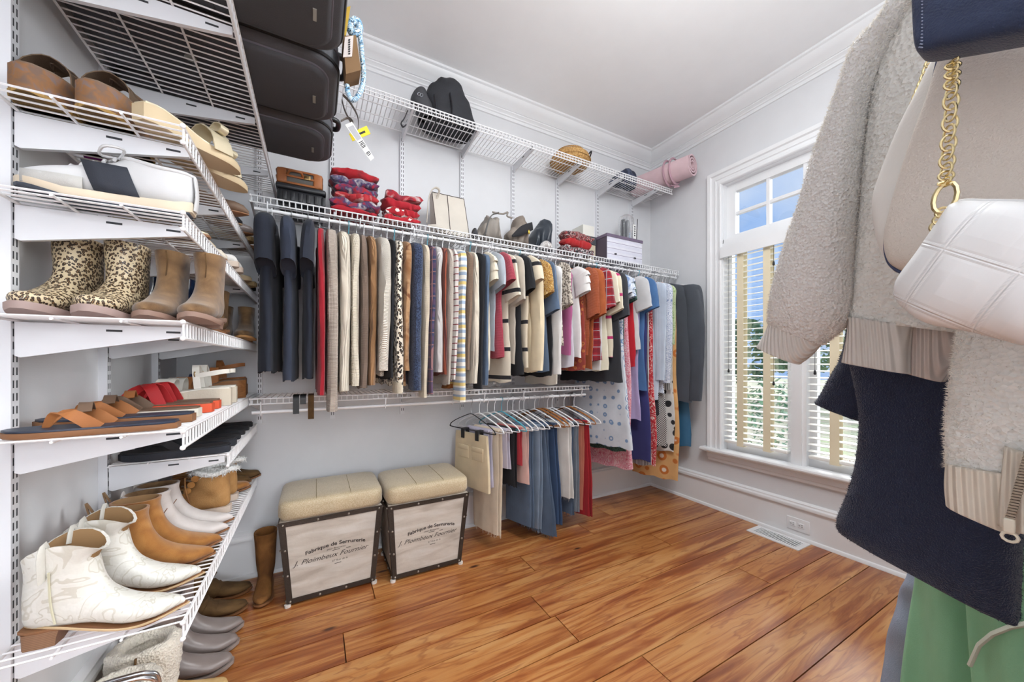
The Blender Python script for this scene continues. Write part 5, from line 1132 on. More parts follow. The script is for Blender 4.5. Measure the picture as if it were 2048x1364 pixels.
pants('jeans', 'jeans', 'ripped blue jeans', 'ripped light blue jeans with torn knee', 1092, fab('ripped_denim', (98, 122, 150), pat='denim', c2=(170, 184, 200)), 1056, w=.11, th=.026, hk='black', frayed=True)
pants('jeans', 'jeans', 'flared blue jeans', 'flared blue jeans with wide raw hem', 1112, denimB, 1062, w=.105, th=.03, flare=1.55, hk='white', frayed=True)
pants('jeans', 'jeans', 'dark flared jeans', 'dark blue flared jeans left of the white jeans', 1132, denimD, 1040, w=.105, th=.03, flare=1.4, hk='wooden')
pants('jeans', 'jeans', 'folded white jeans', 'white jeans folded over a white hanger', 1166, fab('white_denim', (228, 226, 222), bump=.3), 990, w=.15, th=.034, fold=.008, rz=.42, hk='white', flare=1.06, frayed=True)
pants('jeans', 'jeans', 'faded lace-up jeans', 'faded blue jeans with frayed hem right of the white jeans', 1186, denimB, 1018, w=.12, th=.026, hk='black', frayed=True)
pants('jeans', 'jeans', 'grey blue jeans', 'grey blue jeans beside the rust trousers', 1203, denimG, 1012, w=.115, th=.024, hk='white')
pants('trousers', 'trousers', 'rust trousers', 'rust pink trousers left of the red trousers', 1214, fab('rust_pink', (196, 120, 98)), 1008, w=.115, th=.02, hk='wooden')
pants('trousers', 'trousers', 'red flared trousers', 'red buttoned trousers with flared hem, last on the lower rod', 1226, fab('crimson', (172, 28, 40)), 1018, w=.115, th=.024, flare=1.3, hk='white')
pe = sorted([[ony(a[4], 880, YR-k.get('w', .12)).x, k.get('th', .03)+.012, a, k] for a, k in _pq], key=lambda e: e[0])
# spare hangers with nothing on them take slots of their own
for x_, hk in ((1.30, 'white'), (1.47, 'wooden'), (1.53, 'white')): pe.append([x_, .012, hk, None])
pe.sort(key=lambda e: e[0]); X0, X1 = .815, 1.655; tot = sum(e[1] for e in pe); cur = X0; ed2 = []
for e in pe:
    wd = (X1-X0)*e[1]/tot; xc = cur+wd/2; cur += wd; ed2.append(cur)
    if e[3] is None: e[0] = xc
    else: _pants(xc, wd/2, *e[2], **e[3])
for e in pe:
    if e[3] is None: hanger(e[2], True, (e[0], YR, ROD2+.0085), RZL, 'empty %s hanger beside the %s' % (e[2], min(_near2, key=lambda q: abs(q[0]-e[0]))[1]), 'empty hangers on the lower rod')
for x_ in (*[snap(q, -.262, 1.752) for q in (-.22, .33, .72, 1.69)], best(ed2, .9, 1.2, 1.752), best(ed2, 1.2, 1.5, 1.752)): rod_hook(rodL, x_, ROD2, ZB3-.026)
kh = [o for o in COL.objects if o.name.startswith('cargo_shorts')][0]
for yy in (-.075, .06):
    MB().rbox((-.0165, yy-.05, -.36), (-.0115, yy+.05, -.285), .002).build('pocket', khaki, kh); MB().rbox((-.019, yy-.053, -.31), (-.012, yy+.053, -.282), .002).build('pocket_flap', khaki, kh)
MB().tube(crom([(0, .10, -.45), (-.004, .10, -.54), (.004, .09, -.62), (0, .10, -.70)], 10), .010, 6, flat=.3).build('ribbon_tie', fab('navy_ribbon', (26, 32, 60)), kh)
# ================================================================ ottomans
mIron = mat('dark_iron_strap', (70, 62, 56), .5, .5, var=.3, bump=.4, bsc=120); mRivet = mat('rivet', (150, 142, 132), .35, .8)
mPanel = mat('whitewashed_board', (196, 186, 174), .75, pat='wash', c2=(176, 164, 152), c3=(208, 202, 194), sc=5, bump=.15, bsc=80)
mCush = mat('gold_shimmer_cloth', (202, 186, 156), .5, pat='speck', c2=(184, 164, 130), sc=260, bump=.3, bsc=500, sheen=.3)
mInk = mat('stencil_ink', (58, 52, 50), .8, var=0)
def text_mesh(txt, size, shear=0., bold=0.):
    cu = bpy.data.curves.new('lettering', 'FONT'); cu.body = txt; cu.size = size; cu.align_x = 'CENTER'; cu.shear = shear; cu.offset = bold; cu.resolution_u = 3
    o = bpy.data.objects.new('lettering', cu); COL.objects.link(o)
    bpy.context.view_layer.update()
    me = o.evaluated_get(bpy.context.evaluated_depsgraph_get()).to_mesh()
    v = [tuple(p.co) for p in me.vertices]; f = [tuple(p.vertices) for p in me.polygons]
    bpy.data.objects.remove(o); bpy.data.curves.remove(cu)
    return v, f
def ottoman(label, b0, b1, t0, t1):
    """b: bottom front corners, t: top front corners (x, y)"""
    D = .335; hb = .408
    cx = (b0[0]+b1[0])/2; cy = (b0[1]+b1[1])/2+D/2
    t = thing('storage_ottoman', label, 'ottoman', (cx, cy, 0))
    B = [Vector((b0[0], b0[1], .012)), Vector((b1[0], b1[1], .012)), Vector((b1[0], b1[1]+D-.03, .012)), Vector((b0[0], b0[1]+D-.03, .012))]
    T = [Vector((t0[0], t0[1], hb)), Vector((t1[0], t1[1], hb)), Vector((t1[0], t1[1]+D+.02, hb)), Vector((t0[0], t0[1]+D+.02, hb))]
    MB().hexa(B+T).build('body', mPanel, t, smooth=False, world=True)
    def fp(i, a, b, off):      # point on side i (0 front, 1 right, 3 left)
        j = (i+1) % 4; p = B[i].lerp(B[j], a).lerp(T[i].lerp(T[j], a), b); n = (B[j]-B[i]).cross(T[i]-B[i]).normalized(); return p+n*off
    for i in (0, 1, 3):
        e = .055; o = .004
        for (a0, a1, c0, c1) in ((0, 1, 0, e*1.05), (0, 1, 1-e, 1), (0, e, e*1.05, 1-e), (1-e, 1, e*1.05, 1-e)):
            q = MB().hexa([fp(i, a0, c0, -.001), fp(i, a1, c0, -.001), fp(i, a1, c0, o), fp(i, a0, c0, o), fp(i, a0, c1, -.001), fp(i, a1, c1, -.001), fp(i, a1, c1, o), fp(i, a0, c1, o)])
            q.build('iron_strap', mIron, t, smooth=False, world=True)
        for a, c in ((.03, .03), (.35, .028), (.65, .028), (.97, .03), (.03, .97), (.35, .972), (.65, .972), (.97, .97), (.028, .35), (.028, .66), (.972, .35), (.972, .66)):
            MB().ball(fp(i, a, c, .005), .006, 8).build('rivet', mRivet, t, world=True)
    for p in B: MB().lathe([(.014, -.012), (.014, 0), (.008, .001)], p, 10).build('foot', mat('felt_foot', (214, 206, 198), .9), t, world=True)
    # padded lid
    x0, x1, y0, y1 = T[0].x-.004, T[1].x+.004, T[0].y-.004, T[3].y+.004; zt = hb+.094; rs = []
    for z, ins, pw in ((hb+.002, .006, .14), (hb+.02, -.004, .14), (hb+.062, -.003, .13), (hb+.076, -.001, .13), (hb+.085, .006, .13), (hb+.090, .016, .14), (hb+.093, .04, .16), (hb+.095, .10, .2)):
        r = []
        for j in range(48):
            a = 2*math.pi*j/48; c, s = math.cos(a), math.sin(a)
            r.append(((x0+x1)/2+((x1-x0)/2-ins)*math.copysign(abs(c)**(pw*1.6), c), (y0+y1)/2+((y1-y0)/2-ins)*math.copysign(abs(s)**(pw*1.6), s), z))
        rs.append(r)
    lid = MB().rings(rs).build('lid', mCush, t, world=True, smooth='all')
    for f in (.34, .67):
        xx = lerp(x0, x1, f); MB().tube(crom([(xx, y0+.002, hb+.055), (xx, y0+.012, hb+.089), (xx, y0+.05, hb+.0945), (xx, (y0+y1)/2, hb+.0955), (xx, y1-.05, hb+.0945)], 18), .0012, 5).build('seam', mat('seam_shadow', (150, 134, 98), .8), lid, world=True)
    # stencilled lettering on the front board
    def stencil(txt, size, cxr, cz, shear=0., arch=0., tilt=.0, bold=0.):
        v, f = text_mesh(txt, size, shear, bold); W = max(abs(p[0]) for p in v); vs = []
        for x, y, z in v:
            a = cxr+x/.38; zz = cz+(y+tilt*x-arch*(x/W)**2)/hb
            vs.append(fp(0, a, zz, .0012))
        MB().add(vs, f).build('lettering', mInk, t, smooth=False, world=True)
    stencil('Fabrique de Serrurerie', .026, .53, .60, 0, .018, .02, .0006)
    stencil('pour Bâtiments', .012, .53, .555, .2, 0, .02)
    stencil('J. Ploimbeux Fournier', .0335, .485, .455, .45, 0, .03)
    stencil('67 Rue de la', .013, .57, .395, .25, 0, .03)
    for a, c, l in ((.53, .535, .03), (.55, .36, .028), (.66, .53, .018)):
        q = MB().hexa([fp(0, a-l/.38/2, c, .0004), fp(0, a+l/.38/2, c+.004, .0004), fp(0, a+l/.38/2, c+.004, .0014), fp(0, a-l/.38/2, c, .0014), fp(0, a-l/.38/2, c+.005, .0004), fp(0, a+l/.38/2, c+.009, .0004), fp(0, a+l/.38/2, c+.009, .0014), fp(0, a-l/.38/2, c+.005, .0014)])
        q.build('flourish', mInk, t, smooth=False, world=True)
ottoman('cube storage ottoman with gold padded lid beside the brown boots', (-.113, 2.000), (.271, 2.003), (-.146, 1.975), (.306, 1.978))
ottoman('cube storage ottoman with gold padded lid next to the khaki shorts', (.358, 1.965), (.729, 1.960), (.330, 1.938), (.768, 1.934))
# ================================================================ luggage on the deep shelf
mNyl = mat('black_nylon', (78, 80, 86), .6, bump=.4, bsc=700, var=.15); mNylD = mat('black_nylon_dark', (66, 67, 72), .65, bump=.3, bsc=700, var=.1); mPipe = mat('black_piping', (28, 28, 31), .35); mZip = mat('zip_tape', (122, 120, 132), .5, bump=.8, bsc=900)
def rrect(x0, x1, y0, y1, r, z, n=6):
    o = []
    for cx, cy, a0 in ((x1-r, y1-r, 0), (x0+r, y1-r, 1), (x0+r, y0+r, 2), (x1-r, y0+r, 3)):
        for q in range(n+1): a = (a0+q/n)*math.pi/2; o.append((cx+r*math.cos(a), cy+r*math.sin(a), z))
    return o
def suitcase(label, x0, x1, y0, y1, z, h, openlid=False):
    t = thing('suitcase', label, 'suitcase', ((x0+x1)/2, (y0+y1)/2, z))
    P = lambda q, n, m, par=t, sm=True: q.build(n, m, par, smooth=sm, world=True)
    r = .07; b = []
    for zz, i in ((z+.018, .012), (z+.028, .002), (z+.045, 0), (z+h-.03, 0), (z+h-.01, .006), (z+h, .02)): b.append(rrect(x0+i, x1-i, y0+i, y1-i, r, zz))
    P(MB().rings(b), 'shell', mNyl)
    P(MB().tube(rrect(x0, x1, y0, y1, r, z+.04), .006, 6, closed=True), 'piping', mPipe)
    P(MB().tube(rrect(x0-.001, x1+.001, y0-.001, y1+.001, r, z+h*.35), .004, 6, closed=True), 'zipper', mZip)
    pk = []
    px0 = x0+.10
    for zz, i in ((z+.02, 0), (z+.009, .002), (z+.001, .012)): pk.append(rrect(px0+i, x1-.03-i, y0+.028+i, y1-.028-i, .06, zz))
    pk = P(MB().rings(pk), 'front_pocket', mNylD)
    P(MB().tube(rrect(px0, x1-.03, y0+.028, y1-.028, .06, z+.017), .0035, 6, closed=True), 'pocket_zip', mZip, pk)
    P(MB().tube([(x1-.30, y0+.04, z+.0012), (x1-.30, y1-.04, z+.0012)], .0016, 5), 'pocket_seam', mPipe, pk)
    P(MB().lathe([(.016, -.0025), (.013, -.004), (.002, -.0045)], (x1-.40, (y0+y1)/2-.01, z+.0022), 14), 'badge', mat('badge_chrome', (170, 168, 160), .3, .9), pk)
    P(MB().box((x1-.075, (y0+y1)/2-.012, z-.0014), (x1-.066, (y0+y1)/2+.026, z+.0022)), 'woven_label', mat('label_grey', (150, 148, 140), .7), pk, False)
    P(MB().tube(crom([(x1-.012, y0+.12, z+h*.55), (x1+.022, y0+.125, z+h*.55), (x1+.03, (y0+y1)/2, z+h*.55), (x1+.022, y1-.125, z+h*.55), (x1-.012, y1-.12, z+h*.55)], 16), .011, 8), 'handle', mPipe)
    for yy in (y0+.05, y1-.05):
        P(MB().lathe([(.004, -.018), (.022, -.018), (.024, 0), (.022, .018), (.004, .018)], (x0+.026, yy, z+h*.5), 12, 'y'), 'wheel', mPipe)
    return t
ZS = ZT+.006
suitcase('black soft suitcase lying nearest the doorway end of the deep shelf', -.585, .070, .93, 1.255, ZS, .27)
suitcase('black soft suitcase with oval badge in the middle of the deep shelf', -.585, .068, 1.275, 1.62, ZS, .25)
suitcase('black soft suitcase at the back of the deep shelf above the retro case', -.585, .062, 1.64, 1.955, ZS, .24)
# retro case on a black trunk, standing on the back wall shelf
t = thing('trunk', 'black plastic trunk under the retro brown case', 'trunk', (-.09, 2.23, ZB2+.003)); mTr = mat('trunk_plastic', (38, 39, 43), .4, var=.1)
P = lambda q, n, m, sm=True: q.build(n, m, t, smooth=sm, world=True)
P(MB().rbox((-.165, 2.10, ZB2+.003), (.044, 2.36, ZB2+.078), .018), 'box', mTr); P(MB().rbox((-.170, 2.093, ZB2+.074), (.050, 2.362, ZB2+.10), .010), 'lid', mTr)
for i in range(6): P(MB().rbox((-.14+i*.034, 2.094, ZB2+.018), (-.122+i*.034, 2.102, ZB2+.062), .003), 'rib', mTr)
t = thing('retro_suitcase', 'retro grey case with orange leather edges on the black trunk', 'suitcase', (-.10, 2.24, ZB2+.102)); ml = mat('case_leather', (172, 104, 56), .5, var=.2)
P(MB().rbox((-.165, 2.115, ZB2+.103), (.03, 2.352, ZB2+.185), .03), 'shell', mat('case_tweed', (98, 96, 92), .8, bump=.3, bsc=400))
for zz in (.112, .146, .176): P(MB().tube(rrect(-.166, .032, 2.113, 2.354, .03, ZB2+zz), .0055, 6, closed=True), 'leather_edge', ml)
for xx in (.012, -.145): P(MB().rbox((xx-.02, 2.108, ZB2+.108), (xx+.022, 2.13, ZB2+.18), .008), 'corner_guard', ml)
P(MB().rbox((-.05, 2.104, ZB2+.14), (-.02, 2.116, ZB2+.162), .003), 'latch', mat('brass', (190, 160, 110), .3, 1)); P(MB().tube(crom([(-.12, 2.112, ZB2+.15), (-.11, 2.09, ZB2+.16), (-.085, 2.085, ZB2+.162), (-.06, 2.09, ZB2+.16), (-.055, 2.112, ZB2+.15)], 12), .006, 8), 'handle', ml)
# things hanging off the suitcase handles
def card(name, label, cat, corners, th, m, extra=()):
    """thin real card through four world corners"""
    a, b, c, d = [Vector(q) for q in corners]; n = (b-a).cross(d-a).normalized()*th
    t = thing(name, label, cat, (a+b+c+d)/4)
    MB().hexa([a, b, c, d, a+n, b+n, c+n, d+n]).build('card', m, t, smooth=False, world=True)
    for (u0, u1, v0, v1, mm, nm) in extra:
        pt = lambda u, v: a.lerp(b, u).lerp(d.lerp(c, u), v)
        for s0, s1 in ((-.25, -.02), (1.02, 1.25)):
            q = [pt(u0, v0), pt(u1, v0), pt(u1, v1), pt(u0, v1)]; o = [p+n*s0 for p in q]+[p+n*s1 for p in q]
            MB().hexa(o).build(nm, mm, t, smooth=False, world=True)
    return t
mYel = mat('yellow_tag', (236, 214, 40), .5, var=0); mWh = mat('paper_white', (236, 236, 234), .7, var=0); mInkD = mat('tag_ink', (40, 40, 44), .7, var=0); mKraft = mat('kraft_card', (128, 98, 66), .85, var=.15)
card('luggage_tag', 'yellow luggage tag hanging below the suitcases', 'tag', [ony(705, 283, 1.50), ony(741, 268, 1.50), ony(733, 252, 1.50), ony(698, 268, 1.50)], .002, mYel, [(.45, .8, .35, .6, mInkD, 'print')])
card('baggage_label', 'long white airline baggage label with barcode', 'tag', [ony(741, 322, 1.47), ony(748, 316, 1.47), ony(704, 244, 1.47), ony(690, 250, 1.47)], .0015, mWh, [(.1, .9, v, v+.02, mInkD, 'barcode') for v in (.12, .16, .19, .34, .37, .41, .44, .48)]+[(.1, .9, .55, .92, mat('grey_print', (178, 178, 182), .7), 'print')])
t = thing('luggage_strap', 'grey webbing strap looped from the suitcase handle', 'strap', ony(700, 230, 1.5))
for pts in ([(686, 190), (700, 205), (716, 235), (716, 262)], [(684, 200), (690, 222), (702, 245)], [(682, 242), (696, 236), (706, 245), (704, 262)]): MB().tube([ony(u, v, 1.535) for u, v in [(p.x, p.y) for p in crom([(a, b, 0) for a, b in pts], 14)]], .009, 6, flat=.2).build('webbing', mat('grey_webbing', (150, 146, 142), .8), t, world=True)
t = thing('cardboard_box', 'small open cardboard box with printed side by the suitcase end', 'box', ony(705, 110, 1.28)); bx = [ony(686, 72, 1.28), ony(712, 70, 1.28), ony(722, 140, 1.28), ony(692, 148, 1.28)]
dd = Vector((.0, .07, 0)); MB().hexa([bx[3], bx[2], bx[2]+dd, bx[3]+dd, bx[0], bx[1], bx[1]+dd, bx[0]+dd]).build('box', mKraft, t, smooth=False, world=True)
pn = [ony(690, 74, 1.276), ony(707, 71, 1.276), ony(704, 113, 1.276), ony(686, 114, 1.276)]; e = Vector((0, .003, 0)); MB().hexa([pn[3], pn[2], pn[2]+e, pn[3]+e, pn[0], pn[1], pn[1]+e, pn[0]+e]).build('printed_panel', mat('printed_card', (214, 204, 200), .7), t, smooth=False, world=True)
for i in range(7):
    a, b = 78+i*4.6, 81+i*4.6; q = [ony(696, b, 1.2745), ony(700, b, 1.2745), ony(701, a, 1.2745), ony(697, a, 1.2745)]; MB().hexa([q[0], q[1], q[1]+e*.3, q[0]+e*.3, q[3], q[2], q[2]+e*.3, q[3]+e*.3]).build('print', mInkD, t, smooth=False, world=True)
t = thing('gold_sleeve', 'yellow gold card sleeve behind the cardboard box', 'card', ony(695, 60, 1.30)); q = [ony(684, 72, 1.30), ony(692, 70, 1.30), ony(701, 12, 1.30), ony(694, 14, 1.30)]; e2 = Vector((0, .01, 0)); MB().hexa([q[0], q[1], q[1]+e2, q[0]+e2, q[3], q[2], q[2]+e2, q[3]+e2]).build('card', mat('gold_card', (184, 152, 48), .45), t, smooth=False, world=True)
mBan = mat('blue_paisley', (206, 222, 232), .8, pat='paisley', c2=(120, 170, 206), c3=(40, 48, 62), sc=30, var=.1)
hb_ = MB().tube([ony(p.x, p.y, 1.33) for p in crom([(700, 46, 0), (716, 44, 0), (718, 62, 0), (704, 66, 0), (700, 50, 0), (715, 40, 0), (720, 70, 0), (724, 110, 0), (727, 150, 0), (722, 180, 0), (708, 200, 0), (697, 190, 0), (694, 170, 0)], 60)], [.012 if i < 24 else .008 for i in range(60)], 8)
tag(hb_.build('headband', mBan), 'blue and white paisley headband knotted on the suitcase handle', 'headband')
# ================================================================ things on the long shelf
def pile(label, cat, u0, u1, vt, Y, mats, n, seed, name='folded_textiles', D=.16, z=ZB2+.004):
    r = random.Random(seed); a = ony(u0, 420, Y); b = ony(u1, 420, Y); top = ony((u0+u1)/2, vt, Y).z; h = (top-z)/n
    t = thing(name, label, cat, ((a.x+b.x)/2, Y+D/2, z))
    for i in range(n):
        q = MB(); f = 1-.12*i/n; cx = (a.x+b.x)/2+r.uniform(-.01, .01); w = (b.x-a.x)/2*f*r.uniform(.88, 1.02)
        rs = []
        for k_ in range(21):
            s = -1+2*k_/20; ww = (1-abs(s)**6)**.3
            rs.append(flatring((cx+s*w, Y+.004*r.uniform(-1, 1), z+h*i+h*.5), (cx+s*w, Y+D*f, z+h*i+h*.5), (0, 0, h*.56*max(.12, ww)), 16, .6))
        q.rings(rs).jitter(.016, 16, seed+i*.7).jitter(.006, 45, seed+i); q.v = [(x, y, max(z+.001, zz)) for x, y, zz in q.v]; q.build('fold', mats[i % len(mats)], t, world=True)
    return t
rH = fab('holiday_red', (182, 30, 46)); rP = fab('holiday_print', (184, 40, 54), pat='blotch', c2=(60, 66, 110), c3=(222, 206, 206), sc=22); rW = fab('red_white_stripe', (186, 32, 46), pat='vstripe', c2=(236, 230, 226), sc=40); rK = fab('red_black', (176, 30, 42), pat='blotch', c2=(190, 34, 46), c3=(44, 44, 48), sc=9)
pile('tall heap of folded red and navy holiday linens beside the trunk', 'linens', 657, 762, 340, 2.09, [rH, rP, fab('cream_red', (196, 60, 64), pat='blotch', c2=(184, 34, 48), c3=(230, 210, 200), sc=12), rP, rP, rK], 6, 4)
pile('smaller heap of red linens with white stripes', 'linens', 764, 844, 384, 2.09, [rW, rW, rH, fab('white_red_cloth', (220, 214, 214), pat='blotch', c2=(186, 32, 46), c3=(60, 62, 80), sc=12)], 4, 9)
pile('crumpled heap of red and black printed scarves beside the boxes', 'scarves', 1126, 1190, 464, 2.085, [fab('scarf_black', (44, 40, 46), pat='paisley', c2=(196, 190, 190), c3=(150, 40, 50), sc=12), fab('scarf_red', (178, 32, 36)), fab('scarf_print', (150, 60, 62), pat='paisley', c2=(60, 34, 40), c3=(210, 190, 186), sc=14)], 3, 12, 'scarf_heap', .085)
# beige structured handbag and its companions
mBeige = mat('beige_leather', (206, 198, 186), .5, bump=.15, bsc=500); mEdge = mat('painted_edge', (70, 58, 52), .6); mGrey = mat('taupe_leather_bag', (146, 138, 130), .55, bump=.2, bsc=300, var=.2); mNavyB = mat('navy_bag_leather', (48, 56, 66), .4, var=.2)
t = thing('handbag', 'upright beige leather tote with two handles', 'handbag', ony(900, 450, 2.2)); p0 = ony(868, 452, 2.16); p1 = ony(938, 457, 2.16); z0 = ZB2+.003
a0, a1 = p0.x, p1.x; zt = ony(900, 388, 2.16).z; z0 += .004; B_ = [(a0+.015, 2.15, z0), (a1, 2.15, z0), (a1, 2.28, z0), (a0+.015, 2.28, z0), (a0-.005, 2.185, zt), (a1-.025, 2.185, zt), (a1-.025, 2.245, zt), (a0-.005, 2.245, zt)]
MB().hexa(B_).build('body', mBeige, t, smooth=False, world=True)
for i, j in ((0, 4), (1, 5), (4, 5), (0, 1)): MB().tube([B_[i], B_[j]], .0022, 5).build('edge_piping', mEdge, t, world=True)
xm = (a0+a1)/2-.012; MB().tube([(xm, 2.149, z0), (xm-.01, 2.183, zt)], .0025, 5).build('panel_seam', mEdge, t, world=True)
MB().tube(crom([(a0+.02, 2.19, zt-.05), (a0+.03, 2.15, zt), (a0-.01, 2.12, zt-.005), (a0-.045, 2.11, zt-.07), (a0-.058, 2.11, z0+.03)], 22), .007, 8, flat=.4).build('handle', mBeige, t, world=True)
MB().tube(crom([(xm+.03, 2.24, zt-.03), (xm+.035, 2.25, zt+.012), (xm+.06, 2.25, zt+.022), (xm+.085, 2.25, zt+.01), (xm+.09, 2.24, zt-.03)], 16), .006, 8, flat=.4).build('handle', mBeige, t, world=True)
tag(MB().rings(loftAB([(a0-.05, 2.12, z0+.024), (a0, 2.11, z0+.03), (a0+.06, 2.12, z0+.02)], [(a0-.05, 2.12, z0+.001), (a0, 2.11, z0+.001), (a0+.06, 2.12, z0+.001)], [(0, .01, 0), (0, .018, 0), (0, .01, 0)], 10, 10)).build('wallet', mBeige), 'small soft beige pouch lying at the foot of the tote', 'pouch')
def slouch_bag(label, us, vs_top, Y, m, D=.18, name='handbag', seed=1, z=ZB2+.003, jit=.012, zmax=9.):
    """soft bag: silhouette of tops over the shelf, depth D"""
    t = thing(name, label, 'handbag', (ony(sum(us)/len(us), 450, Y).x, Y+D/2, z)); rs = []
    P0 = [ony(u, v, Y) for u, v in zip(us, vs_top)]; pts = crom(P0, 22)
    for i, p in enumerate(pts):
        e = i/21; d = D*(.62+.38*math.sin(math.pi*(.08+.84*e)))*(1+.12*math.sin(e*17+seed)); top = max(z+.012, p.z); rs.append(flatring((p.x, Y+D/2, top), (p.x, Y+D/2, z), (0, d/2, 0), 18, .75))
    q = MB().rings(rs).jitter(jit*1.5, 9, seed).jitter(jit*.8, 26, seed).jitter(jit*.3, 60, seed); q.v = [(x, min(Y+D, max(Y, y)), min(zmax, max(z, zz))) for x, y, zz in q.v]
    q.build('body', m, t, world=True); return t
b1 = slouch_bag('slouchy taupe leather handbag with broad strap beside the beige tote', (962, 968, 975, 982, 990, 997, 1004, 1010), (460, 446, 437, 423, 431, 428, 442, 470), 2.10, mGrey, seed=3)
MB().tube([ony(p.x, p.y, 2.095) for p in crom([(970, 470, 0), (976, 445, 0), (984, 430, 0), (996, 426, 0)], 12)], .016, 8, flat=.25).build('strap', mat('grey_strap', (134, 134, 134), .6), b1, world=True)
MB().tube([ony(p.x, p.y, 2.16) for p in crom([(985, 424, 0), (1005, 428, 0), (1016, 424, 0), (1014, 432, 0), (1024, 436, 0)], 12)], .006, 8).build('handle', mGrey, b1, world=True)
b2 = slouch_bag('taupe suede hobo bag with gaping dark mouth and gold charm', (1022, 1030, 1037, 1045, 1053, 1058, 1062), (470, 452, 447, 431, 424, 431, 468), 2.13, mat('taupe_suede', (140, 128, 118), .9, pat='suede', c2=(120, 108, 98), c3=(160, 150, 140), sc=10), seed=5)
MB().rings(loftAB([ony(1024, 470, 2.105), ony(1042, 452, 2.105), ony(1064, 444, 2.105)], [ony(1024, 474, 2.105), ony(1042, 472, 2.105), ony(1066, 460, 2.105)], [(0, .004, 0), (0, .012, 0), (0, .004, 0)], 10, 10)).build('mouth', mat('bag_lining', (40, 40, 44), .9), b2, world=True)
MB().ball(ony(1058, 464, 2.085), .011, 8, (.8, .5, 1.5)).build('charm', mat('gold_charm', (214, 180, 80), .3, 1), b2, world=True)
slouch_bag('navy leather bucket bag lying behind the taupe bags', (1076, 1082, 1088, 1096, 1102, 1106, 1108), (468, 452, 447, 434, 431, 441, 462), 2.18, mNavyB, seed=8)
slouch_bag('flat black pouch between the tote and the taupe bags', (947, 950, 953, 956), (463, 454, 454, 463), 2.09, mNylD, D=.06, seed=2, jit=.002)
slouch_bag('clear plastic pouch at the shelf edge beside the scarves', (1084, 1092, 1100, 1106), (490, 480, 481, 488), 2.075, mat('clear_pouch', (216, 210, 206), .3, trans=.5), D=.06, seed=6, jit=.003)
# boxes
def box_thing(name, label, x0, x1, y0, y1, z0, z1, m, lidm=None, lid=.03, cat='box'):
    t = thing(name, label, cat, ((x0+x1)/2, (y0+y1)/2, z0)); MB().box((x0, y0, z0), (x1, y1, z1-(lid*.0))).build('carton', m, t, smooth=False, world=True)
    if lidm: MB().box((x0-.004, y0-.004, z1-lid), (x1+.004, y1+.004, z1+.003)).build('lid', lidm, t, smooth=False, world=True)
    return t
zb = ZB2+.003; mCardW = mat('white_carton', (228, 226, 218), .7, var=.03); mCardK = mat('charcoal_carton', (72, 74, 80), .7, var=.05); mCardC = mat('cream_carton', (212, 200, 176), .7, var=.04)
pl = ony(1214, 500, 2.09); pr = ony(1284, 515, 2.09); zpt = ony(1214, 466, 2.09).z
mPlaid = mat('tattersall_paper', (226, 226, 236), .6, pat='plaid', c2=(214, 214, 230), c3=(150, 140, 170), sc=22)
t = thing('storage_box', 'lidded storage box in white and mauve tattersall paper', 'box', ((pl.x+pr.x)/2, 2.2, zb)); MB().box((pl.x, 2.09, zb), (pr.x, 2.352, zpt-.02)).build('carton', mPlaid, t, smooth=False, world=True); MB().box((pl.x-.005, 2.085, zpt-.022), (pr.x+.005, 2.358, zpt)).build('lid', mat('mauve_lid', (112, 98, 120), .6), t, smooth=False, world=True)
MB().box((pl.x-.0012, 2.09, zb), (pl.x-.0002, 2.35, zpt-.022)).build('end_panel', mat('plum_panel', (92, 82, 96), .6), t, smooth=False, world=True)
for f, zz in ((.2, .05), (.75, .045)): MB().rbox((lerp(pl.x, pr.x, f), 2.082, zb+zz), (lerp(pl.x, pr.x, f)+.02, 2.091, zb+zz+.008), .002).build('pull', mBlack, t, world=True)
z1 = zpt+.003; xb = pl.x-.05
bl = ony(1166, 470, 2.13); br = ony(1224, 465, 2.13)
xs0 = bl.x; xs1 = min(br.x+.02, pl.x-.014)
box_thing('shoe_box', 'cream shoe box with dark slit beside the tattersall box', xs0+.02, xs1, 2.205, 2.355, zb+.05, zb+.135, mCardC)
box_thing('shoe_box', 'low cream carton underneath the slitted shoe box', xs0+.03, xs1-.01, 2.21, 2.355, zb, zb+.048, mCardC)
box_thing('shoe_box', 'charcoal shoe box lid resting on the cream shoe box', xs0+.012, xs1+.004, 2.2, 2.36, zb+.137, zb+.20, mCardK)
box_thing('shoe_box', 'small white carton on top of the charcoal shoe box', xs0+.075, xs1+.0, 2.22, 2.355, zb+.203, zb+.29, mCardW)
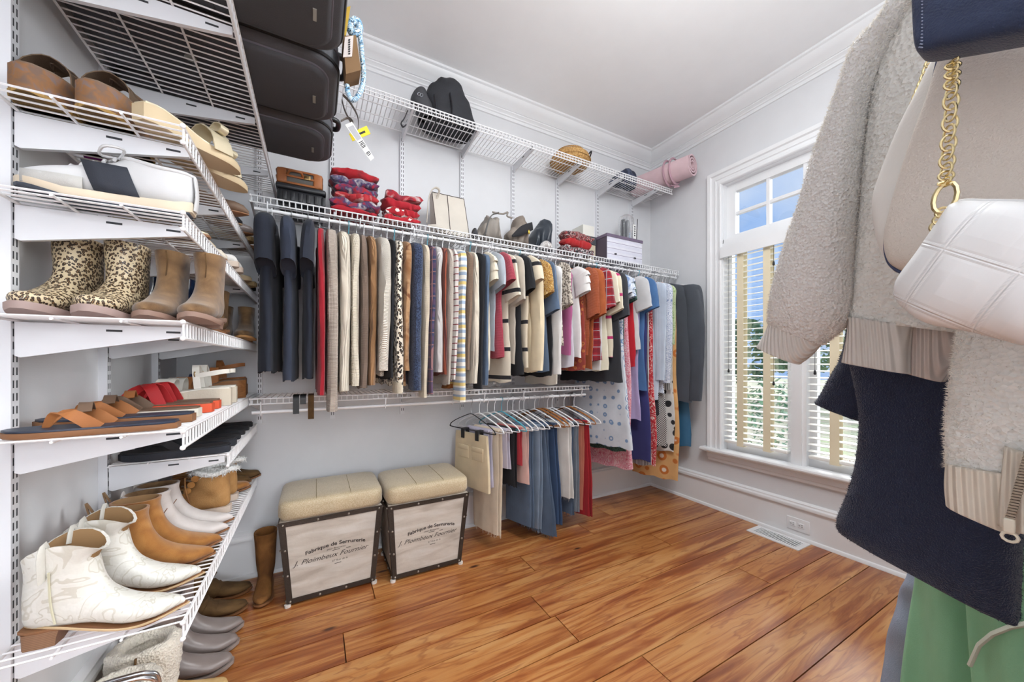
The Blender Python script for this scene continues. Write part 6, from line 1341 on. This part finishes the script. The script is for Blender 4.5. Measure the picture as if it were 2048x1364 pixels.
# clear bag of shoes standing on the tattersall box
t = thing('zip_bag', 'clear zip bag of dark sandals standing on the tattersall box', 'bag', (pr.x-.07, 2.2, z1)); c0 = pr.x-.13; c1 = pr.x+.01; hh = .235
q = MB().rings(loftAB([(c0, 2.2, z1+.02), (c0, 2.2, z1+hh*.8), (c0+.035, 2.2, z1+hh*.97), (c0+.06, 2.2, z1+hh)], [(c1, 2.2, z1+.02), (c1, 2.2, z1+hh*.8), (c1-.035, 2.2, z1+hh*.97), (c1-.06, 2.2, z1+hh)], [(0, .04, 0), (0, .045, 0), (0, .03, 0), (0, .006, 0)], 20, 20, .8))
q.build('pouch', mat('clear_plastic', (222, 226, 230), .12, trans=.85, alpha=.45, var=0), t, world=True)
for dx, m in ((.03, mNylD), (.075, mat('dark_grey_cloth', (88, 92, 98), .8))):
    MB().rings(loftAB([(c0+dx-.018, 2.2, z1+.004), (c0+dx-.02, 2.2, z1+hh*.4), (c0+dx-.012, 2.2, z1+hh*.8)], [(c0+dx+.02, 2.2, z1+.004), (c0+dx+.022, 2.2, z1+hh*.4), (c0+dx+.016, 2.2, z1+hh*.8)], [(0, .025, 0), (0, .03, 0), (0, .02, 0)], 12, 12)).build('packed_item', m, t, world=True)
MB().box((c1-.045, 2.150, z1+.03), (c1-.012, 2.153, z1+hh*.62)).build('paper_insert', mWh, t, smooth=False, world=True)
for zz in range(5): MB().box((c1-.034, 2.148, z1+.05+zz*.018), (c1-.022, 2.1502, z1+.06+zz*.018)).build('print', mInkD, t, smooth=False, world=True)
MB().tube(crom([(c1-.002, 2.155, z1+.01), (c1+.004, 2.155, z1+hh*.5), (c1+.010, 2.155, z1+hh*.85)], 8), .003, 6).build('zip_edge', mBlack, t, world=True)
# ================================================================ top shelf
zt1 = ZB1+.004
def outline_bulk(name, label, cat, L, R, Y, T, m, part='body', jit=.006, seed=1, n=24, m_=26, pw=.8, parent=None, zmin=None):
    t = parent or thing(name, label, cat, ony((L[-1][0]+R[-1][0])/2, L[-1][1], Y))
    Ts = [(0, q, 0) for q in T]
    q = MB().rings(loftAB([ony(u, v, Y) for u, v in L], [ony(u, v, Y) for u, v in R], Ts, m_, n, pw))
    if jit: q.jitter(jit, 18, seed)
    if zmin is not None: q.v = [(x, y, max(zmin, z)) for x, y, z in q.v]
    q.build(part, m, t, world=True); return t
mJkt = mat('black_jacket_cloth', (44, 46, 52), .75, bump=.3, bsc=300, var=.25)
bp_ = outline_bulk('backpack', 'black backpack with hooded jacket slumped on the top shelf', 'backpack', [(880, 163), (862, 172), (845, 192), (838, 225), (836, 258), (838, 268)], [(905, 164), (918, 178), (930, 205), (940, 235), (948, 262), (950, 276)], 2.22, [.03, .08, .10, .11, .11, .11], mJkt, jit=.012, seed=3, zmin=zt1)
outline_bulk('', '', '', [(834, 178), (824, 188), (822, 202), (830, 216), (836, 240)], [(842, 177), (850, 184), (856, 200), (866, 220), (870, 245)], 2.17, [.02, .045, .05, .05, .05], mNylD, 'hood', .004, 5, parent=bp_, zmin=zt1)
for u_, v_ in ((838, 188), (843, 190)): MB().tube([ony(u_+3*math.cos(a*.785), v_+3*math.sin(a*.785), 2.115) for a in range(8)], .0018, 5, closed=True).build('ring', chrome, bp_, world=True)
for sd, (u0, v0) in enumerate(((868, 190), (900, 186))):
    MB().tube([ony(p.x, p.y, 2.105) for p in crom([(u0, v0, 0), (u0+4, v0+30, 0), (u0+3, v0+60, 0)], 10)], .012, 6, flat=.3).build('shoulder_strap', mNylD, bp_, world=True)
MB().tube([ony(p.x, p.y, 2.13) for p in crom([(815, 222, 0), (808, 238, 0), (802, 246, 0), (806, 254, 0), (812, 250, 0)], 14)], .010, 6, flat=.3).build('hanging_strap', mNylD, bp_, world=True)
# straw bag
t = thing('straw_bag', 'round woven straw bag lying on the top shelf', 'handbag', (ony(1143, 330, 2.2).x, 2.2, zt1)); cs = ony(1143, 335, 2.2); mStr = mat('woven_straw', (212, 170, 108), .8, bump=1, bsc=130, btype='vor', pat='speck', c2=(180, 134, 78), sc=90)
MB().lathe([(.005, 0), (.10, .0), (.135, .02), (.15, .05), (.14, .085), (.10, .108), (.04, .118), (.005, .119)], (cs.x, 2.215, zt1), 30).build('body', mStr, t, world=True)
for k_ in range(5): MB().tube([(cs.x+(.152-.012*k_)*math.cos(a*math.pi/15), 2.215+(.152-.012*k_)*math.sin(a*math.pi/15), zt1+.048+.017*k_) for a in range(30)], .004, 5, closed=True).build('braid', mStr, t, world=True)
MB().tube(crom([(cs.x+.10, 2.13, zt1+.09), (cs.x+.125, 2.12, zt1+.12), (cs.x+.14, 2.15, zt1+.10)], 10), .005, 6).build('clasp', mBlack, t, world=True)
slouch_bag('navy quilted pouch on the top shelf against the yoga mat', (1238, 1248, 1262, 1272, 1278), (352, 338, 332, 338, 352), 2.17, mat('navy_print_cloth', (44, 50, 70), .8, pat='speck', c2=(84, 92, 116), sc=30), D=.14, seed=7, z=zt1, jit=.006)
# yoga mat: spiral roll
t = thing('yoga_mat', 'pink rolled yoga mat tied with a strap at the end of the top shelf', 'yoga mat', (2.60, 2.1, zt1)); mMat = mat('pink_mat', (226, 196, 202), .85, bump=.4, bsc=400); R0 = .098
e0 = Vector((2.545, 2.36, zt1+R0+.014)); e1 = Vector((2.652, 1.86, zt1+R0+.014)); ax = (e1-e0).normalized(); sx = ax.cross(Vector((0, 0, 1))).normalized(); sz = Vector((0, 0, 1))
inn, out_ = [], []
for i in range(110):
    a = i/110*2*math.pi*2.9+1.2; r = .030+(R0-.030)*i/110; inn.append(sx*(math.cos(a)*(r-.012))+sz*(math.sin(a)*(r-.012))); out_.append(sx*(math.cos(a)*r)+sz*(math.sin(a)*r))
q = MB(); n_ = 110; q.rings([[e+p for p in inn]+[e+p for p in reversed(out_)] for e in (e0, e1)], False, False)
o_ = len(q.v)//2
for b_ in (0, o_):
    for i in range(n_-1): q.f.append((b_+i, b_+i+1, b_+2*n_-2-i, b_+2*n_-1-i))
q.build('roll', mMat, t, world=True)
for f in (.62, .72): MB().tube([lerp(e0, e1, f)+sx*(R0+.003)*math.cos(a*math.pi/14)+sz*(R0+.003)*math.sin(a*math.pi/14) for a in range(28)], .006, 6, closed=True, flat=1.6).build('strap', mat('mauve_strap', (196, 160, 172), .8), t, world=True)
MB().tube(crom([lerp(e0, e1, .67)-sz*.095-sx*.02, lerp(e0, e1, .67)-sz*.11+sx*.01, lerp(e0, e1, .75)-sz*.115-sx*.04, lerp(e0, e1, .7)-sz*.13], 14), .008, 6, flat=.4).build('strap_tail', mat('mauve_strap', (196, 160, 172), .8), t, world=True)
# thin plastic garment bag and rust cloth lying on the lower shelf
slouch_bag('crumpled clear plastic garment bag on the lower wire shelf', (930, 955, 985, 1005), (772, 752, 752, 770), 2.11, mat('clear_film', (224, 226, 228), .2, trans=.6, alpha=.6, var=0), D=.16, seed=4, z=ZB3+.004, jit=.012, name='garment_bag', zmax=ZB3+.044)
slouch_bag('rust orange scarf bundled on the lower wire shelf', (893, 904, 916, 922), (772, 758, 759, 774), 2.12, fab('rust_silk', (178, 104, 52), pat='blotch', c2=(196, 130, 70), c3=(140, 76, 36), sc=14), D=.12, seed=5, z=ZB3+.004, jit=.01, name='scarf_bundle', zmax=ZB3+.044)
# leather belts draped over the nose of the lower shelf
for u_, v1, m, lb_ in ((592, 828, mBlack, 'black leather belt hanging over the lower shelf under the navy shirts'), (606, 808, mBlack, 'shorter black belt hanging over the lower shelf'), (622, 838, sDkBrown, 'brown leather belt hanging over the lower shelf below the red cardigan')):
    b = ony(u_, v1, 2.05); pth = crom([(0, 2.16, ZB3+.007), (0, 2.09, ZB3+.007), (0, 2.064, ZB3+.0085), (0, 2.0535, ZB3-.004), (0, 2.052, ZB3-.03), (0, 2.051, b.z)], 26); rs = []
    for i, p in enumerate(pth):
        d = (pth[min(i+1, 25)]-pth[max(i-1, 0)]).normalized(); n = d.cross(Vector((1, 0, 0))).normalized()*.0014
        rs.append([(b.x-.013, p.y-n.y, p.z-n.z), (b.x+.013, p.y-n.y, p.z-n.z), (b.x+.013, p.y+n.y, p.z+n.z), (b.x-.013, p.y+n.y, p.z+n.z)])
    tag(MB().rings(rs).build('belt', m), lb_, 'belt')
# ================================================================ clothes and bags beside the doorway, close to the camera
def quilt_mat():
    m = bpy.data.materials.new('quilted_white_leather'); m.use_nodes = True; k = NT(m); b = m.node_tree.nodes['Principled BSDF']
    tc = k.n('ShaderNodeTexCoord'); sp = k.n('ShaderNodeSeparateXYZ'); k.L(tc.outputs['Object'], sp.inputs[0]); X, Y, Z = sp.outputs
    d1 = k.math('ADD', Y, k.math('MULTIPLY', Z, .62)); d2 = k.math('SUBTRACT', k.math('MULTIPLY', Y, .75), k.math('MULTIPLY', Z, 1.0))
    f1 = k.math('ABSOLUTE', k.math('SUBTRACT', k.math('FRACT', k.math('MULTIPLY', d1, 15)), .5)); f2 = k.math('ABSOLUTE', k.math('SUBTRACT', k.math('FRACT', k.math('MULTIPLY', d2, 14)), .5))
    def groove(f): return k.ramp(f, [(0, BK), (.02, (.55, .55, .55, 1)), (.06, (.35, .35, .35, 1)), (.10, (.55, .55, .55, 1)), (.3, (.95, .95, .95, 1)), (.5, WH)])
    h = k.math('MULTIPLY', groove(f1), groove(f2))
    st = k.math('SINE', k.math('MULTIPLY', k.math('ADD', Y, k.math('MULTIPLY', Z, 1.7)), 1500))
    stitch = k.math('MULTIPLY', k.ramp(k.math('MINIMUM', f1, f2), [(.015, BK), (.03, WH), (.05, WH), (.065, BK)]), k.math('GREATER_THAN', st, -.2))
    c = k.mix(k.math('MULTIPLY', stitch, .25), rgb((226, 226, 226)), rgb((186, 188, 190))); k.L(c, b.inputs['Base Color'])
    b.inputs['Roughness'].default_value = .42
    bp = k.n('ShaderNodeBump'); bp.inputs['Strength'].default_value = .5; bp.inputs['Distance'].default_value = .005; k.L(h, bp.inputs['Height']); k.L(bp.outputs[0], b.inputs['Normal'])
    return m
def fibers(t, mb, m, n, ln, seed, w=.0006, name='pile', up=0.):
    """short loose fibres standing on a mesh"""
    r = random.Random(seed); q = MB(); vs = mb.v; fs = [f for f in mb.f if len(f) == 4]
    for _ in range(n):
        f = fs[r.randrange(len(fs))]; a, b, c, d = [Vector(vs[i]) for i in f]; u, v = r.random(), r.random(); p = a.lerp(b, u).lerp(d.lerp(c, u), v)
        nn = (b-a).cross(d-a)
        if nn.length < 1e-12: continue
        nn.normalize(); g = (nn+Vector((r.gauss(0, .6), r.gauss(0, .6), r.gauss(up, .6)))).normalized(); s = g.cross(Vector((r.random(), r.random(), r.random()))).normalized()*w
        l = ln*r.uniform(.5, 1.2); q.add([p-s, p+s, p+g*l], [(0, 1, 2)])
    return q.build(name, m, t, smooth=False, world=True, kind='stuff')
def slab(t, L, R, X, T, m, name, mm=40, n=40, pw=.7, jit=0, jf=40, fib=0, fl=.004, seed=1, fw=.0006, fm=None):
    """garment piece between two edges given in the photograph, standing on a plane at distance X, with thickness T"""
    xs = X if isinstance(X, (list, tuple)) else [X]*len(L)
    q = MB().rings(loftAB([onx(u, v, x) for (u, v), x in zip(L, xs)], [onx(u, v, x) for (u, v), x in zip(R, xs)], [(tt, 0, 0) for tt in T], mm, n, pw))
    if jit: q.jitter(jit, jf, seed)
    o = q.build(name, m, t, world=True, smooth='all')
    if fib: fibers(o, q, fm or m, fib, fl, seed, fw)
    return o, q
YN = .19; ZN = 2.30
rodn = thing('clothes_rod', 'white clothes rod beside the doorway carrying the fleece jackets', 'rod', (1.6, YN, ZN)); MB().tube([(.56, YN, ZN), (XW-.02, YN, ZN)], .0085, 10).build('bar', mWire, rodn, world=True)
for x_ in (.62, 1.4, 2.2, 2.7): MB().tube([(x_, YF, ZN+.05), (x_, YN-.02, ZN+.05), (x_, YN, ZN+.012)], .006, 6).build('rod_bracket', mSteel, rodn, world=True)
fleece = mat('sherpa_fleece', (226, 223, 220), .97, bump=.9, bsc=190, btype='curl', sheen=.35, var=.10); fleeceW = mat('sherpa_fleece_ivory', (232, 230, 224), .97, bump=1.0, bsc=150, btype='curl', sheen=.35, var=.08)
ribA = mat('rib_knit_stone', (224, 218, 211), .95, bump=.55, bsc=800, btype='rib', sheen=.2); ribP = mat('rib_knit_pinkish', (214, 198, 189), .95, bump=.6, bsc=700, btype='rib', sheen=.2); ribC = mat('rib_knit_cream', (232, 222, 206), .95, bump=.6, bsc=640, btype='rib', sheen=.2)
XS = .86
hanger('wooden', False, (XS+.03, YN, ZN+.0085), .05, 'wooden hanger holding the fleece jacket', 'hangers beside the doorway')
jk = thing('fleece_jacket', 'cream fleece jacket with long sleeve and ribbed cuff beside the doorway', 'jacket', (XS+.03, YN, ZN))
slab(jk, [(1800, -30), (1768, 45), (1716, 103), (1690, 174), (1664, 246), (1638, 308), (1603, 421), (1577, 493), (1551, 575), (1541, 632), (1542, 648)], [(1850, -20), (1800, 60), (1762, 130), (1738, 205), (1727, 275), (1720, 350), (1713, 455), (1709, 545), (1706, 610), (1690, 652), (1645, 690)], XS, [.03, .04, .046, .05, .052, .054, .056, .056, .052, .042, .03], fleece, 'sleeve', 60, 48, .8, .0012, 110, 14000, .0045, 1, fm=mat('fleece_fibre', (236, 232, 224), .95, var=0))
slab(jk, [(1543, 642), (1531, 668), (1516, 694)], [(1642, 688), (1622, 711), (1598, 729)], XS, [.030, .028, .026], ribA, 'cuff', 14, 60, .8)
slab(jk, [(1990, -420), (1790, 60), (1755, 180), (1738, 300), (1726, 430), (1714, 560), (1706, 640)], [(2260, -420), (2180, 60), (2150, 180), (2120, 300), (2080, 430), (2000, 560), (1935, 668)], XS+.035, [.05]*7, fleeceW, 'body', 60, 60, .5, .0012, 100, 12000, .0045, 2, fm=mat('fleece_fibre', (236, 232, 224), .95, var=0))
slab(jk, [(1706, 634), (1700, 680), (1690, 724)], [(1830, 652), (1826, 700), (1826, 748)], XS+.025, [.045, .042, .040], ribA, 'hem_band', 16, 90, .6)
slab(jk, [(1812, 652), (1806, 700), (1806, 742)], [(1930, 664), (1912, 712), (1888, 764)], XS+.045, [.03, .03, .03], ribP, 'hem_band', 16, 90, .6)
XC = .757
hanger('white', False, (XC+.02, YN-.03, ZN+.0085), .05, 'white hanger holding the zipped fleece coat', 'hangers beside the doorway')
ck = thing('fleece_coat', 'ivory fleece zip coat with ribbed hem behind the quilted bag', 'coat', (XC+.02, YN-.03, ZN))
slab(ck, [(2080, -420), (1965, 400), (1936, 600), (1915, 690), (1903, 770), (1894, 850), (1897, 930)], [(2300, -420), (2300, 400), (2300, 600), (2300, 690), (2290, 770), (2280, 850), (2270, 960)], XC+.03, [.035]*7, fleeceW, 'body', 60, 60, .5, .0014, 100, 12000, .005, 5, fm=mat('fleece_fibre', (236, 232, 224), .95, var=0))
slab(ck, [(1896, 922), (1893, 965), (1896, 1004)], [(2060, 946), (2050, 1010), (2042, 1066)], XC+.025, [.036, .034, .032], ribC, 'hem_band', 16, 100, .6)
slab(ck, [(2010, 890), (2000, 980), (1996, 1046)], [(2230, 960), (2210, 1030), (2200, 1100)], XC-.0, [.02, .02, .02], ribC, 'front_facing', 16, 60, .6)
zp = [onx(2060, 900, XC-.028), onx(2036, 980, XC-.028), onx(2020, 1040, XC-.028)]
zo = MB().tube(zp, .0032, 6).build('zipper', mat('zip_brown', (92, 76, 66), .4, .4), ck, world=True)
for i in range(26): p = lerp(zp[0], zp[2], i/25); MB().box((p.x-.004, p.y-.0035, p.z-.0012), (p.x-.0005, p.y+.0035, p.z+.0012)).build('tooth', mat('zip_tooth', (150, 136, 120), .3, .8), zo, smooth=False, world=True)
c_ = onx(2017, 1060, XC-.032); MB().rbox((c_.x-.003, c_.y-.005, c_.z-.003), (c_.x+.003, c_.y+.004, c_.z+.014), .002).build('zip_slider', mat('zip_cream', (226, 218, 200), .4), ck, world=True)
MB().tube([(c_.x, c_.y-.001+.006*math.cos(a*.6283), c_.z-.008+.0055*math.sin(a*.6283)) for a in range(10)], .0017, 6, closed=True).build('zip_pull', mat('zip_cream', (226, 218, 200), .4), ck, world=True)
# navy fuzzy sweater below
XV = .995; navyF = mat('navy_brushed_wool', (30, 41, 70), .97, bump=1.0, bsc=420, sheen=.25, var=.15); navyFib = mat('navy_fibre', (44, 52, 76), .9, var=0)
hanger('black', False, (XV, YN, ZN+.0085), .0, 'black hanger holding the navy brushed coat', 'hangers beside the doorway')
nv = thing('wool_coat', 'long navy brushed wool coat hanging below the fleece jackets', 'coat', (XV, YN, ZN))
slab(nv, [(1960, -380), (1720, 560), (1700, 690), (1716, 780), (1724, 845), (1717, 925), (1700, 985), (1680, 1040), (1690, 1062)], [(2160, -380), (2110, 560), (2090, 720), (2075, 850), (2062, 930), (2052, 1010), (2045, 1100), (2040, 1180), (2038, 1246)], XV, [.03, .035, .04, .042, .044, .046, .048, .046, .036], navyF, 'body', 60, 60, .5, .0012, 60, 12000, .004, 7, fm=navyFib)
slab(nv, [(1715, 560), (1700, 640), (1686, 712), (1660, 760), (1634, 806)], [(1790, 560), (1780, 650), (1770, 730), (1760, 795), (1728, 842)], XV+.04, [.02, .03, .032, .034, .03], navyF, 'sleeve', 30, 36, .7, .0012, 60, 4000, .004, 8, fm=navyFib)
# lower rod with green trousers and jeans
ZN2 = 1.14; YN = .085
rn2 = thing('clothes_rod', 'low white clothes rod beside the doorway carrying green trousers', 'rod', (1.6, YN, ZN2)); MB().tube([(.9, YN, ZN2), (XW-.02, YN, ZN2)], .0085, 10).build('bar', mWire, rn2, world=True)
for x_ in (.95, 1.7, 2.7): MB().tube([(x_, YF, ZN2+.05), (x_, YN-.02, ZN2+.05), (x_, YN, ZN2+.012)], .006, 6).build('rod_bracket', mSteel, rn2, world=True)
gm = mat('green_crepe', (142, 196, 156), .85, bump=.25, bsc=600, sheen=.15, var=.08)
gt = thing('trousers', 'sage green wide trousers below the navy coat', 'trousers', (1.12, YN, ZN2))
for L, R, X, s in (([(1838, 1010), (1832, 1130), (1822, 1210), (1812, 1300), (1800, 1440), (1790, 1650)], [(2000, 1010), (1990, 1130), (1985, 1210), (1985, 1300), (1990, 1440), (2000, 1650)], 1.135, 1), ([(1930, 1010), (1930, 1130), (1935, 1230), (1940, 1300), (1950, 1440), (1955, 1650)], [(2200, 1010), (2190, 1130), (2190, 1230), (2200, 1300), (2210, 1440), (2230, 1650)], 1.10, 3)):
    q = MB(); rs = loftAB([onx(u, v, X) for u, v in L], [onx(u, v, X) for u, v in R], [(.03, 0, 0)]*6, 30, 60, .6)
    rs = [[p+Vector((.012*math.sin(p.y*95+s+i*.05)*min(1, i/10), 0, 0)) for p in r] for i, r in enumerate(rs)]; q.rings(rs); q.build('leg', gm, gt, world=True, smooth='all')
MB().tube([onx(u, v, 1.053) for u, v in ((2060, 1246), (2020, 1254), (1985, 1268), (1958, 1290), (1940, 1330))], .0075, 6, flat=.5).build('seam_tape', mat('pale_tape', (204, 206, 190), .8), gt, world=True)
hanger('white', True, (1.12, YN, ZN2+.0085), 0, 'white hanger holding the sage green trousers', 'hangers beside the doorway')
jt = thing('jeans', 'faded blue jeans squeezed behind the sage green trousers', 'jeans', (1.25, YN, ZN2)); dF = mat('faded_denim', (134, 148, 174), .9, pat='denim', c2=(186, 196, 212), bump=.4, bsc=500)
for dx, s in ((0, 0), (.03, 2)):
    rs = loftAB([onx(u, v, 1.235+dx) for u, v in [(1822+s*4, 1040), (1815+s*4, 1140), (1796+s*4, 1195), (1776+s*4, 1272), (1762+s*4, 1364), (1740+s*4, 1600)]], [onx(u, v, 1.235+dx) for u, v in [(1900, 1040), (1900, 1140), (1890, 1195), (1880, 1272), (1870, 1364), (1860, 1600)]], [(.022, 0, 0)]*6, 40, 30, .7)
    rs = [[p+Vector((.004*math.sin(i*.5+p.y*60+s), .002*math.sin(i*.6+s), 0)) for p in r] for i, r in enumerate(rs)]; MB().rings(rs).build('leg', dF, jt, world=True, smooth='all')
hanger('black', True, (1.25, YN, ZN2+.0085), 0, 'black hanger holding the faded jeans beside the doorway', 'hangers beside the doorway')
# cream leather tote with navy edge
XT = .69; tote = mat('cream_pebbled_leather', (214, 204, 194), .55, bump=.5, bsc=420, var=.06); toteL = mat('cream_smooth_leather', (224, 220, 214), .5, bump=.1, bsc=300, var=.03)
tb = thing('tote_bag', 'cream pebbled leather tote with navy piped edge', 'handbag', onx(1900, 540, XT))
slab(tb, [(1890, 92), (1866, 125), (1835, 190), (1800, 262), (1768, 345), (1752, 400), (1755, 452), (1768, 505), (1792, 545)], [(2300, 60), (2300, 125), (2300, 190), (2300, 262), (2300, 345), (2300, 400), (2300, 452), (2300, 505), (2300, 560)], XT+.02, [.012, .018, .022, .026, .03, .034, .036, .034, .02], toteL, 'gusset', 40, 60, .45)
slab(tb, [(1893, 96), (1878, 118), (1857, 195), (1831, 267), (1801, 359), (1783, 426), (1772, 482), (1780, 523), (1800, 542)], [(2300, 60), (2300, 118), (2300, 195), (2300, 267), (2300, 359), (2300, 426), (2300, 482), (2300, 523), (2300, 556)], XT-.012, [.010, .014, .018, .020, .022, .024, .024, .022, .012], tote, 'front_panel', 40, 80, .42)
MB().tube([onx(p.x, p.y, XT-.020) for p in crom([(1878, 110, 0), (1857, 195, 0), (1830, 267, 0), (1799, 359, 0), (1781, 426, 0), (1770, 482, 0), (1775, 520, 0), (1792, 540, 0), (1812, 548, 0)], 40)], .0018, 8).build('navy_piping', mat('navy_edge_paint', (52, 62, 96), .5), tb, world=True)
for pts in ([(1935, 118, 0), (1960, 180, 0), (1970, 260, 0), (1985, 330, 0)],): pass
# white quilted bag on its gold chain
XQ = .60; qb = thing('quilted_bag', 'white quilted leather bag on a gold chain', 'handbag', onx(1930, 680, XQ)); mQ = quilt_mat()
top = [(1792, 590), (1800, 558), (1838, 506), (1880, 446), (1912, 407), (1975, 404), (2060, 406), (2200, 420), (2260, 470)]; bot = [(1793, 594), (1806, 614), (1848, 644), (1900, 657), (1940, 664), (1990, 676), (2060, 692), (2200, 690), (2262, 600)]
MB().rings(loftAB([onx(u, v, XQ) for u, v in top], [onx(u, v, XQ) for u, v in bot], [(.006, 0, 0), (.018, 0, 0), (.028, 0, 0), (.034, 0, 0), (.036, 0, 0), (.037, 0, 0), (.037, 0, 0), (.03, 0, 0), (.01, 0, 0)], 60, 44, .8)).build('body', mQ, qb, world=True, smooth='all')
MB().tube([onx(p.x, p.y, XQ) for p in crom([(u, v, 0) for u, v in top[:7]], 40)], .003, 6).build('rim_piping', mat('white_piping', (222, 222, 222), .45), qb, world=True)
goldM = mat('polished_gold', (224, 206, 158), .25, 1, var=0)
def link(c, d, s, ln, wd, r, name='chain_link'):
    pts = []
    for i in range(14): a = 2*math.pi*i/14; pts.append(c+d*(ln*math.cos(a))+s*(wd*math.sin(a)))
    MB().tube(pts, r, 6, closed=True).build(name, goldM, qb, world=True)
cp = [onx(p.x, p.y, XQ-.012) for p in crom([(1906, 122, 0), (1905, 146, 0), (1903, 180, 0), (1900, 246, 0), (1895, 308, 0), (1892, 356, 0), (1890, 372, 0)], 20)]
for i in range(19):
    c = (cp[i]+cp[i+1])/2; d = (cp[i+1]-cp[i]).normalized(); s = d.cross(Vector((1, 0, 0))).normalized(); s = (s*.8+Vector((1, 0, 0))*.6) if i % 2 else (s*.8-Vector((1, 0, 0))*.6); s.normalize()
    link(c, d, s, (cp[i+1]-cp[i]).length*.82, .0058, .0012)
k0 = onx(1890, 396, XQ-.012); link(k0, Vector((0, .15, -1)).normalized(), Vector((0, 1, .15)).normalized(), .0155, .0082, .0022, 'clasp')
cq = [onx(u, v, XQ-.012) for u, v in ((1886, 418), (1882, 432), (1876, 446), (1869, 460))]
for i in range(3): c = (cq[i]+cq[i+1])/2; d = (cq[i+1]-cq[i]).normalized(); link(c, d, d.cross(Vector((1, 0, 0))).normalized(), (cq[i+1]-cq[i]).length*.7, .0045, .0014)
# second chain strand behind the tote edge
cp2 = [onx(p.x, p.y, XT+.075) for p in crom([(1862, 120, 0), (1852, 150, 0), (1840, 180, 0), (1828, 210, 0)], 8)]
for i in range(7): c = (cp2[i]+cp2[i+1])/2; d = (cp2[i+1]-cp2[i]).normalized(); link(c, d, d.cross(Vector((1, 0, 0))).normalized(), (cp2[i+1]-cp2[i]).length*.8, .005, .0014)
# navy suede clutch over the tote
XN = .60; nb = thing('suede_clutch', 'navy suede clutch with stitched edge above the tote', 'handbag', onx(1950, 60, XN)); ns = mat('navy_suede', (34, 48, 78), .92, pat='suede', c2=(26, 38, 64), c3=(48, 62, 92), sc=22, bump=.4, bsc=500, sheen=.3)
MB().rings(loftAB([onx(u, v, XN) for u, v in [(1836, -30), (1838, -30), (1900, -40), (2050, -60), (2250, -90)]], [onx(u, v, XN) for u, v in [(1838, 96), (1846, 115), (1900, 108), (2050, 80), (2250, 40)]], [(.016, 0, 0), (.022, 0, 0), (.024, 0, 0), (.024, 0, 0), (.02, 0, 0)], 40, 30, .4)).build('body', ns, nb, world=True)
for i in range(16):
    v = -5+i*6.6; a = onx(1837, v, XN-.018); b = onx(1845, v+1, XN-.024); MB().tube([a, b], .0006, 4).build('stitch', mat('stitch_thread', (150, 160, 186), .7), nb, world=True)
